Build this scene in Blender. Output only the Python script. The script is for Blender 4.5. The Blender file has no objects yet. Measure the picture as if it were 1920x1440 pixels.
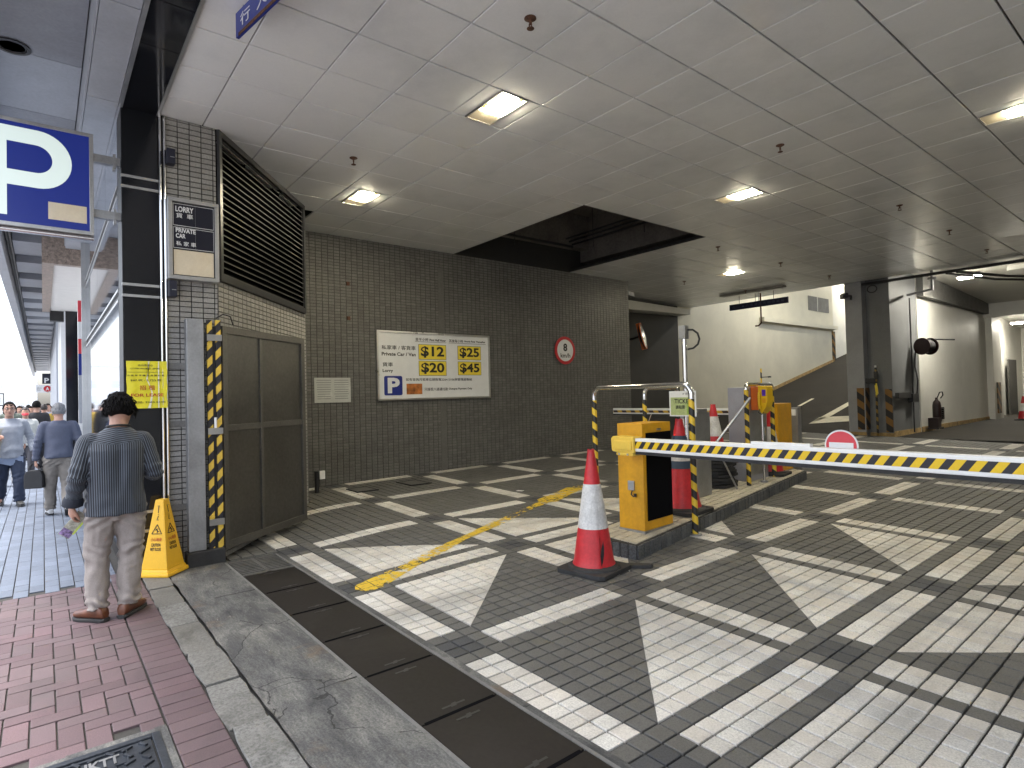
import bpy, bmesh, math, random
from mathutils import Vector, Matrix, noise as mnoise
import numpy as np
random.seed(7)
S = bpy.context.scene
COL = S.collection
R = math.radians
PI = math.pi

# ------------------------------------------------------------------ camera
CAM_H = 1.5
YAW, PITCH, ROLL = R(51.269), R(1.1906), R(-1.4604)
F_PX = 1097.15
fw = Vector((-math.sin(YAW)*math.cos(PITCH), math.cos(YAW)*math.cos(PITCH), math.sin(PITCH)))
rt = Vector((math.cos(YAW), math.sin(YAW), 0))
up = rt.cross(fw)
rt2 = math.cos(ROLL)*rt + math.sin(ROLL)*up
up2 = -math.sin(ROLL)*rt + math.cos(ROLL)*up
cd = bpy.data.cameras.new('camera')
cd.sensor_width = 36.0
cd.lens = 36.0*F_PX/1920.0
cd.clip_start = 0.05
cd.clip_end = 1500
cam = bpy.data.objects.new('camera', cd)
COL.objects.link(cam)
M = Matrix((rt2, up2, -fw)).transposed().to_4x4()
M.translation = (0, 0, CAM_H)
cam.matrix_world = M
S.camera = cam

# ------------------------------------------------------------------ world, sun, exposure
SUN_EL, SUN_AZ = R(79), R(195)          # the sun stands behind the street side, veiled by thin cloud
world = bpy.data.worlds.new("World")
S.world = world
world.use_nodes = True
wn = world.node_tree
wn.nodes.clear()
sky = wn.nodes.new('ShaderNodeTexSky')
sky.sky_type = 'NISHITA'
sky.sun_disc = False
sky.sun_elevation = SUN_EL
sky.sun_rotation = SUN_AZ
sky.air_density = 1.0
sky.dust_density = 4.0
sky.ozone_density = 1.0
bgn = wn.nodes.new('ShaderNodeBackground')
bgn.inputs['Strength'].default_value = 0.135
won = wn.nodes.new('ShaderNodeOutputWorld')
hsv0 = wn.nodes.new('ShaderNodeHueSaturation')      # thin cloud veil: the blue is partly washed out
hsv0.inputs['Saturation'].default_value = 0.5
wn.links.new(sky.outputs[0], hsv0.inputs['Color'])
wn.links.new(hsv0.outputs[0], bgn.inputs[0])
wn.links.new(bgn.outputs[0], won.inputs[0])
sd = bpy.data.lights.new('sun', 'SUN')
sd.energy = 1.0
sd.angle = R(14)
sd.color = (1.0, 0.97, 0.92)
sun = bpy.data.objects.new('sun', sd)
COL.objects.link(sun)
# Nishita: rotation 0 looks along +Y, growing clockwise seen from above
sdir = Vector((math.sin(SUN_AZ)*math.cos(SUN_EL), math.cos(SUN_AZ)*math.cos(SUN_EL), math.sin(SUN_EL)))
sun.rotation_euler = sdir.to_track_quat('Z', 'Y').to_euler()
sun.location = sdir*60
S.view_settings.view_transform = 'Standard'
S.view_settings.look = 'None'
S.view_settings.exposure = 2.36
S.view_settings.gamma = 1.0
S.view_settings.use_curve_mapping = False
S.render.engine = 'CYCLES'
S.cycles.use_denoising = True
S.cycles.max_bounces = 8
S.cycles.diffuse_bounces = 4
S.cycles.glossy_bounces = 4
S.cycles.sample_clamp_indirect = 8.0
LAMP_W = 58.0                            # emission strength of the garage lamps' glass

# ------------------------------------------------------------------ helpers
def gz(X, Y):
    """height of the garage paving, which climbs gently into the building"""
    s = min(max((Y-1.6)/1.6, 0), 1)
    s = s*s*(3-2*s)
    return .015*max(Y-2, 0) + .022*max(-X-3, -2)*s

def proj(p):
    d = Vector(p) - Vector((0, 0, CAM_H))
    z = d.dot(fw)
    if z < .05:
        return None
    return (960 + F_PX*d.dot(rt2)/z, 720 - F_PX*d.dot(up2)/z, z)

def seen(p, m=40):
    q = proj(p)
    return q is not None and -m < q[0] < 1920+m and -m < q[1] < 1440+m

def dist(p):
    return (Vector(p)-Vector((0, 0, CAM_H))).length

def tag(o, label=None, cat=None, group=None, kind=None):
    if label: o['label'] = label
    if cat: o['category'] = cat
    if group: o['group'] = group
    if kind: o['kind'] = kind
    return o

def empty(name, loc=(0, 0, 0), rz=0.0, label=None, cat=None, group=None, kind=None):
    o = bpy.data.objects.new(name, None)
    o.location = loc
    o.rotation_euler = (0, 0, rz)
    o.empty_display_size = .1
    COL.objects.link(o)
    return tag(o, label, cat, group, kind)

def child(o, parent):
    if parent is not None:
        o.parent = parent
    return o

def link_mesh(name, me, parent=None, loc=None, rot=None):
    o = bpy.data.objects.new(name, me)
    COL.objects.link(o)
    if loc is not None: o.location = loc
    if rot is not None: o.rotation_euler = rot
    return child(o, parent)

def copy_tree(o, parent=None):
    c = o.copy()
    COL.objects.link(c)
    c.parent = parent
    for ch in list(o.children):
        copy_tree(ch, c)
    return c

class MB:
    """collects boxes, bars, tubes, lathes and prisms; build() links them as ONE mesh object"""
    def __init__(s):
        s.v, s.f, s.m = [], [], []
        s.cur = 0
    def add(s, vs, fs):
        b = len(s.v)
        s.v += [tuple(x) for x in vs]
        s.f += [tuple(b+i for i in f) for f in fs]
        s.m += [s.cur]*len(fs)
        return s
    def mat(s, i):
        s.cur = i
        return s
    def box(s, c, d, rz=0.0, rot=None):
        x, y, z = d[0]/2, d[1]/2, d[2]/2
        vs = [Vector((a, b, e)) for e in (-z, z) for b in (-y, y) for a in (-x, x)]
        m = rot if rot is not None else Matrix.Rotation(rz, 3, 'Z')
        vs = [m @ v + Vector(c) for v in vs]
        return s.add(vs, [(0, 2, 3, 1), (4, 5, 7, 6), (0, 1, 5, 4), (2, 6, 7, 3), (0, 4, 6, 2), (1, 3, 7, 5)])
    def span(s, a, b):
        c = [(a[i]+b[i])/2 for i in range(3)]
        return s.box(c, [abs(b[i]-a[i]) for i in range(3)])
    def bar(s, p, q, w, h, upv=(0, 0, 1)):
        """box from p to q, w wide, h high"""
        p, q = Vector(p), Vector(q)
        d = (q-p)
        L = d.length
        d.normalize()
        u = Vector(upv)
        if abs(u.dot(d)) > .99: u = Vector((1, 0, 0))
        r = d.cross(u).normalized()
        u = r.cross(d)
        return s.box((p+q)/2, (L, w, h), rot=Matrix((d, r, u)).transposed())
    def tube(s, pts, r, n=10, caps=True):
        pts = [Vector(p) for p in pts]
        rs = r if isinstance(r, (list, tuple)) else [r]*len(pts)
        t = (pts[1]-pts[0]).normalized()
        a = t.orthogonal().normalized()
        vs, fs = [], []
        for i, p in enumerate(pts):
            if i == 0: tt = pts[1]-pts[0]
            elif i == len(pts)-1: tt = pts[-1]-pts[-2]
            else: tt = (pts[i+1]-pts[i]).normalized() + (pts[i]-pts[i-1]).normalized()
            tt.normalize()
            a = (a - tt*a.dot(tt))
            if a.length < 1e-5: a = tt.orthogonal()
            a.normalize()
            b = tt.cross(a)
            for k in range(n):
                w = 2*PI*k/n
                vs.append(p + (a*math.cos(w)+b*math.sin(w))*rs[i])
        for i in range(len(pts)-1):
            for k in range(n):
                k2 = (k+1) % n
                fs.append((i*n+k, i*n+k2, (i+1)*n+k2, (i+1)*n+k))
        if caps:
            fs.append(tuple(range(n-1, -1, -1)))
            fs.append(tuple((len(pts)-1)*n+k for k in range(n)))
        return s.add(vs, fs)
    def lathe(s, prof, n=24, c=(0, 0, 0), rot=None):
        m = rot if rot is not None else Matrix.Identity(3)
        vs, fs = [], []
        for (r, z) in prof:
            for k in range(n):
                w = 2*PI*k/n
                vs.append(m @ Vector((r*math.cos(w), r*math.sin(w), z)) + Vector(c))
        for i in range(len(prof)-1):
            for k in range(n):
                k2 = (k+1) % n
                fs.append((i*n+k, i*n+k2, (i+1)*n+k2, (i+1)*n+k))
        fs.append(tuple(range(n-1, -1, -1)))
        fs.append(tuple((len(prof)-1)*n+k for k in range(n)))
        return s.add(vs, fs)
    def prism(s, poly, o, u, v, t):
        """polygon (in u,v from origin o) pushed out by vector t"""
        o, u, v, t = Vector(o), Vector(u), Vector(v), Vector(t)
        n = len(poly)
        a = [o+u*p[0]+v*p[1] for p in poly]
        vs = a + [x+t for x in a]
        fs = [tuple(range(n))[::-1], tuple(range(n, 2*n))]
        for i in range(n):
            j = (i+1) % n
            fs.append((i, j, n+j, n+i))
        return s.add(vs, fs)
    def mesh(s, name, mats, smooth=False, bevel=0.0):
        me = bpy.data.meshes.new(name)
        me.from_pydata(s.v, [], s.f)
        for m in (mats if isinstance(mats, (list, tuple)) else [mats]):
            me.materials.append(m)
        if len(set(s.m)) > 1:
            me.polygons.foreach_set('material_index', s.m)
        bm = bmesh.new()
        bm.from_mesh(me)
        bmesh.ops.recalc_face_normals(bm, faces=bm.faces)
        if bevel > 0:
            es = [e for e in bm.edges if len(e.link_faces) == 2 and e.calc_face_angle(0) > .6]
            bmesh.ops.bevel(bm, geom=es, offset=bevel, segments=2, profile=.7, affect='EDGES', clamp_overlap=True)
        bm.to_mesh(me)
        bm.free()
        if smooth:
            me.polygons.foreach_set('use_smooth', [True]*len(me.polygons))
            try: me.set_sharp_from_angle(angle=R(38))
            except Exception: pass
        me.update()
        return me
    def build(s, name, mats, parent=None, smooth=False, bevel=0.0):
        return link_mesh(name, s.mesh(name, mats, smooth, bevel), parent)

def arc(c, a, b, r, t0, t1, n=6):
    c, a, b = Vector(c), Vector(a), Vector(b)
    return [c + a*(r*math.cos(t0+(t1-t0)*i/n)) + b*(r*math.sin(t0+(t1-t0)*i/n)) for i in range(n+1)]

# ------------------------------------------------------------------ materials
def new_mat(name):
    m = bpy.data.materials.new(name)
    m.use_nodes = True
    nt = m.node_tree
    b = nt.nodes['Principled BSDF']
    return m, nt, b

def N(nt, t, **kw):
    n = nt.nodes.new(t)
    for k, v in kw.items():
        if k.startswith('i_'):
            key = k[2:]
            n.inputs[int(key) if key.isdigit() else key].default_value = v
        else:
            setattr(n, k, v)
    return n

def ramp(nt, fac, stops):
    r = nt.nodes.new('ShaderNodeValToRGB')
    while len(r.color_ramp.elements) > 1:
        r.color_ramp.elements.remove(r.color_ramp.elements[-1])
    r.color_ramp.elements[0].position = stops[0][0]
    r.color_ramp.elements[0].color = (*stops[0][1], 1)
    for p, c in stops[1:]:
        e = r.color_ramp.elements.new(p)
        e.color = (*c, 1)
    nt.links.new(fac, r.inputs[0])
    return r.outputs[0]

def mixc(nt, fac, a, b, mode='MIX'):
    n = nt.nodes.new('ShaderNodeMix')
    n.data_type = 'RGBA'
    n.blend_type = mode
    for sock, val in ((n.inputs[0], fac), (n.inputs[6], a), (n.inputs[7], b)):
        if hasattr(val, 'is_output'): nt.links.new(val, sock)
        elif isinstance(val, (int, float)): sock.default_value = val
        else: sock.default_value = (*val, 1) if len(val) == 3 else val
    return n.outputs[2]

def math_n(nt, op, a, b=None, clamp=False):
    n = nt.nodes.new('ShaderNodeMath')
    n.operation = op
    n.use_clamp = clamp
    for i, val in enumerate((a, b)):
        if val is None: continue
        if hasattr(val, 'is_output'): nt.links.new(val, n.inputs[i])
        else: n.inputs[i].default_value = val
    return n.outputs[0]

def surf(name, col, rough=.6, metal=0.0, var=.12, scale=6.0, fine=60.0, bump=.0, dirt=0.0, dirtcol=(.06, .05, .04),
         spec=.5, coat=0.0, rnd=0.0, coord='Object', rvar=.1, streak=0.0, bscale=None):
    """general worn surface: broad and fine colour variation, stains, roughness variation, fine relief"""
    m, nt, b = new_mat(name)
    tc = N(nt, 'ShaderNodeTexCoord')
    vec = tc.outputs[coord]
    n1 = N(nt, 'ShaderNodeTexNoise', i_Scale=scale, i_Detail=5.0, i_Roughness=.6)
    nt.links.new(vec, n1.inputs['Vector'])
    n2 = N(nt, 'ShaderNodeTexNoise', i_Scale=fine, i_Detail=3.0, i_Roughness=.6)
    nt.links.new(vec, n2.inputs['Vector'])
    s1 = math_n(nt, 'ADD', math_n(nt, 'MULTIPLY', n1.outputs['Fac'], .6), math_n(nt, 'MULTIPLY', n2.outputs['Fac'], .4))
    lo = tuple(max(c*(1-var*1.6), 0) for c in col)
    hi = tuple(min(c*(1+var*1.6), 1) for c in col)
    c = ramp(nt, s1, [(.3, lo), (.7, hi)])
    if rnd > 0:
        oi = N(nt, 'ShaderNodeObjectInfo')
        k = math_n(nt, 'ADD', math_n(nt, 'MULTIPLY', oi.outputs['Random'], rnd), 1-rnd/2)
        hsv = N(nt, 'ShaderNodeHueSaturation')
        nt.links.new(c, hsv.inputs['Color'])
        nt.links.new(k, hsv.inputs['Value'])
        c = hsv.outputs[0]
    if dirt > 0:
        mp = N(nt, 'ShaderNodeMapping')
        if streak > 0: mp.inputs['Scale'].default_value = (1, 1, 1-streak)
        nt.links.new(vec, mp.inputs['Vector'])
        n3 = N(nt, 'ShaderNodeTexNoise', i_Scale=scale*.55, i_Detail=8.0, i_Roughness=.68, i_Distortion=.6)
        nt.links.new(mp.outputs[0], n3.inputs['Vector'])
        k = ramp(nt, n3.outputs['Fac'], [(.48, (0, 0, 0)), (.72, (1, 1, 1))])
        k2 = math_n(nt, 'MULTIPLY', k, dirt)
        c = mixc(nt, k2, c, dirtcol)
    nt.links.new(c, b.inputs['Base Color'])
    rr = math_n(nt, 'ADD', math_n(nt, 'MULTIPLY', n1.outputs['Fac'], rvar*2), rough-rvar, True)
    nt.links.new(rr, b.inputs['Roughness'])
    b.inputs['Metallic'].default_value = metal
    b.inputs['Specular IOR Level'].default_value = spec
    if coat: b.inputs['Coat Weight'].default_value = coat
    if bump > 0:
        bp = N(nt, 'ShaderNodeBump', i_Strength=.6, i_Distance=bump)
        if bscale:
            n4 = N(nt, 'ShaderNodeTexNoise', i_Scale=bscale, i_Detail=6.0, i_Roughness=.65)
            nt.links.new(vec, n4.inputs['Vector'])
            nt.links.new(n4.outputs['Fac'], bp.inputs['Height'])
        else:
            nt.links.new(s1, bp.inputs['Height'])
        nt.links.new(bp.outputs[0], b.inputs['Normal'])
    return m

def plain(name, col, rough=.5, metal=0.0, spec=.5):
    return surf(name, col, rough, metal, var=.05, scale=9, fine=90, spec=spec, rvar=.05)

def emit(name, col, strength, base=(.8, .8, .8)):
    m, nt, b = new_mat(name)
    b.inputs['Base Color'].default_value = (*base, 1)
    b.inputs['Emission Color'].default_value = (*col, 1)
    b.inputs['Emission Strength'].default_value = strength
    b.inputs['Roughness'].default_value = .3
    return m

def stripes(name, ca, cb, vec3, period, duty=.5, rough=.45, dirt=.15, warn=True):
    """slanted tape bands: colour a where fract(dot(p,vec3)/period) < duty"""
    m, nt, b = new_mat(name)
    tc = N(nt, 'ShaderNodeTexCoord')
    dp = N(nt, 'ShaderNodeVectorMath', operation='DOT_PRODUCT')
    nt.links.new(tc.outputs['Object'], dp.inputs[0])
    dp.inputs[1].default_value = vec3
    fr = math_n(nt, 'FRACT', math_n(nt, 'DIVIDE', dp.outputs['Value'], period))
    k = math_n(nt, 'LESS_THAN', fr, duty)
    n1 = N(nt, 'ShaderNodeTexNoise', i_Scale=14.0, i_Detail=6.0, i_Roughness=.65)
    nt.links.new(tc.outputs['Object'], n1.inputs['Vector'])
    c = mixc(nt, k, cb, ca)
    d = ramp(nt, n1.outputs['Fac'], [(.5, (0, 0, 0)), (.75, (1, 1, 1))])
    c = mixc(nt, math_n(nt, 'MULTIPLY', d, dirt), c, (.10, .09, .07))
    nt.links.new(c, b.inputs['Base Color'])
    b.inputs['Roughness'].default_value = rough
    return m

YEL = (.80, .50, .03)
BLK = (.018, .018, .02)
mt = {}
mt['steel'] = surf('stainless steel', (.62, .62, .62), .30, 1.0, var=.08, scale=3, fine=40, rvar=.12)
mt['steel_dull'] = surf('brushed grey steel', (.42, .43, .45), .45, .85, var=.12, scale=4, fine=50, dirt=.3)
mt['chrome'] = surf('polished steel', (.75, .75, .76), .15, 1.0, var=.04, scale=4)
mt['alu'] = surf('aluminium frame', (.50, .50, .50), .38, .9, var=.08)
mt['black'] = plain('black paint', (.02, .02, .022), .5)
mt['blackmetal'] = surf('black metal', (.022, .022, .024), .42, 0, var=.2)
mt['rubber'] = surf('black rubber', (.028, .028, .029), .75, 0, var=.35, scale=10, fine=120, bump=.002)
mt['white'] = surf('white paint', (.74, .74, .72), .5, 0, var=.05)
mt['plasticwhite'] = plain('white plastic', (.85, .85, .84), .35)
mt['granite'] = surf('black granite', (.010, .011, .014), .10, 0, var=.12, scale=30, fine=260, rvar=.03)
mt['brownstone'] = surf('brown granite', (.30, .24, .20), .35, 0, var=.5, scale=18, fine=70)
mt['yellowbox'] = surf('amber machine paint', (.68, .34, .01), .42, 0, var=.10, scale=5, fine=30, dirt=.38, dirtcol=(.33, .15, .02), streak=.8)
mt['yellowcap'] = surf('yellow plastic', (.80, .55, .08), .4, 0, var=.06)
mt['blackpanel'] = plain('matt black panel', (.006, .006, .007), .95, spec=.03)
mt['conered'] = surf('faded red cone plastic', (.55, .022, .030), .45, 0, var=.16, scale=7, fine=40, dirt=.45, dirtcol=(.24, .03, .03), bump=.002, streak=.5)
mt['conewhite'] = surf('scuffed white cone sleeve', (.64, .63, .61), .5, 0, var=.2, scale=9, fine=60, dirt=.7, dirtcol=(.22, .21, .19), streak=.6)
mt['coneblue'] = surf('blue grey band', (.035, .06, .10), .5, 0, var=.15)
mt['signblue'] = plain('sign blue', (.012, .028, .22), .35)
mt['signdark'] = plain('sign dark navy', (.012, .014, .03), .4)
mt['signwhite'] = surf('sign white', (.72, .73, .74), .35, 0, var=.04)
mt['signyellow'] = plain('sign yellow', (.80, .63, .05), .4)
mt['signred'] = plain('sign red', (.50, .012, .02), .4)
mt['brightred'] = plain('bright sign red', (.62, .05, .07), .4)
mt['ink'] = plain('black ink', (.012, .012, .012), .6)
mt['redink'] = plain('red ink', (.45, .05, .02), .6)
mt['paper'] = surf('paper', (.74, .75, .74), .7, 0, var=.05)
mt['sleeve'] = surf('paper in a clear sleeve', (.46, .47, .45), .25, 0, var=.05)
mt['beige'] = surf('stained cream acrylic', (.66, .58, .44), .4, 0, var=.06, scale=5, dirt=.35, dirtcol=(.50, .38, .20))
mt['rust'] = surf('rusty iron', (.10, .045, .025), .85, 0, var=.4, scale=30)
def attr_mat(name, ca, cb, rough=.7):
    """cloth with stripes read from the point attribute 'stripe'"""
    m, nt, b = new_mat(name)
    at = N(nt, 'ShaderNodeAttribute', attribute_name='stripe')
    fr = math_n(nt, 'FRACT', at.outputs['Fac'])
    k = math_n(nt, 'LESS_THAN', fr, .28)
    tc = N(nt, 'ShaderNodeTexCoord')
    n1 = N(nt, 'ShaderNodeTexNoise', i_Scale=9.0, i_Detail=5.0)
    nt.links.new(tc.outputs['Object'], n1.inputs['Vector'])
    c = mixc(nt, k, ca, cb)
    hsv = N(nt, 'ShaderNodeHueSaturation')
    nt.links.new(c, hsv.inputs['Color'])
    nt.links.new(math_n(nt, 'ADD', math_n(nt, 'MULTIPLY', n1.outputs['Fac'], .5), .75), hsv.inputs['Value'])
    nt.links.new(hsv.outputs[0], b.inputs['Base Color'])
    b.inputs['Roughness'].default_value = rough
    b.inputs['Sheen Weight'].default_value = .2
    return m

# lettering: built as thin flat meshes fitted to a box (u,v centre, width, height) on a plane
_TXT = {}
def lettering(body, o, u, v, cu, cv, w, h, mat, parent, bold=0.0, name='lettering', proud=.0015, wrap=None):
    key = (body, bold)
    if key not in _TXT:
        cu_ = bpy.data.curves.new('lettering', 'FONT')
        cu_.body = body
        cu_.size = 1.0
        cjk = any(ord(ch) > 0x2e80 for ch in body)
        cu_.offset = 0 if cjk else bold
        cu_.resolution_u = 3
        ob = bpy.data.objects.new('lettering_tmp', cu_)
        COL.objects.link(ob)
        bpy.context.view_layer.update()
        dg = bpy.context.evaluated_depsgraph_get()
        me = bpy.data.meshes.new_from_object(ob.evaluated_get(dg))
        bpy.data.objects.remove(ob)
        bpy.data.curves.remove(cu_)
        co = np.empty(len(me.vertices)*3)
        me.vertices.foreach_get('co', co)
        co = co.reshape(-1, 3)
        fs = [tuple(p.vertices) for p in me.polygons]
        if cjk and bold > 0 and len(co):
            n0 = len(co)
            co = np.concatenate([co+np.array([dx, dy, dz]) for dx, dy, dz in ((0, 0, 0), (.03, 0, .35), (.015, .018, .7))])
            fs = [tuple(i+k*n0 for i in f) for k in range(3) for f in fs]
        _TXT[key] = (co, fs)
        bpy.data.meshes.remove(me)
    co, fs = _TXT[key]
    if len(co) == 0:
        return None
    o, u, v = Vector(o), Vector(u).normalized(), Vector(v).normalized()
    n = u.cross(v)
    mn, mx = co.min(0), co.max(0)
    sx = w/max(mx[0]-mn[0], 1e-6)
    sy = h/max(mx[1]-mn[1], 1e-6)
    vs = []
    for c in co:
        a = (c[0]-(mn[0]+mx[0])/2)*sx + cu
        b2 = (c[1]-(mn[1]+mx[1])/2)*sy + cv
        vs.append(o+u*a+v*b2+n*(proud+c[2]*.0008))
    me = bpy.data.meshes.new(name)
    me.from_pydata(vs, [], fs)
    me.materials.append(mat)
    return link_mesh(name, me, parent)

def panel_on(o, u, v, cu, cv, w, h, mat, parent, name='panel', t=.003, proud=0.0, bevel=0.0):
    o, u, v = Vector(o), Vector(u).normalized(), Vector(v).normalized()
    n = u.cross(v)
    mb = MB()
    mb.prism([(cu-w/2, cv-h/2), (cu+w/2, cv-h/2), (cu+w/2, cv+h/2), (cu-w/2, cv+h/2)], o+n*proud, u, v, n*t)
    return mb.build(name, mat, parent, bevel=bevel)
# ------------------------------------------------------------------ paving materials (textured in world position, varied per piece)
def stone(name, col, rough=.7, fleck=.2, fscale=160, broad=.12, bump=.0012, stain=.0, staincol=(.1, .09, .07), rnd=.18, spec=.4, tint=None, track=0.0):
    m, nt, b = new_mat(name)
    g = N(nt, 'ShaderNodeNewGeometry')
    pos = g.outputs['Position']
    n1 = N(nt, 'ShaderNodeTexNoise', i_Scale=1.3, i_Detail=6.0, i_Roughness=.65)
    n2 = N(nt, 'ShaderNodeTexNoise', i_Scale=float(fscale), i_Detail=2.0, i_Roughness=.7)
    nt.links.new(pos, n1.inputs['Vector'])
    nt.links.new(pos, n2.inputs['Vector'])
    lo = tuple(c*(1-fleck) for c in col)
    hi = tuple(min(c*(1+fleck), 1) for c in col)
    c = ramp(nt, n2.outputs['Fac'], [(.32, lo), (.62, hi)])
    oi = N(nt, 'ShaderNodeObjectInfo')
    rn = math_n(nt, 'FRACT', math_n(nt, 'ADD', oi.outputs['Random'], g.outputs['Random Per Island']))
    val = math_n(nt, 'ADD', math_n(nt, 'MULTIPLY', rn, rnd), 1-rnd/2)
    val = math_n(nt, 'MULTIPLY', val, math_n(nt, 'ADD', math_n(nt, 'MULTIPLY', n1.outputs['Fac'], broad*2), 1-broad))
    hsv = N(nt, 'ShaderNodeHueSaturation')
    nt.links.new(c, hsv.inputs['Color'])
    nt.links.new(val, hsv.inputs['Value'])
    c = hsv.outputs[0]
    if tint:
        c = mixc(nt, math_n(nt, 'MULTIPLY', math_n(nt, 'FRACT', math_n(nt, 'MULTIPLY', rn, 7.3)), .5), c, tint)
    n3 = N(nt, 'ShaderNodeTexNoise', i_Scale=2.3, i_Detail=9.0, i_Roughness=.7, i_Distortion=.8)
    nt.links.new(pos, n3.inputs['Vector'])
    k = ramp(nt, n3.outputs['Fac'], [(.5, (0, 0, 0)), (.74, (1, 1, 1))])
    c = mixc(nt, math_n(nt, 'MULTIPLY', k, stain), c, staincol)
    if track > 0:
        mp = N(nt, 'ShaderNodeMapping')
        mp.inputs['Scale'].default_value = (1.5, .22, 1)
        nt.links.new(pos, mp.inputs['Vector'])
        n5 = N(nt, 'ShaderNodeTexNoise', i_Scale=1.1, i_Detail=8.0, i_Roughness=.62, i_Distortion=.3)
        nt.links.new(mp.outputs[0], n5.inputs['Vector'])
        k5 = ramp(nt, n5.outputs['Fac'], [(.44, (0, 0, 0)), (.66, (1, 1, 1))])
        n6 = N(nt, 'ShaderNodeTexNoise', i_Scale=7.0, i_Detail=5.0, i_Roughness=.7)
        nt.links.new(pos, n6.inputs['Vector'])
        k6 = ramp(nt, n6.outputs['Fac'], [(.62, (0, 0, 0)), (.74, (1, 1, 1))])
        c = mixc(nt, math_n(nt, 'MULTIPLY', k5, track), c, (.10, .095, .085))
        c = mixc(nt, math_n(nt, 'MULTIPLY', k6, track*1.1), c, (.06, .055, .05))
    nt.links.new(c, b.inputs['Base Color'])
    nt.links.new(math_n(nt, 'ADD', math_n(nt, 'MULTIPLY', n1.outputs['Fac'], .3), rough-.15, True), b.inputs['Roughness'])
    b.inputs['Specular IOR Level'].default_value = spec
    bp = N(nt, 'ShaderNodeBump', i_Strength=.7, i_Distance=bump)
    nt.links.new(n2.outputs['Fac'], bp.inputs['Height'])
    nt.links.new(bp.outputs[0], b.inputs['Normal'])
    return m

mt['tile_white'] = stone('white granite sett', (.68, .665, .62), .7, .22, 120, .15, stain=.35, staincol=(.30, .28, .24), tint=(.62, .55, .47), track=.42)
mt['tile_grey'] = stone('grey granite sett', (.115, .113, .106), .68, .25, 140, .25, stain=.35, staincol=(.065, .062, .055), track=.3)
mt['tile_dark'] = stone('dark granite sett', (.062, .064, .068), .7, .25, 140, .2)
mt['joint'] = surf('grey mortar', (.040, .038, .035), .9, 0, var=.3, scale=8, fine=90)
mt['brick_red'] = stone('red paver', (.104, .066, .074), .7, .16, 170, .35, stain=.45, staincol=(.050, .040, .044), rnd=.34, tint=(.11, .085, .092), track=.25)
mt['brick_blue'] = stone('blue grey paver', (.112, .132, .170), .55, .16, 150, .3, stain=.3, staincol=(.05, .06, .08), rnd=.3)
mt['kerb'] = stone('granite kerb', (.160, .162, .156), .75, .42, 60, .5, bump=.004, stain=.9, staincol=(.050, .050, .047), rnd=.45, tint=(.17, .16, .14), track=.4)
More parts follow.
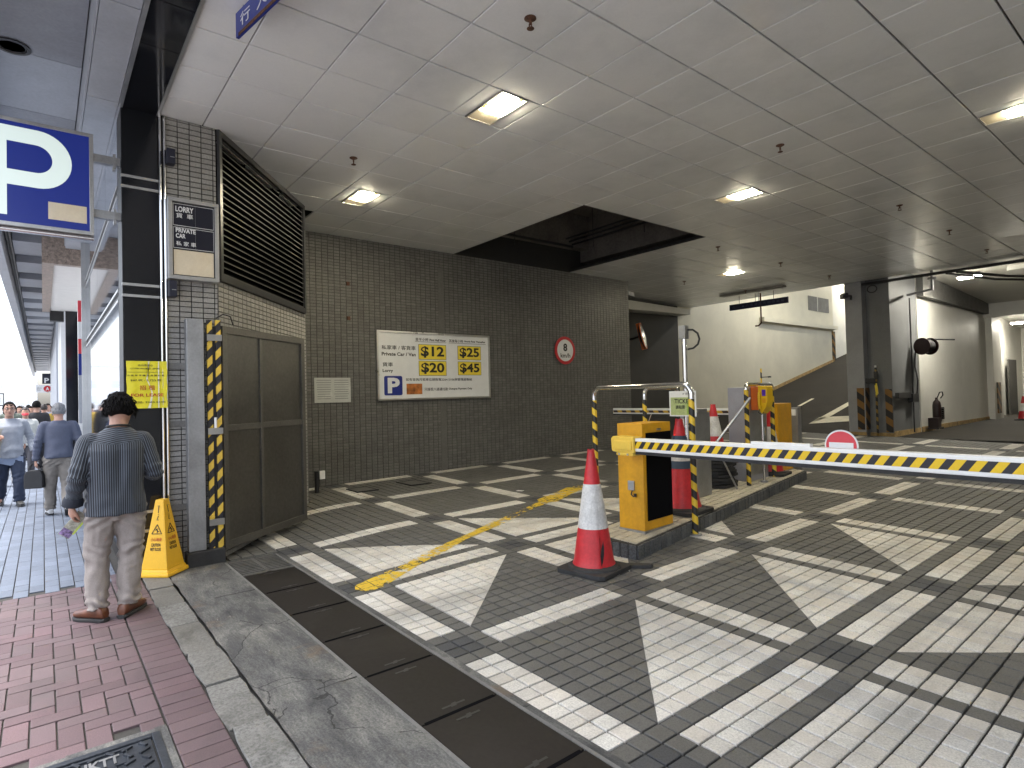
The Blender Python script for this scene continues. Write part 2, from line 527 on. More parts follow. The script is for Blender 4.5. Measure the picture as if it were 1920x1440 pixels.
def concrete_mat():
    m, nt, b = new_mat('worn concrete apron')
    g = N(nt, 'ShaderNodeNewGeometry')
    pos = g.outputs['Position']
    mp = N(nt, 'ShaderNodeMapping')
    mp.inputs['Scale'].default_value = (.8, 2.0, 1)
    nt.links.new(pos, mp.inputs['Vector'])
    def noise(v, sc, det=8.0, ro=.65, di=.0):
        n = N(nt, 'ShaderNodeTexNoise', i_Scale=float(sc), i_Detail=det, i_Roughness=ro, i_Distortion=di)
        nt.links.new(v, n.inputs['Vector'])
        return n.outputs['Fac']
    a = noise(mp.outputs[0], 2.6, 10.0, .66, .4)
    c = ramp(nt, a, [(.34, (.050, .051, .053)), (.47, (.098, .098, .096)), (.56, (.135, .134, .127)), (.68, (.20, .195, .18))])
    # fine trowel grain, darker soaked patches, pale scuffs
    mg = N(nt, 'ShaderNodeMapping')
    mg.inputs['Scale'].default_value = (1, 4.5, 1)
    mg.inputs['Rotation'].default_value = (0, 0, .12)
    nt.links.new(pos, mg.inputs['Vector'])
    c = mixc(nt, .8, c, ramp(nt, noise(mg.outputs[0], 17, 9.0, .72), [(.36, (.62, .62, .62)), (.5, (1, 1, 1)), (.66, (1.35, 1.34, 1.3))]), 'MULTIPLY')
    c = mixc(nt, .8, c, ramp(nt, noise(pos, 95, 4.0, .7), [(.34, (.6, .6, .6)), (.5, (1, 1, 1)), (.66, (1.4, 1.4, 1.38))]), 'MULTIPLY')
    d = ramp(nt, noise(mp.outputs[0], 1.35, 9.0, .7, .6), [(.53, (0, 0, 0)), (.60, (1, 1, 1))])
    c = mixc(nt, math_n(nt, 'MULTIPLY', d, .55), c, (.040, .041, .044))
    mo = N(nt, 'ShaderNodeMapping')
    mo.inputs['Location'].default_value = (7.3, 2.1, 0)
    nt.links.new(pos, mo.inputs['Vector'])
    k = ramp(nt, noise(mo.outputs[0], 1.9, 6.0, .62), [(.60, (0, 0, 0)), (.68, (1, 1, 1))])
    c = mixc(nt, math_n(nt, 'MULTIPLY', k, .5), c, (.17, .115, .07))
    w = ramp(nt, noise(mg.outputs[0], 5.5, 8.0, .72, .8), [(.665, (0, 0, 0)), (.69, (1, 1, 1))])
    c = mixc(nt, math_n(nt, 'MULTIPLY', w, .7), c, (.36, .355, .34))
    # hairline cracks along distorted cell edges
    wv = N(nt, 'ShaderNodeTexNoise', i_Scale=3.0, i_Detail=6.0)
    nt.links.new(pos, wv.inputs['Vector'])
    av = N(nt, 'ShaderNodeVectorMath', operation='MULTIPLY_ADD')
    nt.links.new(wv.outputs['Color'], av.inputs[0])
    av.inputs[1].default_value = (.35, .35, .35)
    nt.links.new(pos, av.inputs[2])
    vo = N(nt, 'ShaderNodeTexVoronoi', i_Scale=1.3)
    vo.feature = 'DISTANCE_TO_EDGE'
    nt.links.new(av.outputs[0], vo.inputs['Vector'])
    ck = math_n(nt, 'LESS_THAN', vo.outputs['Distance'], .0045)
    ck = math_n(nt, 'MULTIPLY', ck, math_n(nt, 'GREATER_THAN', noise(pos, 1.1, 2.0), .5))
    c = mixc(nt, math_n(nt, 'MULTIPLY', ck, .85), c, (.015, .015, .015))
    nt.links.new(c, b.inputs['Base Color'])
    b.inputs['Roughness'].default_value = .82
    bp = N(nt, 'ShaderNodeBump', i_Strength=.7, i_Distance=.004)
    nt.links.new(noise(pos, 30, 8.0, .7), bp.inputs['Height'])
    nt.links.new(bp.outputs[0], b.inputs['Normal'])
    return m
mt['concrete'] = concrete_mat()
mt['render'] = surf('grey wall render', (.17, .168, .16), .85, 0, var=.2, scale=4, fine=60, dirt=.3)
mt['slab'] = surf('rough ceiling slab', (.16, .145, .13), .9, 0, var=.3, scale=1.5, fine=20, dirt=.5, bump=.006)
mt['asphalt'] = surf('ramp asphalt', (.022, .019, .015), .8, 0, var=.22, scale=.9, fine=60, dirt=.3, bump=.002, spec=.2)
mt['road'] = surf('pale concrete road', (.20, .20, .20), .85, 0, var=.2, scale=1.2, fine=70)  # road lightened to bounce more daylight onto the front ceiling
mt['roadpaint'] = surf('worn road paint', (.62, .58, .45), .7, 0, var=.1, scale=5, dirt=.3)

# ------------------------------------------------------------------ piece layer: nearest ones as parts, the rest joined as stuff
def sett_mesh(name, poly, mat, h=.012, bev=.003):
    """one stone: polygon top slightly inset, sides going down; origin at its top centre"""
    n = len(poly)
    cx = sum(p[0] for p in poly)/n
    cy = sum(p[1] for p in poly)/n
    def ins(p, d):
        L = math.hypot(p[0]-cx, p[1]-cy)
        k = max(1-d*1.4/max(L, 1e-5), .2)
        return (cx+(p[0]-cx)*k, cy+(p[1]-cy)*k)
    top = [(*ins(p, bev), 0) for p in poly]
    mid = [(p[0], p[1], -bev*.7) for p in poly]
    bot = [(p[0], p[1], -h) for p in poly]
    return top+mid+bot, [tuple(range(n))] + [(i, n+i, n+(i+1) % n, (i+1) % n) for i in range(n)] + [(n+i, 2*n+i, 2*n+(i+1) % n, n+(i+1) % n) for i in range(n)]

def lay(parent, name, pieces, hfun, stuff_name, limit=300, maxd=99, jitter=.0007, min_px=0):
    """pieces: (cx, cy, poly, material key).  The nearest `limit` pieces in view become parts; the rest one stuff mesh per call"""
    cand = []
    for k, (cx, cy, poly, mk) in enumerate(pieces):
        z = hfun(cx, cy)
        if seen((cx, cy, z), 20):
            d = dist((cx, cy, z))
            if d < maxd:
                cand.append((d, k))
    cand.sort()
    near = set(k for _, k in cand[:limit])
    cache = {}
    bv, bf, bm_ = [], [], []
    mats = []
    for k, (cx, cy, poly, mk) in enumerate(pieces):
        z = hfun(cx, cy)
        sx = (hfun(cx+.05, cy)-hfun(cx-.05, cy))/.1
        sy = (hfun(cx, cy+.05)-hfun(cx, cy-.05))/.1
        tx, ty = random.gauss(0, .0035), random.gauss(0, .0035)
        dz = random.gauss(0, jitter)
        if k in near:
            key = (tuple((round(p[0], 3), round(p[1], 3)) for p in poly), mk)
            if key not in cache:
                vs, fs = sett_mesh(name, poly, mt[mk])
                me = bpy.data.meshes.new(name)
                me.from_pydata(vs, [], fs)
                me.materials.append(mt[mk])
                cache[key] = me
            o = link_mesh(name, cache[key], parent, (cx, cy, z+dz))
            o.rotation_euler = (sy+ty, -(sx+tx), 0)
        else:
            vs, fs = sett_mesh(name, poly, mt[mk])
            b0 = len(bv)
            bv += [(cx+v[0], cy+v[1], z+dz+v[2]+v[0]*(sx+tx)+v[1]*(sy+ty)) for v in vs]
            bf += [tuple(b0+i for i in f) for f in fs]
            if mk not in mats: mats.append(mk)
            bm_ += [mats.index(mk)]*len(fs)
    if bv:
        me = bpy.data.meshes.new(stuff_name)
        me.from_pydata(bv, [], bf)
        for mk in mats: me.materials.append(mt[mk])
        me.polygons.foreach_set('material_index', bm_)
        o = link_mesh(stuff_name, me, parent)
        o['kind'] = 'stuff'

def grid_sheet(name, x0, x1, y0, y1, nx, ny, hf, mat, parent=None):
    vs = [(x0+(x1-x0)*i/nx, y0+(y1-y0)*j/ny, hf(x0+(x1-x0)*i/nx, y0+(y1-y0)*j/ny)) for j in range(ny+1) for i in range(nx+1)]
    fs = [(j*(nx+1)+i, j*(nx+1)+i+1, (j+1)*(nx+1)+i+1, (j+1)*(nx+1)+i) for j in range(ny) for i in range(nx)]
    me = bpy.data.meshes.new(name)
    me.from_pydata(vs, [], fs)
    me.materials.append(mat)
    return link_mesh(name, me, parent)

# ------------------------------------------------------------------ ground: one sheet to the horizon, then garage floor, pavement, kerb
g = grid_sheet('ground', -500, 300, -400, 200, 8, 8, lambda x, y: -.16, surf('far ground', (.22, .22, .22), .9, scale=.05, fine=.4))
tag(g, kind='structure')
floor = grid_sheet('garage_floor', -9.3, 4.0, 1.80, 16.4, 40, 60, lambda x, y: gz(x, y)-.012, mt['joint'])
tag(floor, kind='structure')
MB().span((-9.3, .84, -.06), (-6.03, 1.81, -.013)).build('floor_bed', mt['joint'], floor)

def wall_side(x, y):
    """true where the slanted tiled wall or the back wall already stands"""
    if x < -9.14 and y < 11.0: return True
    # diagonal wall line from (-6.19,1.33) to (-8.0,2.8) and its return to the back wall
    if x < -6.1 and y < 1.33+(-6.19-x)*.812+.02 and x > -8.1: return True
    if x <= -8.05 and y < 2.85: return True
    return False

TX, TY = 1.5/14, 1.6/14
jo = .011
full = [(-TX/2+jo/2, -TY/2+jo/2), (TX/2-jo/2, -TY/2+jo/2), (TX/2-jo/2, TY/2-jo/2), (-TX/2+jo/2, TY/2-jo/2)]
A, B, C, D = full
setts = []
for i in range(-75, 38):
    for j in range(-6, 126):
        cx = -1.5-TX+(i+.5)*TX
        cy = 1.95-TY+(j+.5)*TY
        if (cy < 1.85 and not (cx < -6.08 and cy > 1.36)) or cx < -9.12 and cy < 11: continue
        if cx < -9.2 or cx > 3.0: continue
        if wall_side(cx, cy): continue
        li, lj = i % 14, j % 14
        col = i//14          # 0: X in [-1.5,0]
        row = j//14
        poly = None
        if li < 2 and lj < 2: mk = 'tile_dark'
        elif li < 2 and 3 <= lj <= 12: mk = 'tile_white'
        elif lj < 2 and 3 <= li <= 12: mk = 'tile_white'
        elif 3 <= li <= 12 and 3 <= lj <= 12 and 0 <= row <= 2 and -3 <= col <= 1:
            p, q = li-3, lj-3
            if col == 0: w, e = q > p, p == q; half = ((A, C, D), (A, B, C))
            elif col == -1: w, e = p+q > 9, p+q == 9; half = ((B, C, D), (A, B, D))
            elif col == -2: w, e = p+q < 9, p+q == 9; half = ((A, B, D), (B, C, D))
            elif col == -3: w, e = p > q, p == q; half = ((A, B, C), (A, C, D))
            else: w, e = p+q < 9, p+q == 9; half = ((A, B, D), (B, C, D))
            if e:
                for hp, hm in zip(half, ('tile_white', 'tile_grey')):
                    setts.append((cx, cy, list(hp), hm))
                continue
            mk = 'tile_white' if w else 'tile_grey'
        else: mk = 'tile_grey'
        setts.append((cx, cy, full, mk))
lay(floor, 'paving_sett', setts, gz, 'far_setts', limit=300)
# a mortar edge between the first row of setts and the drain
e = MB()
e.span((-6.06, 1.797, -.02), (3.0, 1.838, .001)).span((-6.075, 1.30, -.02), (-6.035, 1.797, .002)).span((-6.21, 1.318, -.02), (-6.075, 1.36, .002))
o = e.build('mortar_edge', mt['concrete'], floor)

# red and blue-grey pavement
walk = grid_sheet('pavement', -60, 4, -2.6, .66, 20, 4, lambda x, y: -.012, mt['joint'])
tag(walk, kind='structure')
bw = .1
bricks = []
HB = [(-.0975, -.0475), (.0975, -.0475), (.0975, .0475), (-.0975, .0475)]
VB = [(-.0475, -.0975), (.0475, -.0975), (.0475, .0975), (-.0475, .0975)]
def clip(cx, cy, hw, hh):
    x0, x1, y0, y1 = max(cx-hw, -6.12), cx+hw, cy-hh, min(cy+hh, .437)
    if x1-x0 < .03 or y1-y0 < .025: return
    w, h = (x1-x0)/2, (y1-y0)/2
    bricks.append(((x0+x1)/2, (y0+y1)/2, [(-w, -h), (w, -h), (w, h), (-w, h)], 'brick_red'))
for i in range(-64, 8):
    for j in range(-20, 7):
        k = (i-j) % 4
        x, y = i*bw+bw/2, j*bw+bw/2-.06
        if k == 0: clip(x+.05, y, .0965, .0465)
        elif k == 2: clip(x, y-.05, .0465, .0965)
for i in range(-60, 6):
    bricks.append((i*.105, .548, [(-.0500, -.1), (.0500, -.1), (.0500, .1), (-.0500, .1)], 'brick_red'))
def in_manhole(x, y): return -3.215 < x < -2.555 and -.42 < y < .437
bricks = [b_ for b_ in bricks if not in_manhole(b_[0], b_[1])]
lay(walk, 'brick', bricks, lambda x, y: 0.0, 'far_red_bricks', limit=300)
blue = []
for i in range(0, 130):
    for j in range(-26, 6):
        x = -6.225-i*.2-(.1 if j % 2 else 0)
        y = j*.1+.05
        if y > .5 and x > -12: continue
        blue.append((x, y, [(-.0975, -.0465), (.0975, -.0465), (.0975, .0465), (-.0975, .0465)], 'brick_blue'))
lay(walk, 'paver', blue, lambda x, y: 0.0, 'far_blue_pavers', limit=150)

# granite kerb row and the patched concrete apron beside it
kerb = MB().span((-6.2, .652, -.05), (4, .846, -.014)).build('kerb', mt['joint'])
tag(kerb, kind='structure')
x = -6.15
ks = []
while x < 3.5:
    L = random.uniform(.46, .58)
    w0 = random.uniform(-.004, .004)
    up_e = [(-L/2+.005+(L-.01)*q/5, .092+random.gauss(0, .003)-(.006 if q in (0, 5) else 0)) for q in range(6)]
    lo_e = [(-L/2+.005+(L-.01)*q/5, -.090+random.gauss(0, .004)+(.008 if q in (0, 5) else 0)) for q in range(6)]
    ks.append((x+L/2, .746+w0, lo_e+up_e[::-1], 'kerb'))
    x += L
lay(kerb, 'kerb_stone', ks, lambda x, y: .004, 'far_kerb_stones', limit=300, jitter=.004)
ap = grid_sheet('concrete_apron', -6.6, 4, .850, 1.318, 260, 12, lambda x, y: .002+.005*mnoise.noise((x*2, y*3, 0))+.003*mnoise.noise((x*9, y*9, 4)), mt['concrete'])
for v_ in ap.data.vertices:
    if v_.co.y < .851: v_.co.y += .010*mnoise.noise((v_.co.x*5, 0, 9))
tag(ap, kind='structure')
# joints across the apron
sj = MB()
for xx, y0, y1 in ((-5.0, 1.02, 1.315), (-3.05, 1.10, 1.315), (-1.6, .9, 1.3)):
    sj.tube([(xx+.018*mnoise.noise((k*.7, xx, 3)), y0+(y1-y0)*k/9, .0035) for k in range(10)], .0032, 5)
o = sj.build('apron_crack', mt['joint'], ap)

# street side: road, opposite pavement
rd = MB().span((-400, -14, -.30), (200, -2.6, -.13)).build('road', mt['road'])
tag(rd, kind='structure')
op = MB().span((-400, -19, -.30), (200, -14, 0)).build('far_pavement', surf('far paving', (.3, .3, .31), .8))
tag(op, kind='structure')

# ------------------------------------------------------------------ drain channel with steel covers and a grating
mt['plate'] = surf('dark chequer steel', (.017, .0145, .013), .60, .0, var=.25, scale=2.2, fine=40, dirt=.45, dirtcol=(.034, .030, .027), bump=.0015, spec=.2)
dr = empty('drain_channel', (-3, 1.56, 0), 0, 'long channel drain across the garage mouth under dark steel covers', 'drain')
def at_parent(o, p):
    o.parent = p
    o.matrix_parent_inverse = Matrix.Translation(p.location).inverted()
    return o
fr = MB()
fr.span((-6.03, 1.318, -.1), (4, 1.338, .003)).span((-6.03, 1.778, -.1), (4, 1.795, .003)).span((-6.03, 1.30, -.14), (4, 1.8, -.1))
at_parent(fr.build('channel_frame', mt['render']), dr)
xs = [-5.44+.61*k for k in range(16)]
for k, x0 in enumerate(xs):
    p = MB()
    p.prism([(0, 0), (.601, 0), (.601, .432), (0, .432)], (x0, 1.342, -.012+random.uniform(-.001, .001)), (1, 0, 0), (0, 1, 0), (0, 0, .014))
    po = at_parent(p.build('cover_plate', mt['plate'], bevel=.002), dr)
    for xx in (x0+.06, x0+.541):
        s = MB()
        s.prism([(xx-.007, 1.49), (xx+.007, 1.49), (xx+.007, 1.535), (xx+.016, 1.535), (xx+.016, 1.565), (xx+.007, 1.565), (xx+.007, 1.62), (xx-.007, 1.62), (xx-.007, 1.575), (xx-.016, 1.575), (xx-.016, 1.55), (xx-.007, 1.55)], (0, 0, .0021), (1, 0, 0), (0, 1, 0), (0, 0, .0012))
        s.build('lifting_slot', mt['black'], po)
    if k > 0:
        j = MB().span((x0-.018, 1.36, -.010), (x0+.004, 1.755, .0030))
        at_parent(j.build('cover_gap', mt['blackpanel']), dr)
gt = MB()
for k in range(10):
    y0 = 1.36
    xx = -5.99+.054*k
    for (ya, yb) in ((1.345, 1.545), (1.575, 1.770)):
        gt.span((xx, ya, -.02), (xx+.024, yb, .002))
gt.span((-6.0, 1.545, -.02), (-5.45, 1.575, .003)).span((-6.02, 1.34, -.02), (-6.0, 1.775, .003)).span((-5.472, 1.34, -.02), (-5.45, 1.775, .003))
at_parent(gt.build('grating', surf('worn iron bars', (.13, .128, .122), .5, .3, var=.3)), dr)
at_parent(MB().span((-6.0, 1.34, -.06), (-5.45, 1.775, -.03)).build('grating_pit', mt['blackpanel']), dr)

# manhole cover in the red paving
mh = empty('manhole_cover', (-2.9, 0, 0), 0, 'cast iron manhole cover with raised bars set in the red paving', 'manhole cover')
mt['iron'] = surf('cast iron', (.055, .062, .075), .42, .6, var=.3, scale=8, fine=70, bump=.002)
f_ = MB()
for a, b_ in (((-3.17, -.40), (-2.60, -.365)), ((-3.17, .375), (-2.60, .41)), ((-3.17, -.365), (-3.135, .375)), ((-2.635, -.365), (-2.60, .375))):
    f_.span((a[0], a[1], -.03), (b_[0], b_[1], .004))
at_parent(f_.build('cover_frame', mt['iron'], bevel=.004), mh)
c_ = MB().span((-3.128, -.358, -.03), (-2.642, .368, -.002))
cv = at_parent(c_.build('cover_lid', mt['iron']), mh)
sb = MB()
for a in range(8):
    for b_ in range(12):
        xx, yy = -3.095+a*.06, -.325+b_*.06
        if abs(yy-.17) < .10 and -3.09 < xx < -2.98 : continue
        ang = R(32) if (a+b_) % 2 else R(-58)
        sb.box((xx, yy, .001), (.045, .014, .012), ang)
at_parent(sb.build('raised_pattern', mt['iron'], bevel=.002), mh)
mbx = MB()
mbx.span((-3.10, .07, -.002), (-2.98, .074, .006)).span((-3.10, .27, -.002), (-2.98, .274, .006)).span((-3.10, .07, -.002), (-3.096, .274, .006)).span((-2.984, .07, -.002), (-2.98, .274, .006))
at_parent(mbx.build('raised_border', mt['iron']), mh)
l_ = lettering('HKTT', (-3.04, .17, .001), (0, 1, 0), (-1, 0, 0), 0, 0, .15, .07, mt['alu'], None, proud=.003, bold=.03)
at_parent(l_, mh)
rim = MB()
for a, b_ in (((-3.215, -.43), (-3.17, .44)), ((-2.60, -.43), (-2.555, .44)), ((-3.17, .41), (-2.60, .44)), ((-3.17, -.43), (-2.60, -.40))):
    rim.span((a[0], a[1], -.03), (b_[0], b_[1], .001))
at_parent(rim.build('mortar_rim', mt['concrete']), mh)

# worn yellow line painted across the setts
def yellow_mat():
    m, nt, b = new_mat('worn yellow line paint')
    g_ = N(nt, 'ShaderNodeNewGeometry')
    sp = N(nt, 'ShaderNodeSeparateXYZ')
    nt.links.new(g_.outputs['Position'], sp.inputs[0])
    fx = math_n(nt, 'FRACT', math_n(nt, 'DIVIDE', math_n(nt, 'ADD', sp.outputs[0], 1.5+20*1.5), TX))
    fy = math_n(nt, 'FRACT', math_n(nt, 'DIVIDE', math_n(nt, 'ADD', sp.outputs[1], -1.95+20*1.6), TY))
    ex = math_n(nt, 'GREATER_THAN', math_n(nt, 'ABSOLUTE', math_n(nt, 'SUBTRACT', fx, .5)), .468)
    ey = math_n(nt, 'GREATER_THAN', math_n(nt, 'ABSOLUTE', math_n(nt, 'SUBTRACT', fy, .5)), .468)
    n1 = N(nt, 'ShaderNodeTexNoise', i_Scale=16.0, i_Detail=6.0, i_Roughness=.7)
    n2 = N(nt, 'ShaderNodeTexNoise', i_Scale=2.1, i_Detail=3.0)
    nt.links.new(g_.outputs['Position'], n1.inputs['Vector'])
    nt.links.new(g_.outputs['Position'], n2.inputs['Vector'])
    worn = math_n(nt, 'GREATER_THAN', math_n(nt, 'ADD', math_n(nt, 'MULTIPLY', n1.outputs['Fac'], .8), math_n(nt, 'MULTIPLY', n2.outputs['Fac'], .5)), .66)
    jt = math_n(nt, 'MAXIMUM', ex, ey)
    n3 = N(nt, 'ShaderNodeTexNoise', i_Scale=30.0, i_Detail=3.0)
    nt.links.new(g_.outputs['Position'], n3.inputs['Vector'])
    jt = math_n(nt, 'MULTIPLY', jt, math_n(nt, 'GREATER_THAN', n3.outputs['Fac'], .42))
    hole = math_n(nt, 'MAXIMUM', worn, jt)
    c = ramp(nt, n1.outputs['Fac'], [(.3, (.78, .55, .04)), (.7, (.62, .40, .04))])
    nt.links.new(c, b.inputs['Base Color'])
    b.inputs['Roughness'].default_value = .65
    nt.links.new(math_n(nt, 'SUBTRACT', 1.0, hole), b.inputs['Alpha'])
    return m
pts = [(-4.38, 1.93), (-4.65, 2.55), (-4.95, 3.2), (-5.35, 4.15), (-5.75, 5.1), (-6.1, 5.95), (-6.45, 6.8)]
vs, fs = [], []
for k in range(61):
    t = k/60*(len(pts)-1)
    i0 = min(int(t), len(pts)-2)
    u = t-i0
    cx = pts[i0][0]*(1-u)+pts[i0+1][0]*u
    cy = pts[i0][1]*(1-u)+pts[i0+1][1]*u
    wd = .085+.03*math.sin(k*.5)
    wd = .062+.012*math.sin(k*.5)+.05*max(0, 1-k/16)
    if k == 0: wd = .05
    if 40 < k < 52: wd += .07
    for s_ in (-1, -.4, .4, 1):
        off = s_*wd+.012*mnoise.noise((k*1.3, s_*3, 1))
        x_, y_ = cx+off*.92, cy+off*.40
        vs.append((x_, y_, gz(x_, y_)+.0045))
for k in range(60):
    for a in range(3):
        fs.append((k*4+a, k*4+a+1, k*4+5+a, k*4+4+a))
me = bpy.data.meshes.new('yellow_line')
me.from_pydata(vs, [], fs)
me.materials.append(yellow_mat())
tag(link_mesh('yellow_line', me), kind='structure')
# two inspection covers near the back wall and small litter on the floor
for (cx, cy, sx, sy, lab) in ((-8.35, 3.75, .42, .34, 'lifted paved inspection cover near the back wall below the paper notice'), (-8.3, 4.6, .5, .36, 'flush inspection cover in the floor below the tariff board')):
    z = gz(cx, cy)
    t = empty('floor_hatch', (cx, cy, z), 0, lab, 'floor hatch')
    f_ = MB()
    for a, b_ in (((-sx/2, -sy/2), (sx/2, -sy/2+.02)), ((-sx/2, sy/2-.02), (sx/2, sy/2)), ((-sx/2, -sy/2+.02), (-sx/2+.02, sy/2-.02)), ((sx/2-.02, -sy/2+.02), (sx/2, sy/2-.02))):
        f_.span((a[0], a[1], 0), (b_[0], b_[1], .016))
    f_.build('hatch_frame', mt['blackmetal'], t)
    MB().span((-sx/2+.022, -sy/2+.022, 0), (sx/2-.022, sy/2-.022, .011)).build('hatch_lid', mt['tile_grey'], t)
for (cx, cy, lab) in ((-6.55, 5.35, 'small white paper scrap on the floor beside the yellow line'),):
    o = MB().box((cx, cy, gz(cx, cy)+.008), (.10, .07, .003), .4).build('paper_scrap', mt['paper'])
    tag(o, lab, 'litter')

# ------------------------------------------------------------------ tiled walls
mt['wtile'] = stone('grey glazed wall tile', (.27, .265, .25), .42, .14, 60, .22, bump=.0008, stain=.25, staincol=(.15, .14, .12), rnd=.22, spec=.5)
mt['wtile_dark'] = stone('grey matt wall tile', (.135, .132, .124), .5, .14, 60, .3, bump=.0008, stain=.55, staincol=(.08, .076, .068), rnd=.26, spec=.4)
mt['grout'] = surf('dark grout', (.028, .027, .025), .9, 0, var=.2)

def tile_wall(root, o, u, w, h, mat, limit, pu=.1, pv=.05, gap=.006, skip=None, stuff='far_tiles', t=.008, z0=0.0):
    """tiles of pitch pu x pv on the plane through o along u, facing u x z"""
    o, u = Vector(o), Vector(u).normalized()
    v = Vector((0, 0, 1))
    n = u.cross(v)
    cols, rows = int(w/pu), int(h/pv)
    px_ = []
    for j in range(rows+1):
        for i in range(cols+1):
            a0, a1 = i*pu+gap/2, min((i+1)*pu, w)-gap/2
            b0, b1 = j*pv+gap/2, min((j+1)*pv, h)-gap/2
            if a1-a0 < .012 or b1-b0 < .01: continue
            c = o+u*((a0+a1)/2)+v*((b0+b1)/2)
            if skip and skip((a0+a1)/2, (b0+b1)/2): continue
            px_.append((a0, a1, b0, b1, c))
    idx = sorted((k for k in range(len(px_)) if seen(px_[k][4], 5)), key=lambda k: dist(px_[k][4]))[:limit]
    near = set(idx)
    cache = {}
    bv, bf = [], []
    Mx = Matrix((u, v, n)).transposed()
    def geo(dw, dh):
        e_ = .0022
        vs = [(-dw/2, -dh/2, 0), (dw/2, -dh/2, 0), (dw/2, dh/2, 0), (-dw/2, dh/2, 0),
              (-dw/2+e_, -dh/2+e_, t), (dw/2-e_, -dh/2+e_, t), (dw/2-e_, dh/2-e_, t), (-dw/2+e_, dh/2-e_, t)]
        return vs, [(4, 5, 6, 7), (0, 1, 5, 4), (1, 2, 6, 5), (2, 3, 7, 6), (3, 0, 4, 7)]
    for k, (a0, a1, b0, b1, c) in enumerate(px_):
        vs, fs = geo(a1-a0, b1-b0)
        tl = (random.gauss(0, .004), random.gauss(0, .004))
        if k in near:
            key = (round(a1-a0, 3), round(b1-b0, 3))
            if key not in cache:
                me = bpy.data.meshes.new('tile')
                me.from_pydata(vs, [], fs)
                me.materials.append(mat)
                cache[key] = me
            ob = link_mesh('tile', cache[key], root)
            ob.matrix_world = Matrix.Translation(c) @ (Mx @ Matrix.Rotation(tl[0], 3, 'X') @ Matrix.Rotation(tl[1], 3, 'Y')).to_4x4()
        else:
            b_ = len(bv)
            for q in vs:
                bv.append(c+u*q[0]+v*q[1]+n*(q[2]+q[0]*tl[0]+q[1]*tl[1]*2))
            bf += [tuple(b_+i for i in f) for f in fs]
    if bv:
        me = bpy.data.meshes.new(stuff)
        me.from_pydata(bv, [], bf)
        me.materials.append(mat)
        ob = link_mesh(stuff, me, root)
        ob['kind'] = 'stuff'

CZ = 4.193
# back wall, facing +X
bwall = MB().span((-9.4, 2.9, -.2), (-9.168, 11.0, CZ+.6)).build('tiled_wall', mt['grout'])
tag(bwall, 'long grey mosaic tiled wall behind the tariff board and speed sign', 'wall')
tile_wall(bwall, (-9.168, 3.0, .1), (0, 1, 0), 8.0, CZ-.1, mt['wtile_dark'], 0, stuff='mosaic_tiles')
MB().span((-9.168, 5.66, .2), (-9.155, 5.78, CZ-.3)).build('cover_strip', mt['wtile_dark'], bwall)
for zz in (3.42, 2.85):
    MB().box((-9.15, 3.93, zz), (.03, .05, .06)).build('bracket_stub', mt['rust'], bwall)
# return end of the back wall
# slanted wall with louvre above; from the pillar corner to its far end
DA, DB = Vector((-6.215, 1.345, 0)), Vector((-8.04, 2.83, 0))
du = (DB-DA).normalized()
dn = du.cross(Vector((0, 0, 1)))
dl = (DB-DA).length
LZ = 2.70
dw_ = MB()
dw_.prism([(0, -.2), (dl, -.2), (dl, LZ), (0, LZ)], DA-dn*.01, du, (0, 0, 1), -dn*.25)
dwall = dw_.build('slanted_wall', mt['grout'])
tag(dwall, 'slanted grey tiled wall below the black louvre behind the open gate', 'wall')
tile_wall(dwall, DA-dn*.01, du, dl, LZ, mt['wtile'], 300, stuff='lower_tiles')
# end cap tiles and the return towards the back wall
MB().prism([(0, -.2), (.012, -.2), (.012, LZ), (0, LZ)], DB+dn*.0, du, (0, 0, 1), -dn*.26).build('end_trim', mt['render'], dwall)
rw = MB()
rw.prism([(0, -.2), (1.4, -.2), (1.4, CZ+.3), (0, CZ+.3)], DB-dn*.27+Vector((0, 0, 0)), Vector((-1, .25, 0)).normalized(), (0, 0, 1), (0, -.2, 0))
o = rw.build('return_wall', mt['render'])
tag(o, 'short grey wall closing the corner behind the slanted tiled wall', 'wall')
# low dark stub pipe at the wall foot with a white socket
st = empty('floor_pipe', (-8.62, 3.16, gz(-8.6, 3.2)), 0, 'short black pipe standing at the foot of the tiled wall corner', 'pipe')
MB().tube([(0, 0, -.05), (0, 0, .32)], .035, 10).build('pipe_body', mt['black'], st)
MB().box((.02, .07, .26), (.05, .08, .12)).build('socket_box', mt['plasticwhite'], st)
# louvre
lv = empty('louvre_vent', DA+Vector((0, 0, LZ)), 0, 'large black slatted louvre vent above the slanted tiled wall', 'louvre')
def L_(o): 
    o.parent = lv
    o.matrix_parent_inverse = Matrix.Translation(lv.location).inverted()
    return o
lf = MB()
H_ = CZ-LZ
lf.prism([(0, LZ), (dl-.03, LZ), (dl-.03, LZ+.07), (0, LZ+.07)], DA, du, (0, 0, 1), dn*.03)
lf.prism([(0, CZ-.06), (dl-.03, CZ-.06), (dl-.03, CZ+.02), (0, CZ+.02)], DA, du, (0, 0, 1), dn*.03)
lf.prism([(0, LZ+.07), (.05, LZ+.07), (.05, CZ-.06), (0, CZ-.06)], DA, du, (0, 0, 1), dn*.03)
lf.prism([(dl-.085, LZ+.07), (dl-.03, LZ+.07), (dl-.03, CZ-.06), (dl-.085, CZ-.06)], DA, du, (0, 0, 1), dn*.03)
L_(lf.build('louvre_frame', mt['blackmetal']))
L_(MB().prism([(0, LZ), (dl-.03, LZ), (dl-.03, CZ+.2), (0, CZ+.2)], DA-dn*.16, du, (0, 0, 1), -dn*.03).build('louvre_back', mt['blackpanel']))
mt['slat'] = surf('black slat', (.016, .016, .016), .4, .2, var=.2)
ns = 21
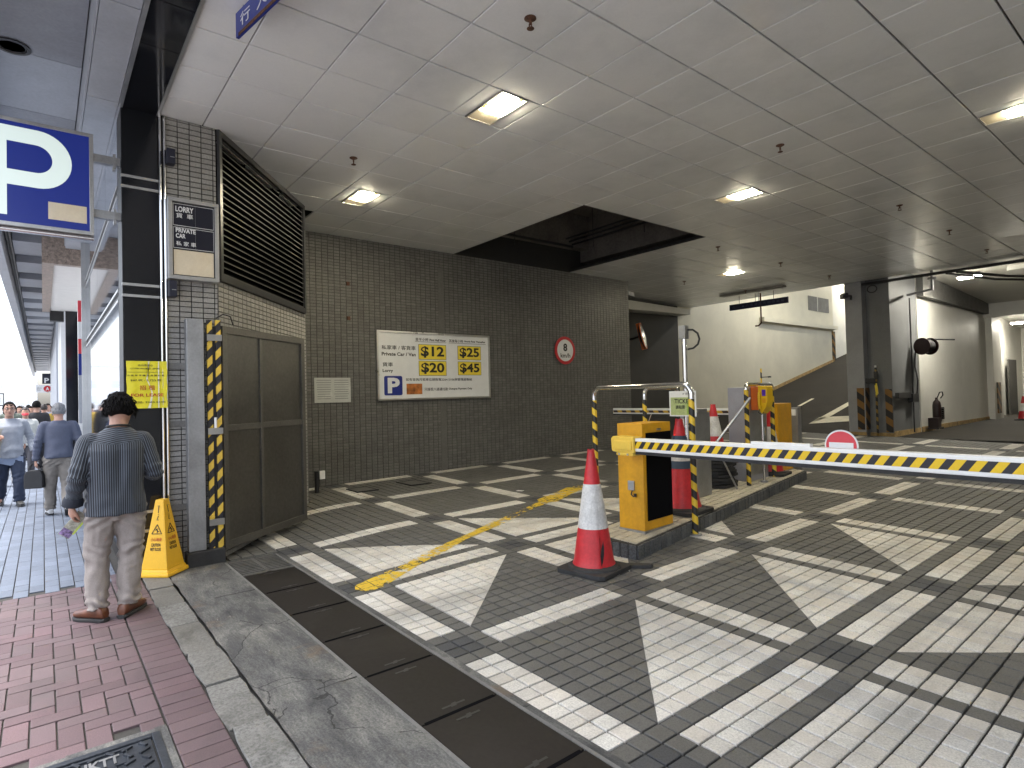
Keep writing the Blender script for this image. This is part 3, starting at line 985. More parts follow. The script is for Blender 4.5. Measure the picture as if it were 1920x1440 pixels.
for a_ in (0.0, dl-.035):
    L_(MB().prism([(a_, LZ), (a_+.008, LZ), (a_+.008, CZ+.1), (a_, CZ+.1)], DA-dn*.19, du, (0, 0, 1), dn*.185).build('louvre_side', mt['blackpanel']))
mt['slatlip'] = surf('lit slat edge', (.05, .05, .048), .6, .0, var=.2)  # paler than the slats: light caught along their lower edges is painted in
sm = MB()
hs = (CZ-.06-LZ-.07)/ns
a0 = Vector((0, 0, 0))
sm.prism([(-.075, .066), (-.075, .062), (.006, -.014), (.006, .002)], a0+du*.05, dn, (0, 0, 1), du*(dl-.135))
sm.mat(1).prism([(.0065, -.008), (.012, -.008), (.012, .001), (.0065, .001)], a0+du*.05, dn, (0, 0, 1), du*(dl-.135))
sme = sm.mesh('slat', [mt['blackpanel'], mt['slatlip']])
for k in range(ns):
    o = link_mesh('slat', sme, None)
    L_(o)
    o.location = DA+Vector((0, 0, LZ+.07+hs*(k+.25)))
# ------------------------------------------------------------------ corner pillar: black granite, steel pipes, tiled front
pil = MB().span((-6.55, .56, -.05), (-6.21, .84, CZ+.3)).build('granite_pillar', mt['black'])
tag(pil, 'black polished granite corner pillar beside the shop glazing', 'pillar')
for (z0, z1) in ((0, .36), (.39, .53), (.56, 2.475), (2.50, 2.575), (2.60, 3.455), (3.48, 3.55), (3.575, CZ)):
    MB().span((-6.215, .562, z0+.003), (-6.19, .838, z1-.003)).build('granite_slab', mt['granite'], pil)
for zc in (.375, .545, 2.4875, 2.5875, 3.4675, 3.5625):
    MB().span((-6.215, .555, zc-.012), (-6.183, .842, zc+.012)).build('steel_band', mt['alu'], pil)
for yy in (.858, .893):
    o = MB().tube([(-6.182, yy, .05), (-6.182, yy, CZ)], .012, 8).build('steel_pipe', mt['chrome'], None, smooth=True)
    tag(o, 'thin bright vertical pipe beside the black granite' if yy < .87 else 'thin bright vertical pipe beside the tiled pillar front', 'pipe')
tp = MB().span((-6.6, .842, -.05), (-6.208, 1.335, CZ+.3)).build('tiled_pillar', mt['grout'])
tag(tp, 'narrow grey tiled pillar front behind the LORRY sign', 'pillar')
tile_wall(tp, (-6.208, .905, .02), (0, 1, 0), .43, CZ-.02, mt['wtile'], 170, stuff='lower_tiles')
for zc in (.55, 1.32, 1.86):
    MB().span((-6.205, .91, zc-.028), (-6.192, 1.20, zc+.028)).build('cross_band', mt['render'], tp)
MB().span((-6.208, 1.02, -.01), (-6.06, 1.34, .135)).build('plinth', mt['rubber'], tp, bevel=.01)
# ------------------------------------------------------------------ ceiling of aluminium panels
def ceil_mat():
    m, nt, b = new_mat('satin white ceiling panel')
    g_ = N(nt, 'ShaderNodeNewGeometry')
    n1 = N(nt, 'ShaderNodeTexNoise', i_Scale=.9, i_Detail=7.0, i_Roughness=.65)
    nt.links.new(g_.outputs['Position'], n1.inputs['Vector'])
    n2 = N(nt, 'ShaderNodeTexNoise', i_Scale=55.0, i_Detail=4.0, i_Roughness=.65)
    nt.links.new(g_.outputs['Position'], n2.inputs['Vector'])
    oi = N(nt, 'ShaderNodeObjectInfo')
    c = ramp(nt, n1.outputs['Fac'], [(.28, (.70, .715, .715)), (.5, (.82, .83, .83)), (.7, (.86, .865, .86))])
    hsv = N(nt, 'ShaderNodeHueSaturation')
    nt.links.new(c, hsv.inputs['Color'])
    v = math_n(nt, 'ADD', math_n(nt, 'MULTIPLY', oi.outputs['Random'], .06), math_n(nt, 'ADD', math_n(nt, 'MULTIPLY', n2.outputs['Fac'], .10), .90))
    nt.links.new(v, hsv.inputs['Value'])
    nt.links.new(hsv.outputs[0], b.inputs['Base Color'])
    nt.links.new(math_n(nt, 'ADD', math_n(nt, 'MULTIPLY', n1.outputs['Fac'], .12), .15), b.inputs['Roughness'])
    b.inputs['Specular IOR Level'].default_value = .6
    return m
mt['ceil'] = ceil_mat()
ceil = MB().span((-11.4, .45, 5.4), (4.3, 16.4, 5.5)).build('ceiling', mt['slab'])
tag(ceil, kind='structure')
# sides of the dark void above the panels
for a, b_ in (((-11.5, .40, CZ+.05), (-11.4, 16.4, 5.45)), ((4.3, .4, CZ+.05), (4.4, 16.4, 5.45)), ((-11.4, .36, CZ+.05), (4.3, .45, 5.45)), ((-11.4, 16.32, CZ+.03), (4.3, 16.40, 5.4))):
    MB().span(a, b_).build('void_wall', mt['slab'], ceil)
CX0, CDX, CY0, CDY = -5.781, .598, 1.2255, .6013
HOLE = (-9.2, CX0, CY0+8*CDY, CY0+13*CDY)
LAMPS = {(2, 3), (-3, 3), (2, 10), (7, 10), (-3, 18)}
def cpanel_mesh(w, d, seed):
    rnd = random.Random(seed)
    nn = 5
    vs = []
    b1, b2 = rnd.uniform(.0002, .0012), rnd.uniform(-.0004, .0004)
    ww, dd = w-.008, d-.008
    for j in range(nn):
        for i in range(nn):
            x_, y_ = (i/(nn-1)-.5), (j/(nn-1)-.5)
            z = -b1*(1-4*x_*x_)*(1-4*y_*y_)*2 + b2*x_*4*(1-4*y_*y_) + rnd.gauss(0, .00006)
            vs.append((x_*ww, y_*dd, z))
    k0 = len(vs)
    fs = [(j*nn+i, (j+1)*nn+i, (j+1)*nn+i+1, j*nn+i+1) for j in range(nn-1) for i in range(nn-1)]
    ring = [j for j in range(nn)] + [(j+1)*nn-1 for j in range(1, nn)] + [nn*nn-1-j for j in range(1, nn)] + [(nn-1-j)*nn for j in range(1, nn-1)]
    m_ = len(ring)
    vs += [vs[r_] for r_ in ring]+[(vs[r_][0]*w/ww, vs[r_][1]*d/dd, vs[r_][2]+.0045) for r_ in ring]
    vs += vs[k0+m_:k0+2*m_]+[(v[0], v[1], .022) for v in vs[k0+m_:k0+2*m_]]
    for r0 in (k0, k0+2*m_):
        fs += [(r0+i, r0+(i+1) % m_, r0+m_+(i+1) % m_, r0+m_+i) for i in range(m_)]
    me = bpy.data.meshes.new('ceiling_panel')
    me.from_pydata(vs, [], fs)
    me.materials.append(mt['ceil'])
    me.polygons.foreach_set('use_smooth', [True]*16+[False]*(2*m_))
    return me
pan = []
for i in range(-1, 25):
    for j in range(-9, 17):
        x0, y0 = CX0+j*CDX, CY0+i*CDY
        x1, y1 = x0+CDX, y0+CDY
        if i == -1: y0 = .86
        if y1 > 16.32: continue
        cx, cy = (x0+x1)/2, (y0+y1)/2
        if HOLE[0] < cx < HOLE[1] and HOLE[2] < cy < HOLE[3]: continue
        if cx < -9.2 and cy < 11: continue
        if x0 < -6.9 and cy < 1.2+(-6.2-x1)*.812: continue
        if (j, i) in LAMPS:
            pan.append((x0, x1, y0, y0+.148)); pan.append((x0, x1, y1-.148, y1))
        else: pan.append((x0, x1, y0, y1))
vis = sorted([k for k in range(len(pan)) if seen(((pan[k][0]+pan[k][1])/2, (pan[k][2]+pan[k][3])/2, CZ), 150)], key=lambda k: dist(((pan[k][0]+pan[k][1])/2, (pan[k][2]+pan[k][3])/2, CZ)))
near = set(vis[:300])
pc = {}
bv, bf = [], []
gp = .004
for k, (x0, x1, y0, y1) in enumerate(pan):
    w, d = x1-x0-.013, y1-y0-.009
    key = (round(w, 2), round(d, 2), random.randrange(7))
    if key not in pc: pc[key] = cpanel_mesh(w, d, hash(key) & 0xffff)
    loc = Vector(((x0+x1)/2, (y0+y1)/2, CZ+random.uniform(-.0012, .0012)))
    rot = (random.gauss(0, .0014), random.gauss(0, .0014), random.choice((0, PI)))
    if k in near:
        link_mesh('ceiling_panel', pc[key], ceil, loc, rot)
    else:
        from mathutils import Euler
        m_ = Matrix.Translation(loc) @ Euler(rot).to_matrix().to_4x4()
        b_ = len(bv)
        bv += [tuple(m_ @ v.co) for v in pc[key].vertices]
        bf += [tuple(b_+q for q in p.vertices) for p in pc[key].polygons]
if bv:
    me = bpy.data.meshes.new('far_panels')
    me.from_pydata(bv, [], bf)
    me.materials.append(mt['ceil'])
    o = link_mesh('far_panels', me, ceil)
    o['kind'] = 'stuff'
# opening trim, pipes and slab beams in the void over the missing panels
hx0, hx1, hy0, hy1 = -9.16, HOLE[1], HOLE[2], HOLE[3]
tr = MB()
tr.span((hx0, hy0-.012, CZ-.002), (hx1+.012, hy0+.004, CZ+.05)).span((hx0, hy1-.004, CZ-.002), (hx1+.012, hy1+.012, CZ+.05)).span((hx1-.004, hy0, CZ-.003), (hx1+.012, hy1, CZ+.05))
tr.build('opening_trim', mt['blackmetal'], ceil)
MB().span((-9.16, 9.4, CZ+.25), (-4.0, 9.8, 5.4)).build('void_beam', mt['slab'], ceil)
MB().span((-9.2, 5.0, CZ+.5), (-8.9, 11, 5.4)).build('void_beam', mt['slab'], ceil)
for k in range(3):
    o = MB().tube([(-9.0+.0*k, 8.9-.09*k, 4.72+.05*k), (-5.2, 8.9-.09*k, 4.72+.05*k)], .022, 8).build('conduit', mt['blackmetal'], None, True)
    tag(o, ['lowest', 'middle', 'topmost'][k]+' of three dark conduits inside the ceiling opening', 'conduit')
o = MB().tube([(-8.7, 6.3, 4.6), (-8.7, 8.7, 4.6)], .03, 8).build('conduit', mt['blackmetal'], None, True)
tag(o, 'dark pipe along the wall inside the ceiling opening', 'conduit')
hg = MB()
for (a, b_) in ((-8.2, 8.8), (-6.9, 8.8), (-8.9, 7.3)):
    hg.tube([(a, b_, 4.5), (a, b_, 5.4)], .007, 6)
hg.build('hanger_rod', mt['blackmetal'], ceil)
# black granite soffit and metal trims at the mouth
sf = MB().span((-6.2, .56, CZ), (4.3, .852, CZ+.2)).build('entrance_soffit', mt['black'])
tag(sf, 'black granite soffit band along the garage mouth', 'soffit')
x = -6.2
while x < 3.5:
    MB().span((x+.004, .575, CZ-.012), (x+.596, .835, CZ+.002)).build('soffit_slab', mt['granite'], sf)
    x += .6
MB().span((-6.2, .836, CZ-.02), (4.3, .858, CZ+.03)).build('edge_trim', mt['alu'], sf)
MB().span((-6.2, .545, CZ-.02), (4.3, .573, CZ+.03)).build('edge_trim', mt['alu'], sf)
# ------------------------------------------------------------------ pavement canopy, shop glazing, far arcade
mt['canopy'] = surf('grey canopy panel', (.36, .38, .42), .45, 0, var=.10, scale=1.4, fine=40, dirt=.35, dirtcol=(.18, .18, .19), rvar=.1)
mt['canopy_dark'] = surf('shaded soffit panel', (.27, .285, .32), .5, 0, var=.12, scale=1.2, fine=40, dirt=.45, dirtcol=(.13, .13, .14))  # darkened canopy grey, the soffit shade is put into the colour
mt['mirror'] = surf('mirror cladding', (.60, .66, .74), .04, 1.0, var=.03, scale=1.0, rvar=.02)
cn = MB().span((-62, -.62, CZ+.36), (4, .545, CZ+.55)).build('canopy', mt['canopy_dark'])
tag(cn, 'long grey canopy over the pavement beside the garage mouth', 'canopy')
# beam panels beside the mouth (lower) and the recessed panels further out
def cpan(x0, x1, y0, y1, z, name, m):
    MB().span((x0+.004, y0+.003, z), (x1-.004, y1-.003, z+.04)).build(name, m, cn)
x = 1.6
while x > -12.0:
    cpan(x-1.55, x, .31, .543, CZ-.004, 'beam_panel', mt['canopy'])
    x -= 1.55
MB().span((-12.2, .5425, CZ-.006), (-6.2, .5755, CZ+.02)).build('beam_edge', mt['canopy'], cn)
MB().span((-12.2, .296, CZ-.002), (4, .309, CZ+.40)).build('beam_side', mt['canopy'], cn)
x = 1.0
k = 0
while x > -12.0:
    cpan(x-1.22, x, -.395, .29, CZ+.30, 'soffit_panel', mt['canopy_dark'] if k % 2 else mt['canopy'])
    x -= 1.22
    k += 1
for k in range(24):
    x0 = -13.2-k*1.9
    MB().span((x0-1.1, -.395, CZ+.22), (x0, .30, CZ+.36)).build('cross_rib', mt['canopy'], cn)
MB().span((-62, -.64, CZ-.05), (4, -.50, CZ+.58)).build('outer_beam', mt['canopy'], cn)
MB().tube([(-62, -.43, CZ+.26), (4, -.43, CZ+.26)], .03, 8).build('canopy_conduit', mt['blackmetal'], cn, True)
MB().tube([(-62, -.47, CZ+.27), (4, -.47, CZ+.27)], .018, 8).build('canopy_conduit', mt['blackmetal'], cn, True)
# downlight and sprinkler in the canopy
dlt = empty('downlight', (-6.25, -.18, CZ+.30), 0, 'round recessed downlight with dark ring in the pavement canopy', 'downlight')
MB().lathe([(.085, 0), (.12, -.004), (.125, -.012), (.098, -.014), (.09, -.004)], 28).build('ring', mt['blackmetal'], dlt, True)
MB().lathe([(.0, .0005), (.06, -.002), (.085, -.004)], 24).build('lens', mt['plasticwhite'], dlt, True)
def sprinkler(x, y, z, lab, cat='sprinkler', grp='sprinkler heads in the ceilings'):
    t = empty('sprinkler_head', (x, y, z), random.uniform(0, 3), lab, cat, grp)
    sprinkler.first = getattr(sprinkler, 'first', None)
    if sprinkler.first is None:
        a = MB().lathe([(.0, .004), (.042, 0), (.044, -.006), (.030, -.014), (.014, -.018)], 18).mesh('escutcheon', mt['rust'], True)
        b_ = MB().tube([(0, 0, -.012), (0, 0, -.05)], .009, 8).box((.016, 0, -.055), (.006, .006, .04)).box((-.016, 0, -.055), (.006, .006, .04)).mesh('sprinkler_body', mt['rust'])
        c_ = MB().lathe([(.0, -.074), (.027, -.076), (.027, -.079), (.0, -.080)], 12).mesh('deflector', mt['rust'])
        sprinkler.first = (a, b_, c_)
    for nm, me in zip(('escutcheon', 'sprinkler_body', 'deflector'), sprinkler.first):
        link_mesh(nm, me, t)
sprinkler(-4.55, .12, CZ+.30, 'rusty sprinkler head under the outdoor pavement canopy')
for (x, y, lab) in ((-3.09, 2.73, 'sprinkler head nearest the camera, before the largest ceiling lamp'),
                    (-6.09, 2.71, 'sprinkler head beside the lamp nearest the black louvre'),
                    (-3.1, 6.36, 'sprinkler head between the middle lamp and the rightmost lamp'),
                    (-3.1, 9.96, 'sprinkler head on the glossy panels above the raised barrier boom'),
                    (-3.1, 12.33, 'sprinkler head far back on the glossy panels over the right lane'),
                    (-6.04, 9.86, 'sprinkler head just beyond the right corner of the ceiling opening'),
                    (-6.06, 12.27, 'sprinkler head to the right of the farthest ceiling lamp'),
                    (-8.44, 12.24, 'sprinkler head to the left of the farthest ceiling lamp'),
                    (-6.1, 14.72, 'sprinkler head in front of the white far column'),
                    (-3.11, 14.76, 'sprinkler head by the far pipes at the ceiling edge on the right'),
                    (-8.31, 14.84, 'sprinkler head beside the blue hanging sign')):
    sprinkler(x, y, CZ, lab)

# shop glazing along the pavement, facing the street
sg = MB().span((-11.8, .575, -.05), (-6.56, .9, CZ+.5)).build('glazed_shop', mt['black'])
tag(sg, 'mirror clad shop front beside the black granite pillar', 'shop front')
xs_ = [-6.56, -7.9, -9.25, -10.6, -11.8]
for a, b_ in zip(xs_[:-1], xs_[1:]):
    for (z0, z1, nm) in ((.60, 2.475, 'glass_pane'), (2.60, 3.455, 'mirror_panel'), (3.575, CZ, 'mirror_panel')):
        MB().span((b_+.004, .560, z0), (a-.004, .576, z1)).build(nm, mt['mirror'], sg)
for zc in (.545, 2.4875, 2.5875, 3.4675, 3.5625):
    MB().span((-11.8, .553, zc-.012), (-6.558, .576, zc+.012)).build('steel_band', mt['alu'], sg)
MB().span((-11.8, .562, 0), (-6.56, .576, .53)).build('base_slab', mt['granite'], sg)
MB().span((-11.86, .50, 0), (-11.8, .60, CZ+.4)).build('edge_post', mt['alu'], sg)
# slim poster column between the glazing and the far black column
ad = empty('poster_column', (-13.6, .66, 0), 0, 'slim column with red, white and blue poster strip beyond the glazing', 'poster')
for k, (z0, z1, c_) in enumerate(((0, 1.2, 'signwhite'), (1.2, 2.1, 'canopy'), (2.1, 2.5, 'signblue'), (2.5, 2.78, 'brightred'), (2.78, 3.1, 'signwhite'), (3.1, 3.5, 'brightred'))):
    MB().span((-.05, -.14, z0), (.05, .06, z1-.004)).build('poster_panel', mt[c_], ad)
# projecting portal
pt = empty('arcade_portal', (-12.5, .28, 0), 0, 'brown granite portal head with white soffit projecting over the far pavement', 'portal')
MB().span((-.15, -.28, 3.94), (0, .40, 4.50)).build('portal_fascia', mt['brownstone'], pt)
MB().span((-6.6, -.28, 3.96), (-.15, -.12, 4.5)).build('portal_side', mt['brownstone'], pt)
MB().span((-6.6, -.115, 4.0), (-.16, .45, 4.08)).build('portal_soffit', mt['white'], pt)
MB().span((-6.9, -.13, 3.75), (-6.62, .16, 4.40)).build('dark_panel', mt['black'], pt)
bc = MB().span((-19.6, .47, 0), (-19.0, .72, 4.6)).build('arcade_column', mt['granite'])
tag(bc, 'tall black column of the far arcade behind the walking man', 'column')
bc2 = MB().span((-24.4, .40, 0), (-20.2, .62, 4.5)).build('arcade_wall', mt['signwhite'])
tag(bc2, 'pale shop wall beyond the tall black column', 'wall')
bc3 = MB().span((-46, .36, 0), (-25.0, .6, 4.5)).build('arcade_wall', mt['canopy'])
tag(bc3, 'grey shop wall far along the pavement beneath the canopy', 'wall')
# far hanging signs
hs_ = empty('parking_sign', (-44.9, .18, 2.4), 0, 'small far blue P sign hanging over the crowded pavement', 'sign')
panel_on((0, 0, 0), (0, 1, 0), (0, 0, 1), 0, .86, .42, .62, mt['signdark'], hs_, 'sign_board', .08)
lettering('P', (.08, 0, 0), (0, 1, 0), (0, 0, 1), 0, .75, .22, .30, mt['signwhite'], hs_, .03, proud=.01)
hs_ = empty('station_exit_sign', (-44.7, .05, 2.4), 0, 'far white exit sign with a red circle marked A under the P sign', 'sign')
panel_on((0, 0, 0), (0, 1, 0), (0, 0, 1), -.02, .25, .72, .45, mt['signwhite'], hs_, 'sign_board', .08)
MB().lathe([(.18, 0), (.18, .01)], 24, (.085, .16, .25), Matrix(((0, 0, 1), (1, 0, 0), (0, 1, 0)))).build('red_disc', mt['signred'], hs_)
lettering('A', (.095, 0, 0), (0, 1, 0), (0, 0, 1), .16, .25, .17, .2, mt['signwhite'], hs_, .03, proud=.004)
lettering('出口\nExit', (.08, 0, 0), (0, 1, 0), (0, 0, 1), -.22, .25, .2, .2, mt['ink'], hs_, 0, proud=.004)
hs_ = empty('shop_sign', (-30.2, -1.6, 0), 0, 'far white framed sign with dark angular letters at the left edge', 'sign')
MB().span((-.03, -.42, 1.62), (.03, .42, 1.66)).span((-.03, -.42, 2.08), (.03, .42, 2.12)).span((-.03, -.42, 1.66), (.03, -.39, 2.08)).span((-.03, .39, 1.66), (.03, .42, 2.08)).build('sign_frame', mt['blackmetal'], hs_)
lettering('SM', (.03, 0, 0), (0, 1, 0), (0, 0, 1), 0, 1.87, .6, .26, mt['ink'], hs_, .05)
MB().tube([(0, -.40, 0), (0, -.40, 1.62)], .03).tube([(0, .40, 0), (0, .40, 1.62)], .03).build('sign_post', mt['blackmetal'], hs_)

# pale buildings across and along the street; glare is painted into walls and windows
mt['pale1'] = surf('pale facade', (.78, .79, .80), .8, 0, var=.05)
mt['pale2'] = surf('cream facade', (.78, .77, .74), .8, 0, var=.05)
mt['winglass'] = surf('glare pale window glass', (.60, .63, .66), .4, 0, var=.2)
def block(x, y, w, d, h, m, lab, fl, nb):
    t = empty('far_building', (x, y, 0), 0, lab, 'building')
    MB().span((-w/2, -d/2, -.3), (w/2, d/2, h)).build('wall', mt[m], t)
    MB().span((-w/2-.2, -d/2-.2, h), (w/2+.2, d/2+.2, h+.6)).build('roof', mt['pale1'], t)
    wf = MB().span((-.9, 0, -.8), (.9, .06, .8)).mesh('window', mt['winglass'])
    for a in range(fl):
        for b_ in range(nb):
            o = link_mesh('window', wf, t, (-w/2+(b_+.5)*w/nb, d/2, 3+a*3.2))
    wf2 = MB().span((0, -.9, -.8), (.06, .9, .8)).mesh('window', mt['winglass'])
    for a in range(fl):
        for b_ in range(max(int(d/4), 1)):
            link_mesh('window', wf2, t, (w/2, -d/2+(b_+.5)*d/max(int(d/4), 1), 3+a*3.2))
block(-70, -30, 26, 14, 9, 'pale1', 'low pale grey building across the street, faint in the glare', 2, 7)
block(-120, -26, 30, 16, 14, 'pale2', 'cream block farther along the street, faint in the glare', 3, 8)
block(-160, -7, 20, 12, 10, 'pale1', 'pale block closing the end of the street', 2, 5)

# ------------------------------------------------------------------ back of the garage
mt['whitewall'] = surf('cream painted plaster', (.62, .59, .48), .6, 0, var=.07, scale=1.2, fine=50, dirt=.22, dirtcol=(.33, .31, .26), bump=.0012, bscale=120)
mt['whitewall2'] = surf('white painted plaster', (.66, .65, .60), .55, 0, var=.06, scale=1.2, fine=50, dirt=.2, dirtcol=(.36, .34, .30), bump=.0012, bscale=120)
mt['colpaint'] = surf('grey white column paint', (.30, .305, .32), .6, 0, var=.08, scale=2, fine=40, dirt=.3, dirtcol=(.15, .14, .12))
mt['colpaint_shade'] = surf('shaded grey column paint', (.16, .165, .17), .6, 0, var=.1, scale=2, fine=40, dirt=.3, dirtcol=(.09, .085, .08))  # darker copy of the column paint; its shade is put into the colour
mt['darkwall'] = surf('dark grey wall surface', (.050, .047, .042), .7, 0, var=.2, scale=2, fine=40)  # one dark grey for the recess walls and the far doorway
mt['skirt'] = surf('chipped ochre skirting', (.40, .27, .11), .8, 0, var=.35, scale=6, fine=30, dirt=.5)
def RZ(x_, y): return .265+max(0, (y-16.0))*.222
bf = grid_sheet('back_floor', -6.42, 4, 16.35, 60, 4, 20, lambda x, y: gz(x, 16.4)*0+.245+.008*(y-16.4) if True else 0, mt['asphalt'])
tag(bf, kind='structure')
bf.data.transform(Matrix.Translation((0, 0, 0)))
fl = grid_sheet('exit_lane', -11.2, -9.1, 10.8, 16.5, 4, 10, lambda x, y: gz(-9.1, y)+.002, mt['asphalt'])
tag(fl, kind='structure')
rp = grid_sheet('ramp', -11.2, -6.40, 15.55, 34, 4, 30, RZ, mt['asphalt'])
tag(rp, kind='structure')
# markings on the ramp: large outlined triangle and lane dashes
def rmark(name, poly):
    vs = [(x_, y_, RZ(0, y_)+.012) for x_, y_ in poly]
    me = bpy.data.meshes.new(name)
    me.from_pydata(vs, [], [tuple(range(len(vs)))])
    me.materials.append(mt['roadpaint'])
    tag(link_mesh(name, me), kind='structure')
rmark('road_marking', [(-7.75, 17.0), (-6.5, 17.45), (-6.55, 18.0), (-7.4, 17.8), (-7.75, 17.7)])
rmark('road_marking', [(-7.75, 17.05), (-7.5, 17.8), (-7.42, 21.6), (-7.58, 21.8)])
rmark('road_marking', [(-6.52, 17.5), (-6.43, 17.9), (-7.0, 21.0), (-7.15, 20.6), (-6.62, 18.1)])
rmark('road_marking', [(-7.5, 22.5), (-7.35, 22.5), (-7.35, 25.0), (-7.5, 25.0)])
rmark('road_marking', [(-9.0, 19.0), (-8.9, 19.0), (-8.9, 20.0), (-9.0, 20.0)])
# dark recess wall, then the long cream wall beside the ramp
w1 = MB().span((-11.3, 10.7, -.2), (-11.0, 15.55, 5.4)).build('recess_wall', mt['darkwall'])
tag(w1, 'dark grey wall in the recess left of the cream ramp wall', 'wall')
w0 = MB().span((-11.3, 10.75, -.2), (-9.42, 11.0, 5.4)).build('recess_end_wall', mt['darkwall'])
tag(w0, 'dark wall at the end of the mosaic tiled wall', 'wall')
w2 = MB().span((-11.35, 15.5, -.2), (-11.02, 26.8, 8)).build('ramp_wall', mt['whitewall'])
tag(w2, 'tall cream wall along the left side of the ramp', 'wall')
MB().span((-11.03, 20.55, 4.0), (-10.82, 26.8, 4.16)).build('wall_ledge', mt['whitewall'], w2)
fr_ = MB()
fr_.span((-11.0185, 24.5, 4.72), (-11.005, 26.4, 5.32)).build('wall_panel', mt['render'], w2)
MB().span((-11.02, 25.3, 4.72), (-11.0, 25.34, 5.32)).build('panel_joint', mt['whitewall2'], w2)
MB().prism([(15.56, .24), (16.0, .25), (26.8, 2.65), (26.8, 2.77), (16.0, .40), (15.56, .38)], (-11.018, 0, 0), (0, 1, 0), (0, 0, 1), (.02, 0, 0)).build('skirting', mt['skirt'], w2)
w3 = MB().span((-11.8, 26.75, -.2), (-11.3, 32, 8)).build('ramp_wall', mt['whitewall2'])
tag(w3, 'set back white wall at the top of the ramp', 'wall')
w4 = MB().span((-11.8, 32, -.2), (-5, 32.3, 8)).build('ramp_end_wall', mt['whitewall'])
tag(w4, 'cream end wall above the ramp, half behind the column', 'wall')
MB().span((-11.2, 31.97, RZ(0, 32)), (-10.3, 32.0, RZ(0, 32)+1.4)).build('door', mt['whitewall2'], w4)
w5 = MB().span((-11.8, 16.35, 6.9), (-5.3, 32, 7.1)).build('ramp_ceiling', mt['whitewall2'])
tag(w5, kind='structure')
MB().span((-11.8, 16.4, 5.45), (-5.3, 16.5, 7.0)).build('upper_wall', mt['whitewall2'], w5)
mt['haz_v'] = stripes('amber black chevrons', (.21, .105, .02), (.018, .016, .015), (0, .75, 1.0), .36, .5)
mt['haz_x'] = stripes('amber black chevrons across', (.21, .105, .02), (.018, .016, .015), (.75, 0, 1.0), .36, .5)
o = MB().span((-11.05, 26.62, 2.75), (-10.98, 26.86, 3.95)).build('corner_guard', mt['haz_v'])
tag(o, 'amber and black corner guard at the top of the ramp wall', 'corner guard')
# far column, stepped
co = MB()
co.span((-6.40, 16.30, -.1), (-6.0, 18.35, CZ+.9)).build('column', mt['colpaint'])
col_ = bpy.data.objects['column']
tag(col_, 'stepped grey white concrete column before the ramp', 'column')
MB().span((-6.0, 16.56, -.1), (-5.60, 18.35, CZ+.9)).build('column_recess', mt['colpaint_shade'], col_)
MB().span((-5.60, 16.46, -.1), (-5.43, 18.35, CZ+.9)).build('column_wing', mt['colpaint_shade'], col_)
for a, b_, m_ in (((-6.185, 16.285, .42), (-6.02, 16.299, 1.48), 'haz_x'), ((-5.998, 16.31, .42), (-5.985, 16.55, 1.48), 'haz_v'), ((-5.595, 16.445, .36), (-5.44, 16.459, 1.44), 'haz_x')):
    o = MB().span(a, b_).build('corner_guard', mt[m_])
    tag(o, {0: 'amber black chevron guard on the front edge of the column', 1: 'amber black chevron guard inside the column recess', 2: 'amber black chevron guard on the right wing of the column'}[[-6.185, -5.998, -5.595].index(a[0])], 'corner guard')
MB().span((-6.42, 16.27, .18), (-5.99, 16.3, .36)).span((-5.99, 16.53, .18), (-5.6, 16.56, .34)).span((-5.6, 16.43, .18), (-5.41, 16.46, .34)).span((-5.43, 16.46, .18), (-5.41, 18.35, .38)).build('skirting', mt['skirt'], col_)
# white wall right of the column, far pilaster, end wall
w6 = MB().span((-5.9, 18.35, -.2), (-5.40, 25.0, 5)).build('side_wall', mt['whitewall2'])
tag(w6, 'long white wall running back from the column', 'wall')
MB().span((-5.41, 18.36, .2), (-5.375, 25.0, .40)).build('skirting', mt['skirt'], w6)
w7 = MB().span((-5.9, 25.0, -.2), (-5.22, 26.1, 5)).build('wall_pilaster', mt['whitewall2'])
tag(w7, 'white pilaster with a chevron guard at the far end of the white wall', 'pilaster')
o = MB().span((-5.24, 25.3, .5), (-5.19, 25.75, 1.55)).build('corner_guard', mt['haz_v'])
tag(o, 'amber black chevron guard on the far pilaster', 'corner guard')
w8 = MB().span((-5.9, 26.1, -.2), (-5.55, 31, 5)).build('far_side_wall', mt['whitewall2'])
tag(w8, 'white wall beyond the far pilaster', 'wall')
w9 = MB().span((-5.9, 31, -.2), (5, 31.3, 5)).build('far_end_wall', mt['whitewall2'])
tag(w9, 'white end wall at the far right of the garage', 'wall')
MB().span((-4.9, 30.93, 3.1), (-4.4, 31.0, 3.6)).build('vent_box', mt['blackmetal'], w9)
MB().span((-5.45, 28.0, .2), (-5.40, 29.2, 2.4)).build('doorway', mt['darkwall'], w8)
# sloping soffit and beams beyond the panel ceiling
sfm = MB()
sfm.prism([(16.45, 4.56), (24, 4.25), (31, 3.75), (31, 3.95), (24, 4.45), (16.45, 4.8)], (-5.9, 0, 0), (0, 1, 0), (0, 0, 1), (10, 0, 0))
so = sfm.build('back_soffit', mt['whitewall2'])
tag(so, kind='structure')
MB().prism([(18.9, 4.34), (31, 3.58), (31, 3.75), (18.9, 4.47)], (-3.6, 0, 0), (0, 1, 0), (0, 0, 1), (.5, 0, 0)).build('soffit_beam', mt['whitewall2'], so)
MB().span((-5.9, 24.8, 3.75), (4, 25.3, 4.25)).build('soffit_beam', mt['whitewall2'], so)
MB().prism([(18.35, 3.90), (25, 3.85), (25, 4.25), (18.35, 4.5)], (-5.42, 0, 0), (0, 1, 0), (0, 0, 1), (.18, 0, 0)).build('soffit_haunch', mt['render'], so)
pe = MB()
pe.tube([(-6.2, 16.36, CZ-.07), (2, 16.36, CZ-.07)], .035, 8)
o = pe.build('pipe', mt['blackmetal'], None, True)
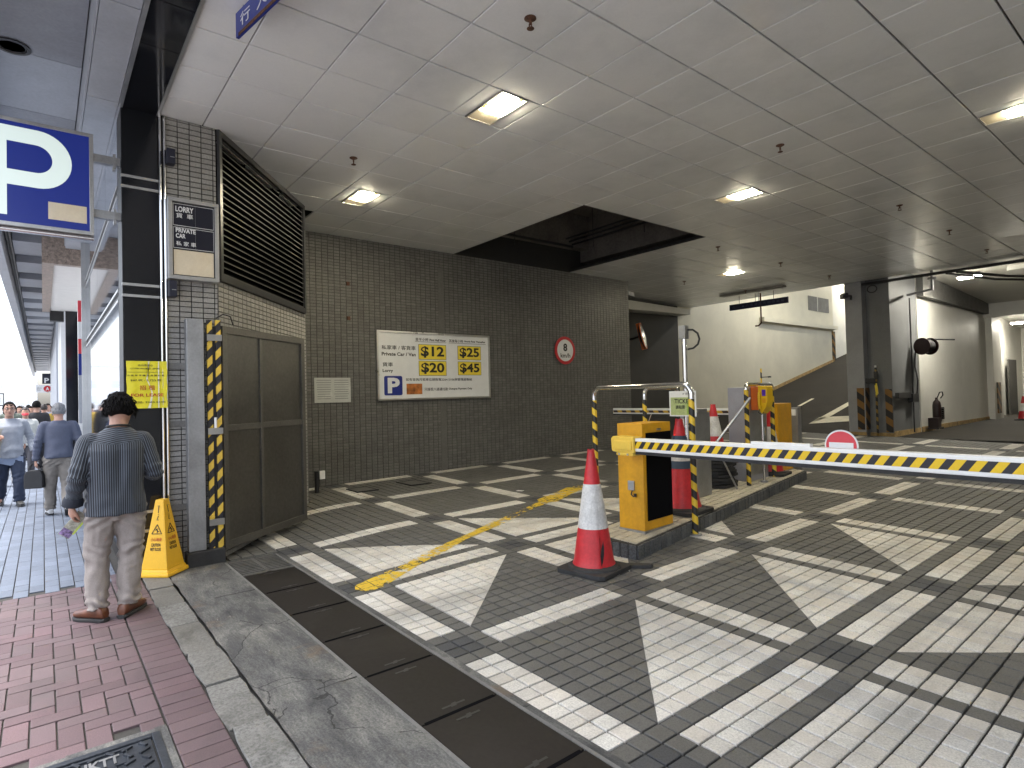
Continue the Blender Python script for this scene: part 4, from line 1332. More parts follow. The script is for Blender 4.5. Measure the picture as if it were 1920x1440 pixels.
tag(o, 'long dark pipe along the far edge of the panel ceiling', 'pipe')
pe = MB()
pe.tube([(-4.2, 16.36, CZ-.10), (-3.7, 18.2, CZ-.13), (-2.9, 19.5, CZ-.15), (-1.5, 20.3, CZ-.15)], .03, 8).tube([(-4.0, 16.36, CZ-.10), (-3.4, 18.0, CZ-.13), (-2.6, 19.2, CZ-.15), (-1.5, 19.9, CZ-.15)], .03, 8)
o = pe.build('pipe_pair', mt['blackmetal'], None, True)
tag(o, 'pair of dark pipes bending away under the white far soffit', 'pipes')
pe = MB().tube([(-5.35, 17.5, 3.86), (-4.75, 17.3, 3.9), (-4.75, 17.3, 4.5)], .035, 8)
pe.lathe([(.10, 0), (.10, .05)], 14, (-4.75, 17.3, 4.14))
o = pe.build('pipe', mt['colpaint'], None, True)
tag(o, 'short pale pipe bracket from the column to the soffit', 'pipe')
# right hand wall outside the view and far road closing the hall
w10 = MB().span((4.0, .9, -.3), (4.3, 31, 5)).build('right_wall', mt['whitewall2'])
tag(w10, 'white wall on the far side of the lanes', 'wall')

# ------------------------------------------------------------------ ceiling lamps
mt['lampglass'] = emit('glowing lamp glass', (1.0, .90, .66), LAMP_W, (.9, .85, .6))
mt['lampbody'] = surf('aged yellow lamp housing', (.62, .50, .10), .45, 0, var=.15)
mt['recess'] = surf('lamp recess', (.20, .19, .17), .6, 0, var=.2)
mt['plate'] = mt['plate']
def ceil_lamp(x, y, z, lab):
    t = empty('ceiling_lamp', (x, y, z), 0, lab, 'ceiling lamp', 'recessed ceiling lamps')
    if not hasattr(ceil_lamp, 'parts'):
        w, d = .296, .150
        f_ = MB()
        f_.span((-w, -d, -.006), (w, -d+.014, .01)).span((-w, d-.014, -.006), (w, d, .01)).span((-w, -d+.014, -.006), (-w+.014, d-.014, .01)).span((w-.014, -d+.014, -.006), (w, d-.014, .01))
        r_ = MB()
        r_.span((-w, -d, .16), (w, d, .17)).span((-w, -d, .01), (w, -d+.01, .16)).span((-w, d-.01, .01), (w, d, .16)).span((-w, -d+.01, .01), (-w+.01, d-.01, .16)).span((w-.01, -d+.01, .01), (w, d-.01, .16))
        p_ = MB().span((-w+.016, -d+.016, -.001), (-w+.19, d-.016, .012))
        h_ = MB().prism([(-.09, .13), (.25, .13), (.25, .03), (.22, .012), (-.06, .012), (-.09, .03)], (0, -.10, 0), (1, 0, 0), (0, 0, 1), (0, .035, 0))
        h_.prism([(-.09, .13), (.25, .13), (.25, .03), (.22, .012), (-.06, .012), (-.09, .03)], (0, .085, 0), (1, 0, 0), (0, 0, 1), (0, .03, 0))
        g_ = MB().prism([(-.055, 0), (.215, 0), (.235, .05), (.235, .11), (-.075, .11), (-.075, .05)], (0, -.062, -.024), (1, 0, 0), (0, 0, 1), (0, .145, 0))
        ceil_lamp.parts = [('lamp_frame', f_.mesh('lamp_frame', mt['alu'])), ('lamp_recess', r_.mesh('lamp_recess', mt['recess'])), ('gear_plate', p_.mesh('gear_plate', mt['beige'])),
                           ('lamp_housing', h_.mesh('lamp_housing', mt['lampbody'])), ('lamp_glass', g_.mesh('lamp_glass', mt['lampglass'], bevel=.01))]
    for nm, me in ceil_lamp.parts:
        link_mesh(nm, me, t)
def lpos(j, i): return (CX0+(j+.5)*CDX, CY0+(i+.5)*CDY, CZ)
ceil_lamp(*lpos(2, 3), 'largest and nearest glowing ceiling lamp, top centre of the garage ceiling')
ceil_lamp(*lpos(-3, 3), 'glowing ceiling lamp nearest the black louvre')
ceil_lamp(*lpos(2, 10), 'glowing ceiling lamp right of the dark ceiling opening')
ceil_lamp(*lpos(7, 10), 'glowing ceiling lamp cut by the right edge of the picture')
ceil_lamp(*lpos(-3, 18), 'farthest glowing lamp in the panel ceiling, before the blue hanging sign')
mt['lampwhite'] = emit('glowing white lamp', (1.0, .94, .80), LAMP_W*1.7, (.9, .9, .85))
def box_lamp(x, y, z, lab, L=.5):
    t = empty('soffit_lamp', (x, y, z), 0, lab, 'ceiling lamp')
    MB().span((-L/2, -.13, -.06), (L/2, .13, .03)).build('lamp_body', mt['alu'], t)
    MB().span((-L/2+.03, -.11, -.09), (L/2-.03, .11, -.061)).build('lamp_glass', mt['lampwhite'], t, bevel=.01)
box_lamp(-4.22, 18.25, 4.28, 'glowing white lamp on the far soffit right of the column')
box_lamp(-4.9, 27.2, 3.72, 'glowing lamp under the far soffit at the right edge')
box_lamp(-8.6, 20.5, 6.84, 'lamp high above the ramp behind the ceiling edge', .55)
box_lamp(-10.2, 29.0, 6.84, 'lamp high above the top of the ramp', .55)
# ------------------------------------------------------------------ traffic island
ISA = [(-3.93, 3.96), (-3.36, 4.05), (-4.17, 9.0), (-4.80, 9.0)]
mt['isl_top'] = stone('cream paving tile', (.50, .46, .37), .7, .15, 100, .15, stain=.35, staincol=(.22, .20, .16))
mt['isl_side'] = stone('dark kerb sett', (.085, .09, .095), .55, .4, 60, .3, bump=.003, stain=.4, staincol=(.22, .22, .21), rnd=.4)
il = MB()
vs = [(x, y, gz(x, y)-.05) for x, y in ISA]+[(x, y, gz(x, y)+.125) for x, y in ISA]
il.add(vs, [(3, 2, 1, 0), (4, 5, 6, 7), (0, 1, 5, 4), (1, 2, 6, 5), (2, 3, 7, 6), (3, 0, 4, 7)])
isl = il.build('traffic_island', mt['joint'])
tag(isl, 'narrow raised kerbed island with cream tiles carrying the barrier machines', 'traffic island')
def isl_z(x, y): return gz(x, y)+.135
tops = []
ux = Vector((-.163, .987))
for j in range(51):
    y = 4.02+j*.0985
    t = (y-4.05)/4.95
    xr = -3.36-.81*t-.012
    xl = -3.93-.87*t+.012
    n_ = 6
    wd = (xr-xl)/n_
    for i in range(n_):
        cx = xl+(i+.5)*wd
        if y < 4.03+.15*(cx+3.93): continue
        tops.append((cx, y, [(-wd/2+.005, -.044), (wd/2-.005, -.044), (wd/2-.005-.016, .044), (-wd/2+.005-.016, .044)], 'isl_top'))
lay(isl, 'paving_tile', tops, isl_z, 'far_tiles', limit=300)
# kerb setts standing along the edges
def edge_setts(p, q, n):
    p, q = Vector((*p, 0)), Vector((*q, 0))
    d = (q-p)/n
    L = d.length
    dd = d.normalized()
    nn = Vector((dd.y, -dd.x, 0))
    cache = []
    for v_ in range(4):
        m_ = MB()
        m_.prism([(-L/2+.004, -.03), (L/2-.004, -.03), (L/2-.004, .122), (-L/2+.004, .122+random.uniform(-.004, .004))], (0, 0, 0), (1, 0, 0), (0, 0, 1), (0, -.012-random.uniform(0, .004), 0))
        cache.append(m_.mesh('kerb_sett', mt['isl_side'], bevel=.004))
    for k in range(n):
        c = p+d*(k+.5)
        o = link_mesh('kerb_sett', cache[k % 4], isl, (c.x, c.y, gz(c.x, c.y)), (0, random.gauss(0, .01), math.atan2(dd.y, dd.x)))
edge_setts(ISA[0], ISA[1], 7)
edge_setts(ISA[1], ISA[2], 48)
edge_setts(ISA[3], ISA[0], 48)
tag(bpy.data.objects['traffic_island'], kind=None)

# ------------------------------------------------------------------ traffic cones
def cone_profile(h, r0, r1):
    return lambda z: r0+(r1-r0)*(z/h)
def cone(x, y, z, h, r0, r1, plate, rz, bands, lab, split=False, base='rubber', grp=None, tilt=(0, 0)):
    t = empty('traffic_cone', (x, y, z), rz, lab, 'traffic cone', grp)
    t.rotation_euler = (tilt[0], tilt[1], rz)
    if plate:
        p = MB()
        c_ = plate*.5
        k = c_*.86
        p.prism([(-c_, -k), (-k, -c_), (k, -c_), (c_, -k), (c_, k), (k, c_), (-k, c_), (-c_, k)], (0, 0, 0), (1, 0, 0), (0, 1, 0), (0, 0, .035))
        p.lathe([(r0*1.28, .034), (r0*1.22, .05), (r0*1.05, .06), (r0*.9, .062)], 28)
        p.build('cone_base', mt[base], t, bevel=.006)
    z0 = .055 if plate else 0
    P = lambda q: r0+(r1-r0)*(q-z0)/(h-z0)
    n = 48
    for (a, b_, mk) in bands:
        a_, b2 = max(a, z0), b_
        nv = 8
        vs, fs = [], []
        for i in range(nv+1):
            q = a_+(b2-a_)*i/nv
            for k in range(n):
                w = 2*PI*k/n
                r_ = P(q)*(1+.006*mnoise.noise((math.cos(w)*2+x, math.sin(w)*2+y, q*6)))
                if mk.startswith('coneblue'): r_ += .006
                if mk == 'conewhite': r_ += .002
                if i == 0 and a_ <= z0+.001: r_ += .008
                vs.append((r_*math.cos(w), r_*math.sin(w), q))
        for i in range(nv):
            for k in range(n):
                k2 = (k+1) % n
                fs.append((i*n+k, i*n+k2, (i+1)*n+k2, (i+1)*n+k))
        if split and a_ <= z0+.001:
            # a crack runs up the lower sleeve and one flap is pushed in
            kc = split
            for i in range(nv+1):
                for k in range(n):
                    d = (k-kc) % n
                    if 0 <= d < 9:
                        s_ = (1-d/9)*(.9-abs(i/nv-.45)*1.1)
                        v_ = Vector(vs[i*n+k])
                        f_ = 1-max(s_, 0)*.16
                        vs[i*n+k] = (v_.x*f_, v_.y*f_, v_.z)
        m_ = MB()
        m_.add(vs, fs)
        # small shoulders closing each sleeve
        o = m_.build({'conered': 'red_sleeve', 'conewhite': 'white_sleeve', 'coneblue': 'blue_band'}[mk], mt[mk], t, True)
    cp = MB().lathe([(P(h)*1.0, h-.001), (P(h)*1.05, h+.004), (P(h)*.95, h+.014), (P(h)*.6, h+.016), (P(h)*.55, h+.004)], 20)
    for k in range(4):
        w = k*PI/2
        cp.box((P(h)*.8*math.cos(w), P(h)*.8*math.sin(w), h+.016), (.014, .014, .012), w)
    cp.build('cone_tip', mt['conered'], t)
    return t
z = gz(-3.43, 3.58)
c1 = cone(-3.43, 3.58, z, .985, .172, .030, .47, R(10), [(0, .36, 'conered'), (.36, .72, 'conewhite'), (.72, .985, 'conered')], 'nearest red and white cone with a torn lower sleeve in front of the island', split=44)
# the torn edge: a dark slit and a curled lip on the camera side
sl = MB()
sl.prism([(-.004, .10), (.006, .13), (.014, .20), (.012, .26), (.003, .31), (-.010, .245), (-.014, .18)], (0, 0, 0), (1, 0, 0), (0, 0, 1), (0, .004, 0))
so_ = sl.build('tear', mt['black'], c1)
so_.location = (.170*math.cos(R(-36)), .170*math.sin(R(-36)), -.02)
so_.rotation_euler = (R(8.5), 0, R(-36+90))
p_ = MB().prism([(-.10, -.035), (.02, -.045), (.10, -.03), (.12, .0), (.09, .03), (-.09, .035)], (0, 0, 0), (1, 0, 0), (0, 1, 0), (0, 0, .03))
o = p_.build('rubber_block', mt['rubber'], bevel=.006)
o.location = (-3.22, 3.90, gz(-3.2, 3.9))
o.rotation_euler = (0, 0, .75)
tag(o, 'loose black rubber lump lying beside the torn cone and the island corner', 'rubber block')
cone(-3.86, 5.42, isl_z(-3.86, 5.42), .98, .205, .040, .52, R(5), [(0, .47, 'conered'), (.47, .55, 'coneblue'), (.55, .76, 'conewhite'), (.76, .82, 'coneblue'), (.82, .98, 'conered')], 'wide stacked cone with blue grey bands behind the amber barrier cabinet')
zz = isl_z(-4.42, 7.0)
cone(-4.44, 7.0, zz+.36, .70, .155, .032, .46, R(20), [(0, .30, 'conered'), (.30, .56, 'conewhite'), (.56, .70, 'conered')], 'red and white cone standing on a heap of black rubber bases')
tb = empty('rubber_base_stack', (-4.44, 7.0, zz), 0, 'pile of black rubber cone bases under the middle cone', 'rubber bases')
for k in range(8):
    m_ = MB().prism([(-.24, -.15), (-.15, -.24), (.15, -.24), (.24, -.15), (.24, .15), (.15, .24), (-.15, .24), (-.24, .15)], (random.uniform(-.03, .03), random.uniform(-.03, .03), k*.044), (math.cos(k*1.1), math.sin(k*1.1), 0), (-math.sin(k*1.1), math.cos(k*1.1), 0), (0, 0, .036))
    m_.build('rubber_base', mt['rubber'], tb, bevel=.006)
cone(-4.36, 8.33, isl_z(-4.3, 8.36), .90, .165, .032, .46, R(10), [(0, .36, 'conered'), (.36, .70, 'conewhite'), (.70, .90, 'conered')], 'red and white cone behind the phone unit beside the far amber cabinet')
cone(-4.40, 24.5, .31, .75, .15, .03, .42, 0, [(0, .30, 'conered'), (.30, .55, 'conewhite'), (.55, .75, 'conered')], 'far cone at the right edge of the picture')

# ------------------------------------------------------------------ barrier with its boom
def cabinet(x, y, z, w, d, h, rz, lab):
    t = empty('barrier_cabinet', (x, y, z), rz, lab, 'barrier cabinet')
    MB().span((-w/2-.008, -d/2-.008, -.01), (w/2+.008, d/2+.008, .012)).build('foot_plate', mt['steel_dull'], t)
    MB().span((-w/2, -d/2, .012), (w/2, d/2, h)).build('cabinet_body', mt['yellowbox'], t, bevel=.006)
    return t
bz = isl_z(-3.7, 4.6)
bc_ = cabinet(-3.70, 4.62, bz, .29, .48, 1.02, R(4), 'amber barrier cabinet with black side panel nearest the camera on the island')
MB().span((.145, -.19, .10), (.153, .23, .93)).build('side_panel', mt['blackpanel'], bc_, bevel=.003)
MB().box((.01, -.247, .43), (.07, .022, .09)).build('lock_cover', mt['steel_dull'], bc_, bevel=.004)
MB().tube([(.02, -.25, .385), (.02, -.27, .35), (.045, -.27, .33), (.06, -.262, .345)], .006, 6).tube([(.06, -.262, .33), (.06, -.262, .36)], .014, 8).build('lock_chain', mt['blackmetal'], bc_, True)
MB().box((.148, .03, .955), (.012, .06, .02)).build('cabinet_latch', mt['steel'], bc_)
MB().tube([(.02, .05, 1.02), (.05, .06, 1.10)], .004, 6).build('wire', mt['steel'], bc_)
bm_ = empty('barrier_boom', (-3.66, 4.20, 1.03), 0, 'long white barrier boom with slanted yellow black stripes across the right lane', 'barrier boom')
BL = 4.7
MB().span((.19, -.035, -.058), (BL, .035, .062)).build('boom_beam', mt['plasticwhite'], bm_, bevel=.012)
MB().span((.19, -.03, -.084), (BL, .03, -.059)).build('rubber_edge', mt['rubber'], bm_)
mt['boomblack'] = plain('boom stripe black', (.015, .015, .022), .35)
mt['boomyellow'] = plain('boom stripe yellow', (.80, .53, .01), .35)
MB().span((.20, -.0362, -.030), (BL, -.0345, .034)).build('stripe_tape', mt['boomblack'], bm_)
sme_ = MB().prism([(0, -.030), (.050, -.030), (.095, .034), (.045, .034)], (0, -.0362, 0), (1, 0, 0), (0, 0, 1), (0, -.0012, 0)).mesh('yellow_stripe', mt['boomyellow'])
k = .205
while k < BL-.10:
    link_mesh('yellow_stripe', sme_, bm_, (k, 0, 0))
    k += .098
cl = MB()
cl.prism([(-.04, -.05), (-.03, -.065), (.06, -.075), (.22, -.072), (.22, .072), (-.02, .075), (-.045, .055)], (0, -.06, 0), (1, 0, 0), (0, 0, 1), (0, .12, 0))
cl.span((.0, -.072, -.045), (.20, -.06, .035))
cl.span((.02, -.066, -.098), (.215, .03, -.074))
cl.build('boom_clamp', mt['yellowcap'], bm_, bevel=.010)
MB().tube([(.03, .03, 0), (.03, .25, 0)], .05, 14).build('boom_axle', mt['blackmetal'], bm_, True)
for xx in (.06, .16):
    MB().tube([(xx, -.075, -.086), (xx, -.062, -.086)], .010, 8).build('clamp_bolt', mt['steel'], bm_, True)
MB().span((1.32, -.02, .0625), (1.76, .02, .082)).build('splice_plate', mt['plasticwhite'], bm_)
ne = empty('no_entry_sign', (-1.72, 4.245, 1.105), 0, 'round red no entry sign with white bar fixed behind the barrier boom', 'no entry sign')
RX = Matrix(((1, 0, 0), (0, 0, -1), (0, 1, 0)))
MB().lathe([(.108, 0), (.108, .006)], 40, (0, 0, 0), RX).build('white_ring', mt['signwhite'], ne)
MB().lathe([(.098, .006), (.098, .0075)], 40, (0, 0, 0), RX).build('red_disc', mt['brightred'], ne)
MB().span((-.078, -.0088, -.028), (.078, -.0075, .022)).build('white_bar', mt['signwhite'], ne)
# second barrier at the far end of the island with its boom over the other lane
bz2 = isl_z(-4.42, 8.75)
b2 = cabinet(-4.52, 8.74, bz2, .36, .50, 1.02, R(4), 'amber barrier cabinet at the far end of the island')
MB().box((.06, -.262, .90), (.05, .03, .05)).build('cabinet_lock', mt['yellowbox'], b2)
b2b = empty('barrier_boom', (-4.75, 9.0, 1.15), 0, 'far barrier boom with small stripes behind the hoops', 'barrier boom')
MB().span((-3.2, -.03, -.055), (0, .03, .055)).build('boom_beam', mt['plasticwhite'], b2b, bevel=.008)
mt['farstripe'] = stripes('far boom stripes', (.62, .40, .05), (.05, .03, .03), (1, 0, .7), .22)
MB().span((-3.19, -.032, -.03), (-.05, -.0302, .015)).build('stripe_tape', mt['farstripe'], b2b)
MB().span((-3.2, -.028, -.08), (-.02, .028, -.056)).build('rubber_edge', mt['rubber'], b2b)
MB().span((-.15, -.06, -.07), (.25, .06, .07)).build('boom_clamp', mt['yellowcap'], b2b, bevel=.01)
o = MB().span((-4.62, 9.5, isl_z(-4.3, 9)-.13), (-4.50, 9.62, 1.20)).build('control_post', mt['steel_dull'])
tag(o, 'grey steel post with white reader behind the far amber cabinet', 'post')
MB().box((-4.56, 9.49, 1.12), (.06, .02, .10)).build('card_reader', mt['plasticwhite'], o)
# ------------------------------------------------------------------ striped hoops
mt['haz_p'] = stripes('yellow black pole tape', (.78, .53, .04), (.02, .02, .022), (.55, .55, 1.0), .165, .5, dirt=.22)
def hoop(a, b_, z1, r, lab, za=None, zb=None, bare=.13, rad=.10):
    ax, ay = a
    bx, by = b_
    za = gz(ax, ay) if za is None else za
    zb = gz(bx, by) if zb is None else zb
    t = empty('guard_hoop', (ax, ay, za), 0, lab, 'guard hoop')
    d = Vector((bx-ax, by-ay, 0))
    L = d.length
    d.normalize()
    P = Vector((0, 0, 0))
    zt = z1-za
    Z = Vector((0, 0, 1))
    MB().tube([P, P+Z*(zt-bare-.02)], r, 14).build('post', mt['haz_p'], t, True)
    q = d*L
    MB().tube([q+Z*(zb-za), q+Z*(zt-bare-.02)], r, 14).build('post', mt['haz_p'], t, True)
    pts = [P+Z*(zt-bare-.02), P+Z*(zt-rad)]+arc(P+Z*(zt-rad)+d*rad, -d, Z, rad, 0, PI/2, 6)[1:]+arc(q+Z*(zt-rad)-d*rad, Z, d, rad, 0, PI/2, 6)+[q+Z*(zt-bare-.02)]
    MB().tube(pts, r*.97, 14).build('top_bend', mt['chrome'], t, True)
    for c, zc in ((P, 0), (q, zb-za)):
        MB().lathe([(r*2.1, zc), (r*2.1, zc+.012), (r*1.1, zc+.016)], 16, (c.x, c.y, 0)).build('foot_flange', mt['steel_dull'], t)
    return t
hoop((-4.83, 5.12), (-3.49, 5.12), 1.575, .030, 'striped hoop standing astride the island behind the nearest cabinet')
hoop((-4.88, 6.12), (-4.98, 6.98), 1.56, .028, 'striped hoop along the left edge of the island behind the cabinets')
hoop((-4.13, 7.30), (-4.22, 8.15), 1.575, .030, 'striped hoop guarding the phone unit on the right edge of the island', bare=.05, rad=.06)
# ------------------------------------------------------------------ ticket machine, tall pole, cabinets, phone
z = isl_z(-4.2, 6.2)
tk = empty('ticket_machine', (-4.22, 6.25, z), R(5), 'slim grey ticket machine with white front below the green notice', 'ticket machine')
MB().span((-.10, -.17, 0), (.10, .19, 1.02)).build('machine_body', mt['steel_dull'], tk, bevel=.008)
MB().span((-.085, -.178, .10), (.085, -.17, .55)).build('front_door', mt['plasticwhite'], tk, bevel=.003)
MB().span((-.085, -.180, .60), (.085, -.17, .95)).build('front_panel', mt['white'], tk, bevel=.003)
MB().span((-.03, -.186, .70), (.03, -.18, .72)).build('ticket_slot', mt['black'], tk)
MB().span((-.102, -.10, 1.02), (.102, .12, 1.06)).build('machine_top', mt['steel_dull'], tk)
z = isl_z(-4.13, 6.02)
sp_ = empty('camera_pole', (-4.15, 5.98, z), 0, 'tall polished pole with a looped black cable at its top', 'pole')
zt = 2.29-z
MB().tube([(0, 0, 0), (0, 0, zt-.12)], .030, 16).build('pole_tube', mt['chrome'], sp_, True)
MB().lathe([(.045, .86), (.045, .875)], 16).build('pole_collar', mt['steel'], sp_, True)
MB().span((-.048, -.04, zt-.16), (.04, .04, zt)).build('pole_head', mt['steel_dull'], sp_, bevel=.004)
MB().tube([(.035, .02, zt-.05), (.09, .05, zt-.055), (.135, .08, zt-.10), (.15, .09, zt-.17), (.135, .08, zt-.23), (.09, .05, zt-.275), (.03, .02, zt-.285)], .012, 8).build('cable_loop', mt['rubber'], sp_, True)
MB().lathe([(.07, 0), (.07, .012), (.035, .016)], 16).build('pole_foot', mt['steel_dull'], sp_)
nb = empty('notice_board', (-4.17, 5.93, 1.36), 0, 'green and white TICKET notice in a plastic sleeve on the tall pole', 'notice')
panel_on((0, -.03, 0), (1, 0, 0), (0, 0, 1), .03, 0, .37, .30, mt['paper'], nb, 'notice_sheet', .006)
mt['green'] = surf('green print', (.28, .42, .08), .6, 0, var=.2, scale=9)
mt['green2'] = surf('pale green print', (.42, .50, .22), .6, 0, var=.2, scale=9)
panel_on((0, -.037, 0), (1, 0, 0), (0, 0, 1), .03, -.03, .33, .21, mt['green2'], nb, 'green_panel', .001)
panel_on((0, -.0385, 0), (1, 0, 0), (0, 0, 1), .14, -.05, .10, .15, mt['green'], nb, 'green_patch', .0008)
lettering('TICKET', (0, -.0385, 0), (1, 0, 0), (0, 0, 1), .04, .03, .24, .055, mt['ink'], nb, .02)
lettering('請取票', (0, -.0385, 0), (1, 0, 0), (0, 0, 1), .0, -.04, .13, .045, mt['ink'], nb, .02)
lettering('P 停車場', (0, -.037, 0), (1, 0, 0), (0, 0, 1), .12, .115, .16, .03, mt['ink'], nb, 0)
z = isl_z(-4.4, 7.6)
gc = empty('payment_cabinet', (-4.40, 7.80, z), R(5), 'tall pale grey steel cabinet behind the cone on the black rubber pile', 'cabinet')
mt['greycab'] = surf('pale grey cabinet paint', (.36, .36, .40), .4, 0, var=.08, scale=3, dirt=.2)
MB().span((-.14, -.30, 0), (.14, .30, 1.29)).build('cabinet_body', mt['greycab'], gc, bevel=.008)
MB().span((.14, -.27, .08), (.146, .27, 1.20)).build('cabinet_door', mt['steel_dull'], gc, bevel=.003)
MB().span((.146, .18, .6), (.156, .21, .72)).build('door_handle', mt['steel'], gc)
z = isl_z(-4.12, 7.62)
ph = empty('phone_unit', (-4.11, 7.66, z), 0, 'orange and yellow help phone on a thin pole under the striped hoop', 'help phone')
MB().tube([(0, 0, 0), (0, 0, 1.0)], .016, 10).build('phone_pole', mt['chrome'], ph, True)
MB().lathe([(.05, 0), (.05, .02), (.02, .024)], 14).build('pole_foot', mt['steel_dull'], ph)
mt['orange'] = plain('orange plastic', (.62, .13, .01), .4)
mt['phoneyellow'] = plain('yellow phone plastic', (.74, .46, .01), .35)
MB().prism([(-.13, .98), (-.02, .98), (-.02, 1.30), (-.13, 1.30)], (0, -.05, 0), (1, 0, 0), (0, 0, 1), (0, .16, 0)).build('orange_case', mt['orange'], ph, bevel=.008)
MB().prism([(-.02, .98), (.03, .93), (.09, 1.02), (.11, 1.10), (.11, 1.29), (.10, 1.31), (-.015, 1.31)], (0, -.06, 0), (1, 0, 0), (0, 0, 1), (0, .16, 0)).build('phone_body', mt['phoneyellow'], ph, bevel=.008)
mt['violet'] = plain('violet label', (.10, .03, .45), .3)
panel_on((0, -.062, 0), (1, 0, 0), (0, 0, 1), .065, 1.215, .05, .085, mt['violet'], ph, 'violet_label', .002)
MB().tube([(.01, -.075, 1.00), (.005, -.085, 1.06), (.005, -.085, 1.16), (.01, -.075, 1.22)], [.022, .016, .016, .022], 10).build('handset', mt['phoneyellow'], ph, True)
MB().span((.04, -.064, 1.08), (.09, -.06, 1.14)).build('keypad', mt['yellowbox'], ph)
MB().tube([(.01, -.08, .995), (.0, -.09, .95), (.03, -.07, .92), (.05, -.05, .95)], .006, 6).build('phone_cord', mt['blackmetal'], ph, True)
tp_ = empty('antenna_rod', (-4.17, 7.78, 1.575), 0, 'thin striped rod with a small side arm above the hoop of the phone unit', 'rod')
MB().tube([(0, 0, 0), (0, 0, .22)], .011, 8).build('rod', mt['haz_p'], tp_, True)
MB().tube([(0, 0, .10), (.11, .02, .10)], .006, 6).lathe([(.022, 0), (.022, .02)], 10, (.11, .02, .09)).build('side_arm', mt['blackmetal'], tp_, True)
o = MB().tube([(-4.02, 7.2, 1.40), (-4.50, 6.72, .52)], .020, 10).build('leaning_pole', mt['steel'], None, True)
tag(o, 'steel pole leaning against the pale grey cabinet beside the striped hoop', 'pole')
o = MB().tube([(-4.18, 6.62, .82), (-4.08, 6.92, isl_z(-4.1, 6.9)+.01)], .012, 8).build('leaning_rod', mt['steel_dull'], None, True)
tag(o, 'thin grey rod leaning from the ticket machine to the island by the rubber pile', 'rod')
MB()
# ------------------------------------------------------------------ open steel gate with hazard posts and the tall steel post
mt['gate'] = surf('dark stainless gate sheet', (.125, .120, .110), .33, .75, var=.18, scale=1.1, fine=30, dirt=.4, dirtcol=(.06, .055, .05), rvar=.14, streak=.5)
mt['gateframe'] = surf('dark gate frame', (.14, .135, .125), .4, .7, var=.2, scale=2)
GA, GB = Vector((-6.145, 1.350, 0)), Vector((-6.99, 2.43, 0))
gd = (GB-GA).normalized()
gn = gd.cross(Vector((0, 0, 1)))
gl = (GB-GA).length
ga = empty('steel_gate', GA, 0, 'dark steel gate leaf standing open against the slanted tiled wall', 'gate')
def GP(a, b_, z0, z1, t0, t1, nm, m, bev=.003):
    o = MB().prism([(a, z0), (b_, z0), (b_, z1), (a, z1)], gn*t0, gd, (0, 0, 1), gn*(t1-t0)).build(nm, m, ga, bevel=bev)
    return o
Z0, Z1 = .10, 2.25
GP(.03, gl-.03, Z0+.03, Z1-.03, -.03, -.01, 'gate_sheet', mt['gate'])
for (a, b_, z0, z1) in ((0, gl, Z1-.07, Z1), (0, gl, Z0, Z0+.07), (0, .06, Z0+.07, Z1-.07), (gl-.06, gl, Z0+.07, Z1-.07)):
    GP(a, b_, z0, z1, -.04, .012, 'gate_frame', mt['gateframe'])
GP(.56, .60, Z0+.072, Z1-.072, -.012, .006, 'gate_mullion', mt['gateframe'])
GP(.06, .558, 1.23, 1.29, -.012, .004, 'gate_rail', mt['gateframe'])
GP(.602, gl-.06, 1.23, 1.29, -.012, .004, 'gate_rail', mt['gateframe'])
mt['haz_g'] = stripes('yellow black gate tape', (.80, .55, .08), (.025, .025, .032), (0, -1.1, 1.0), .165, .5, dirt=.25)
for (yy, xx, lab) in ((1.242, -6.145, 'yellow black striped post beside the grey steel post'), (1.315, -6.135, 'yellow black striped post at the hinge of the dark gate')):
    o = MB().span((xx-.02, yy-.022, .10), (xx+.012, yy+.022, 2.30)).build('striped_post', mt['haz_g'])
    tag(o, lab, 'post')
MB().span((-6.19, 1.266, .08), (-6.145, 1.291, 2.24)).build('gap_post', mt['black'], o)
for zc, nm in ((2.13, 'hinge_strap'), (1.24, 'hinge_strap'), (.38, 'hinge_strap')):
    MB().span((-6.122, 1.215, zc-.03), (-6.110, 1.345, zc+.03)).build(nm, mt['steel'], o)
    MB().span((-6.17, 1.190, zc-.08), (-6.135, 1.218, zc+.05)).build('hinge_block', mt['blackmetal'], o)
MB().tube([(-6.105, 1.278, 1.27), (-6.105, 1.278, 1.37)], .012, 8).build('bolt_pin', mt['plasticwhite'], o, True)
MB().tube([(-6.14, 1.30, 2.32), (-6.12, 1.36, 2.36), (-6.10, 1.42, 2.34), (-6.12, 1.45, 2.26)], .006, 6).build('wire_loop', mt['blackmetal'], o, True)
o = MB().span((-6.20, 1.04, .138), (-6.10, 1.185, 2.30)).build('steel_post', mt['steel_dull'], bevel=.006)
tag(o, 'tall bare grey steel post fixed in front of the tiled pillar', 'post')
# ------------------------------------------------------------------ clearance sign, alarm boxes
cs = empty('vehicle_sign', (-6.10, .905, 2.66), 0, 'black LORRY and PRIVATE CAR sign box in an aluminium frame on the tiled pillar', 'sign')
W_, H2 = .425, .755
fr_ = MB()
fr_.span((-.10, 0, 0), (0.0, W_, .035)).span((-.10, 0, H2-.035), (0, W_, H2)).span((-.10, 0, .035), (0, .035, H2-.035)).span((-.10, W_-.035, .035), (0, W_, H2-.035))
fr_.build('sign_frame', mt['alu'], cs, bevel=.004)
MB().span((-.10, .035, .035), (-.018, W_-.035, H2-.035)).build('sign_back', mt['black'], cs)
def csq(u0, u1, v0, v1, m, nm, pr=0): return panel_on((-.018+pr, 0, 0), (0, 1, 0), (0, 0, 1), (u0+u1)/2, (v0+v1)/2, u1-u0, v1-v0, m, cs, nm, .002)
csq(.045, W_-.045, .045, .275, mt['beige'], 'blank_panel')
mt['navy'] = plain('dark navy panel', (.008, .009, .020), .3)
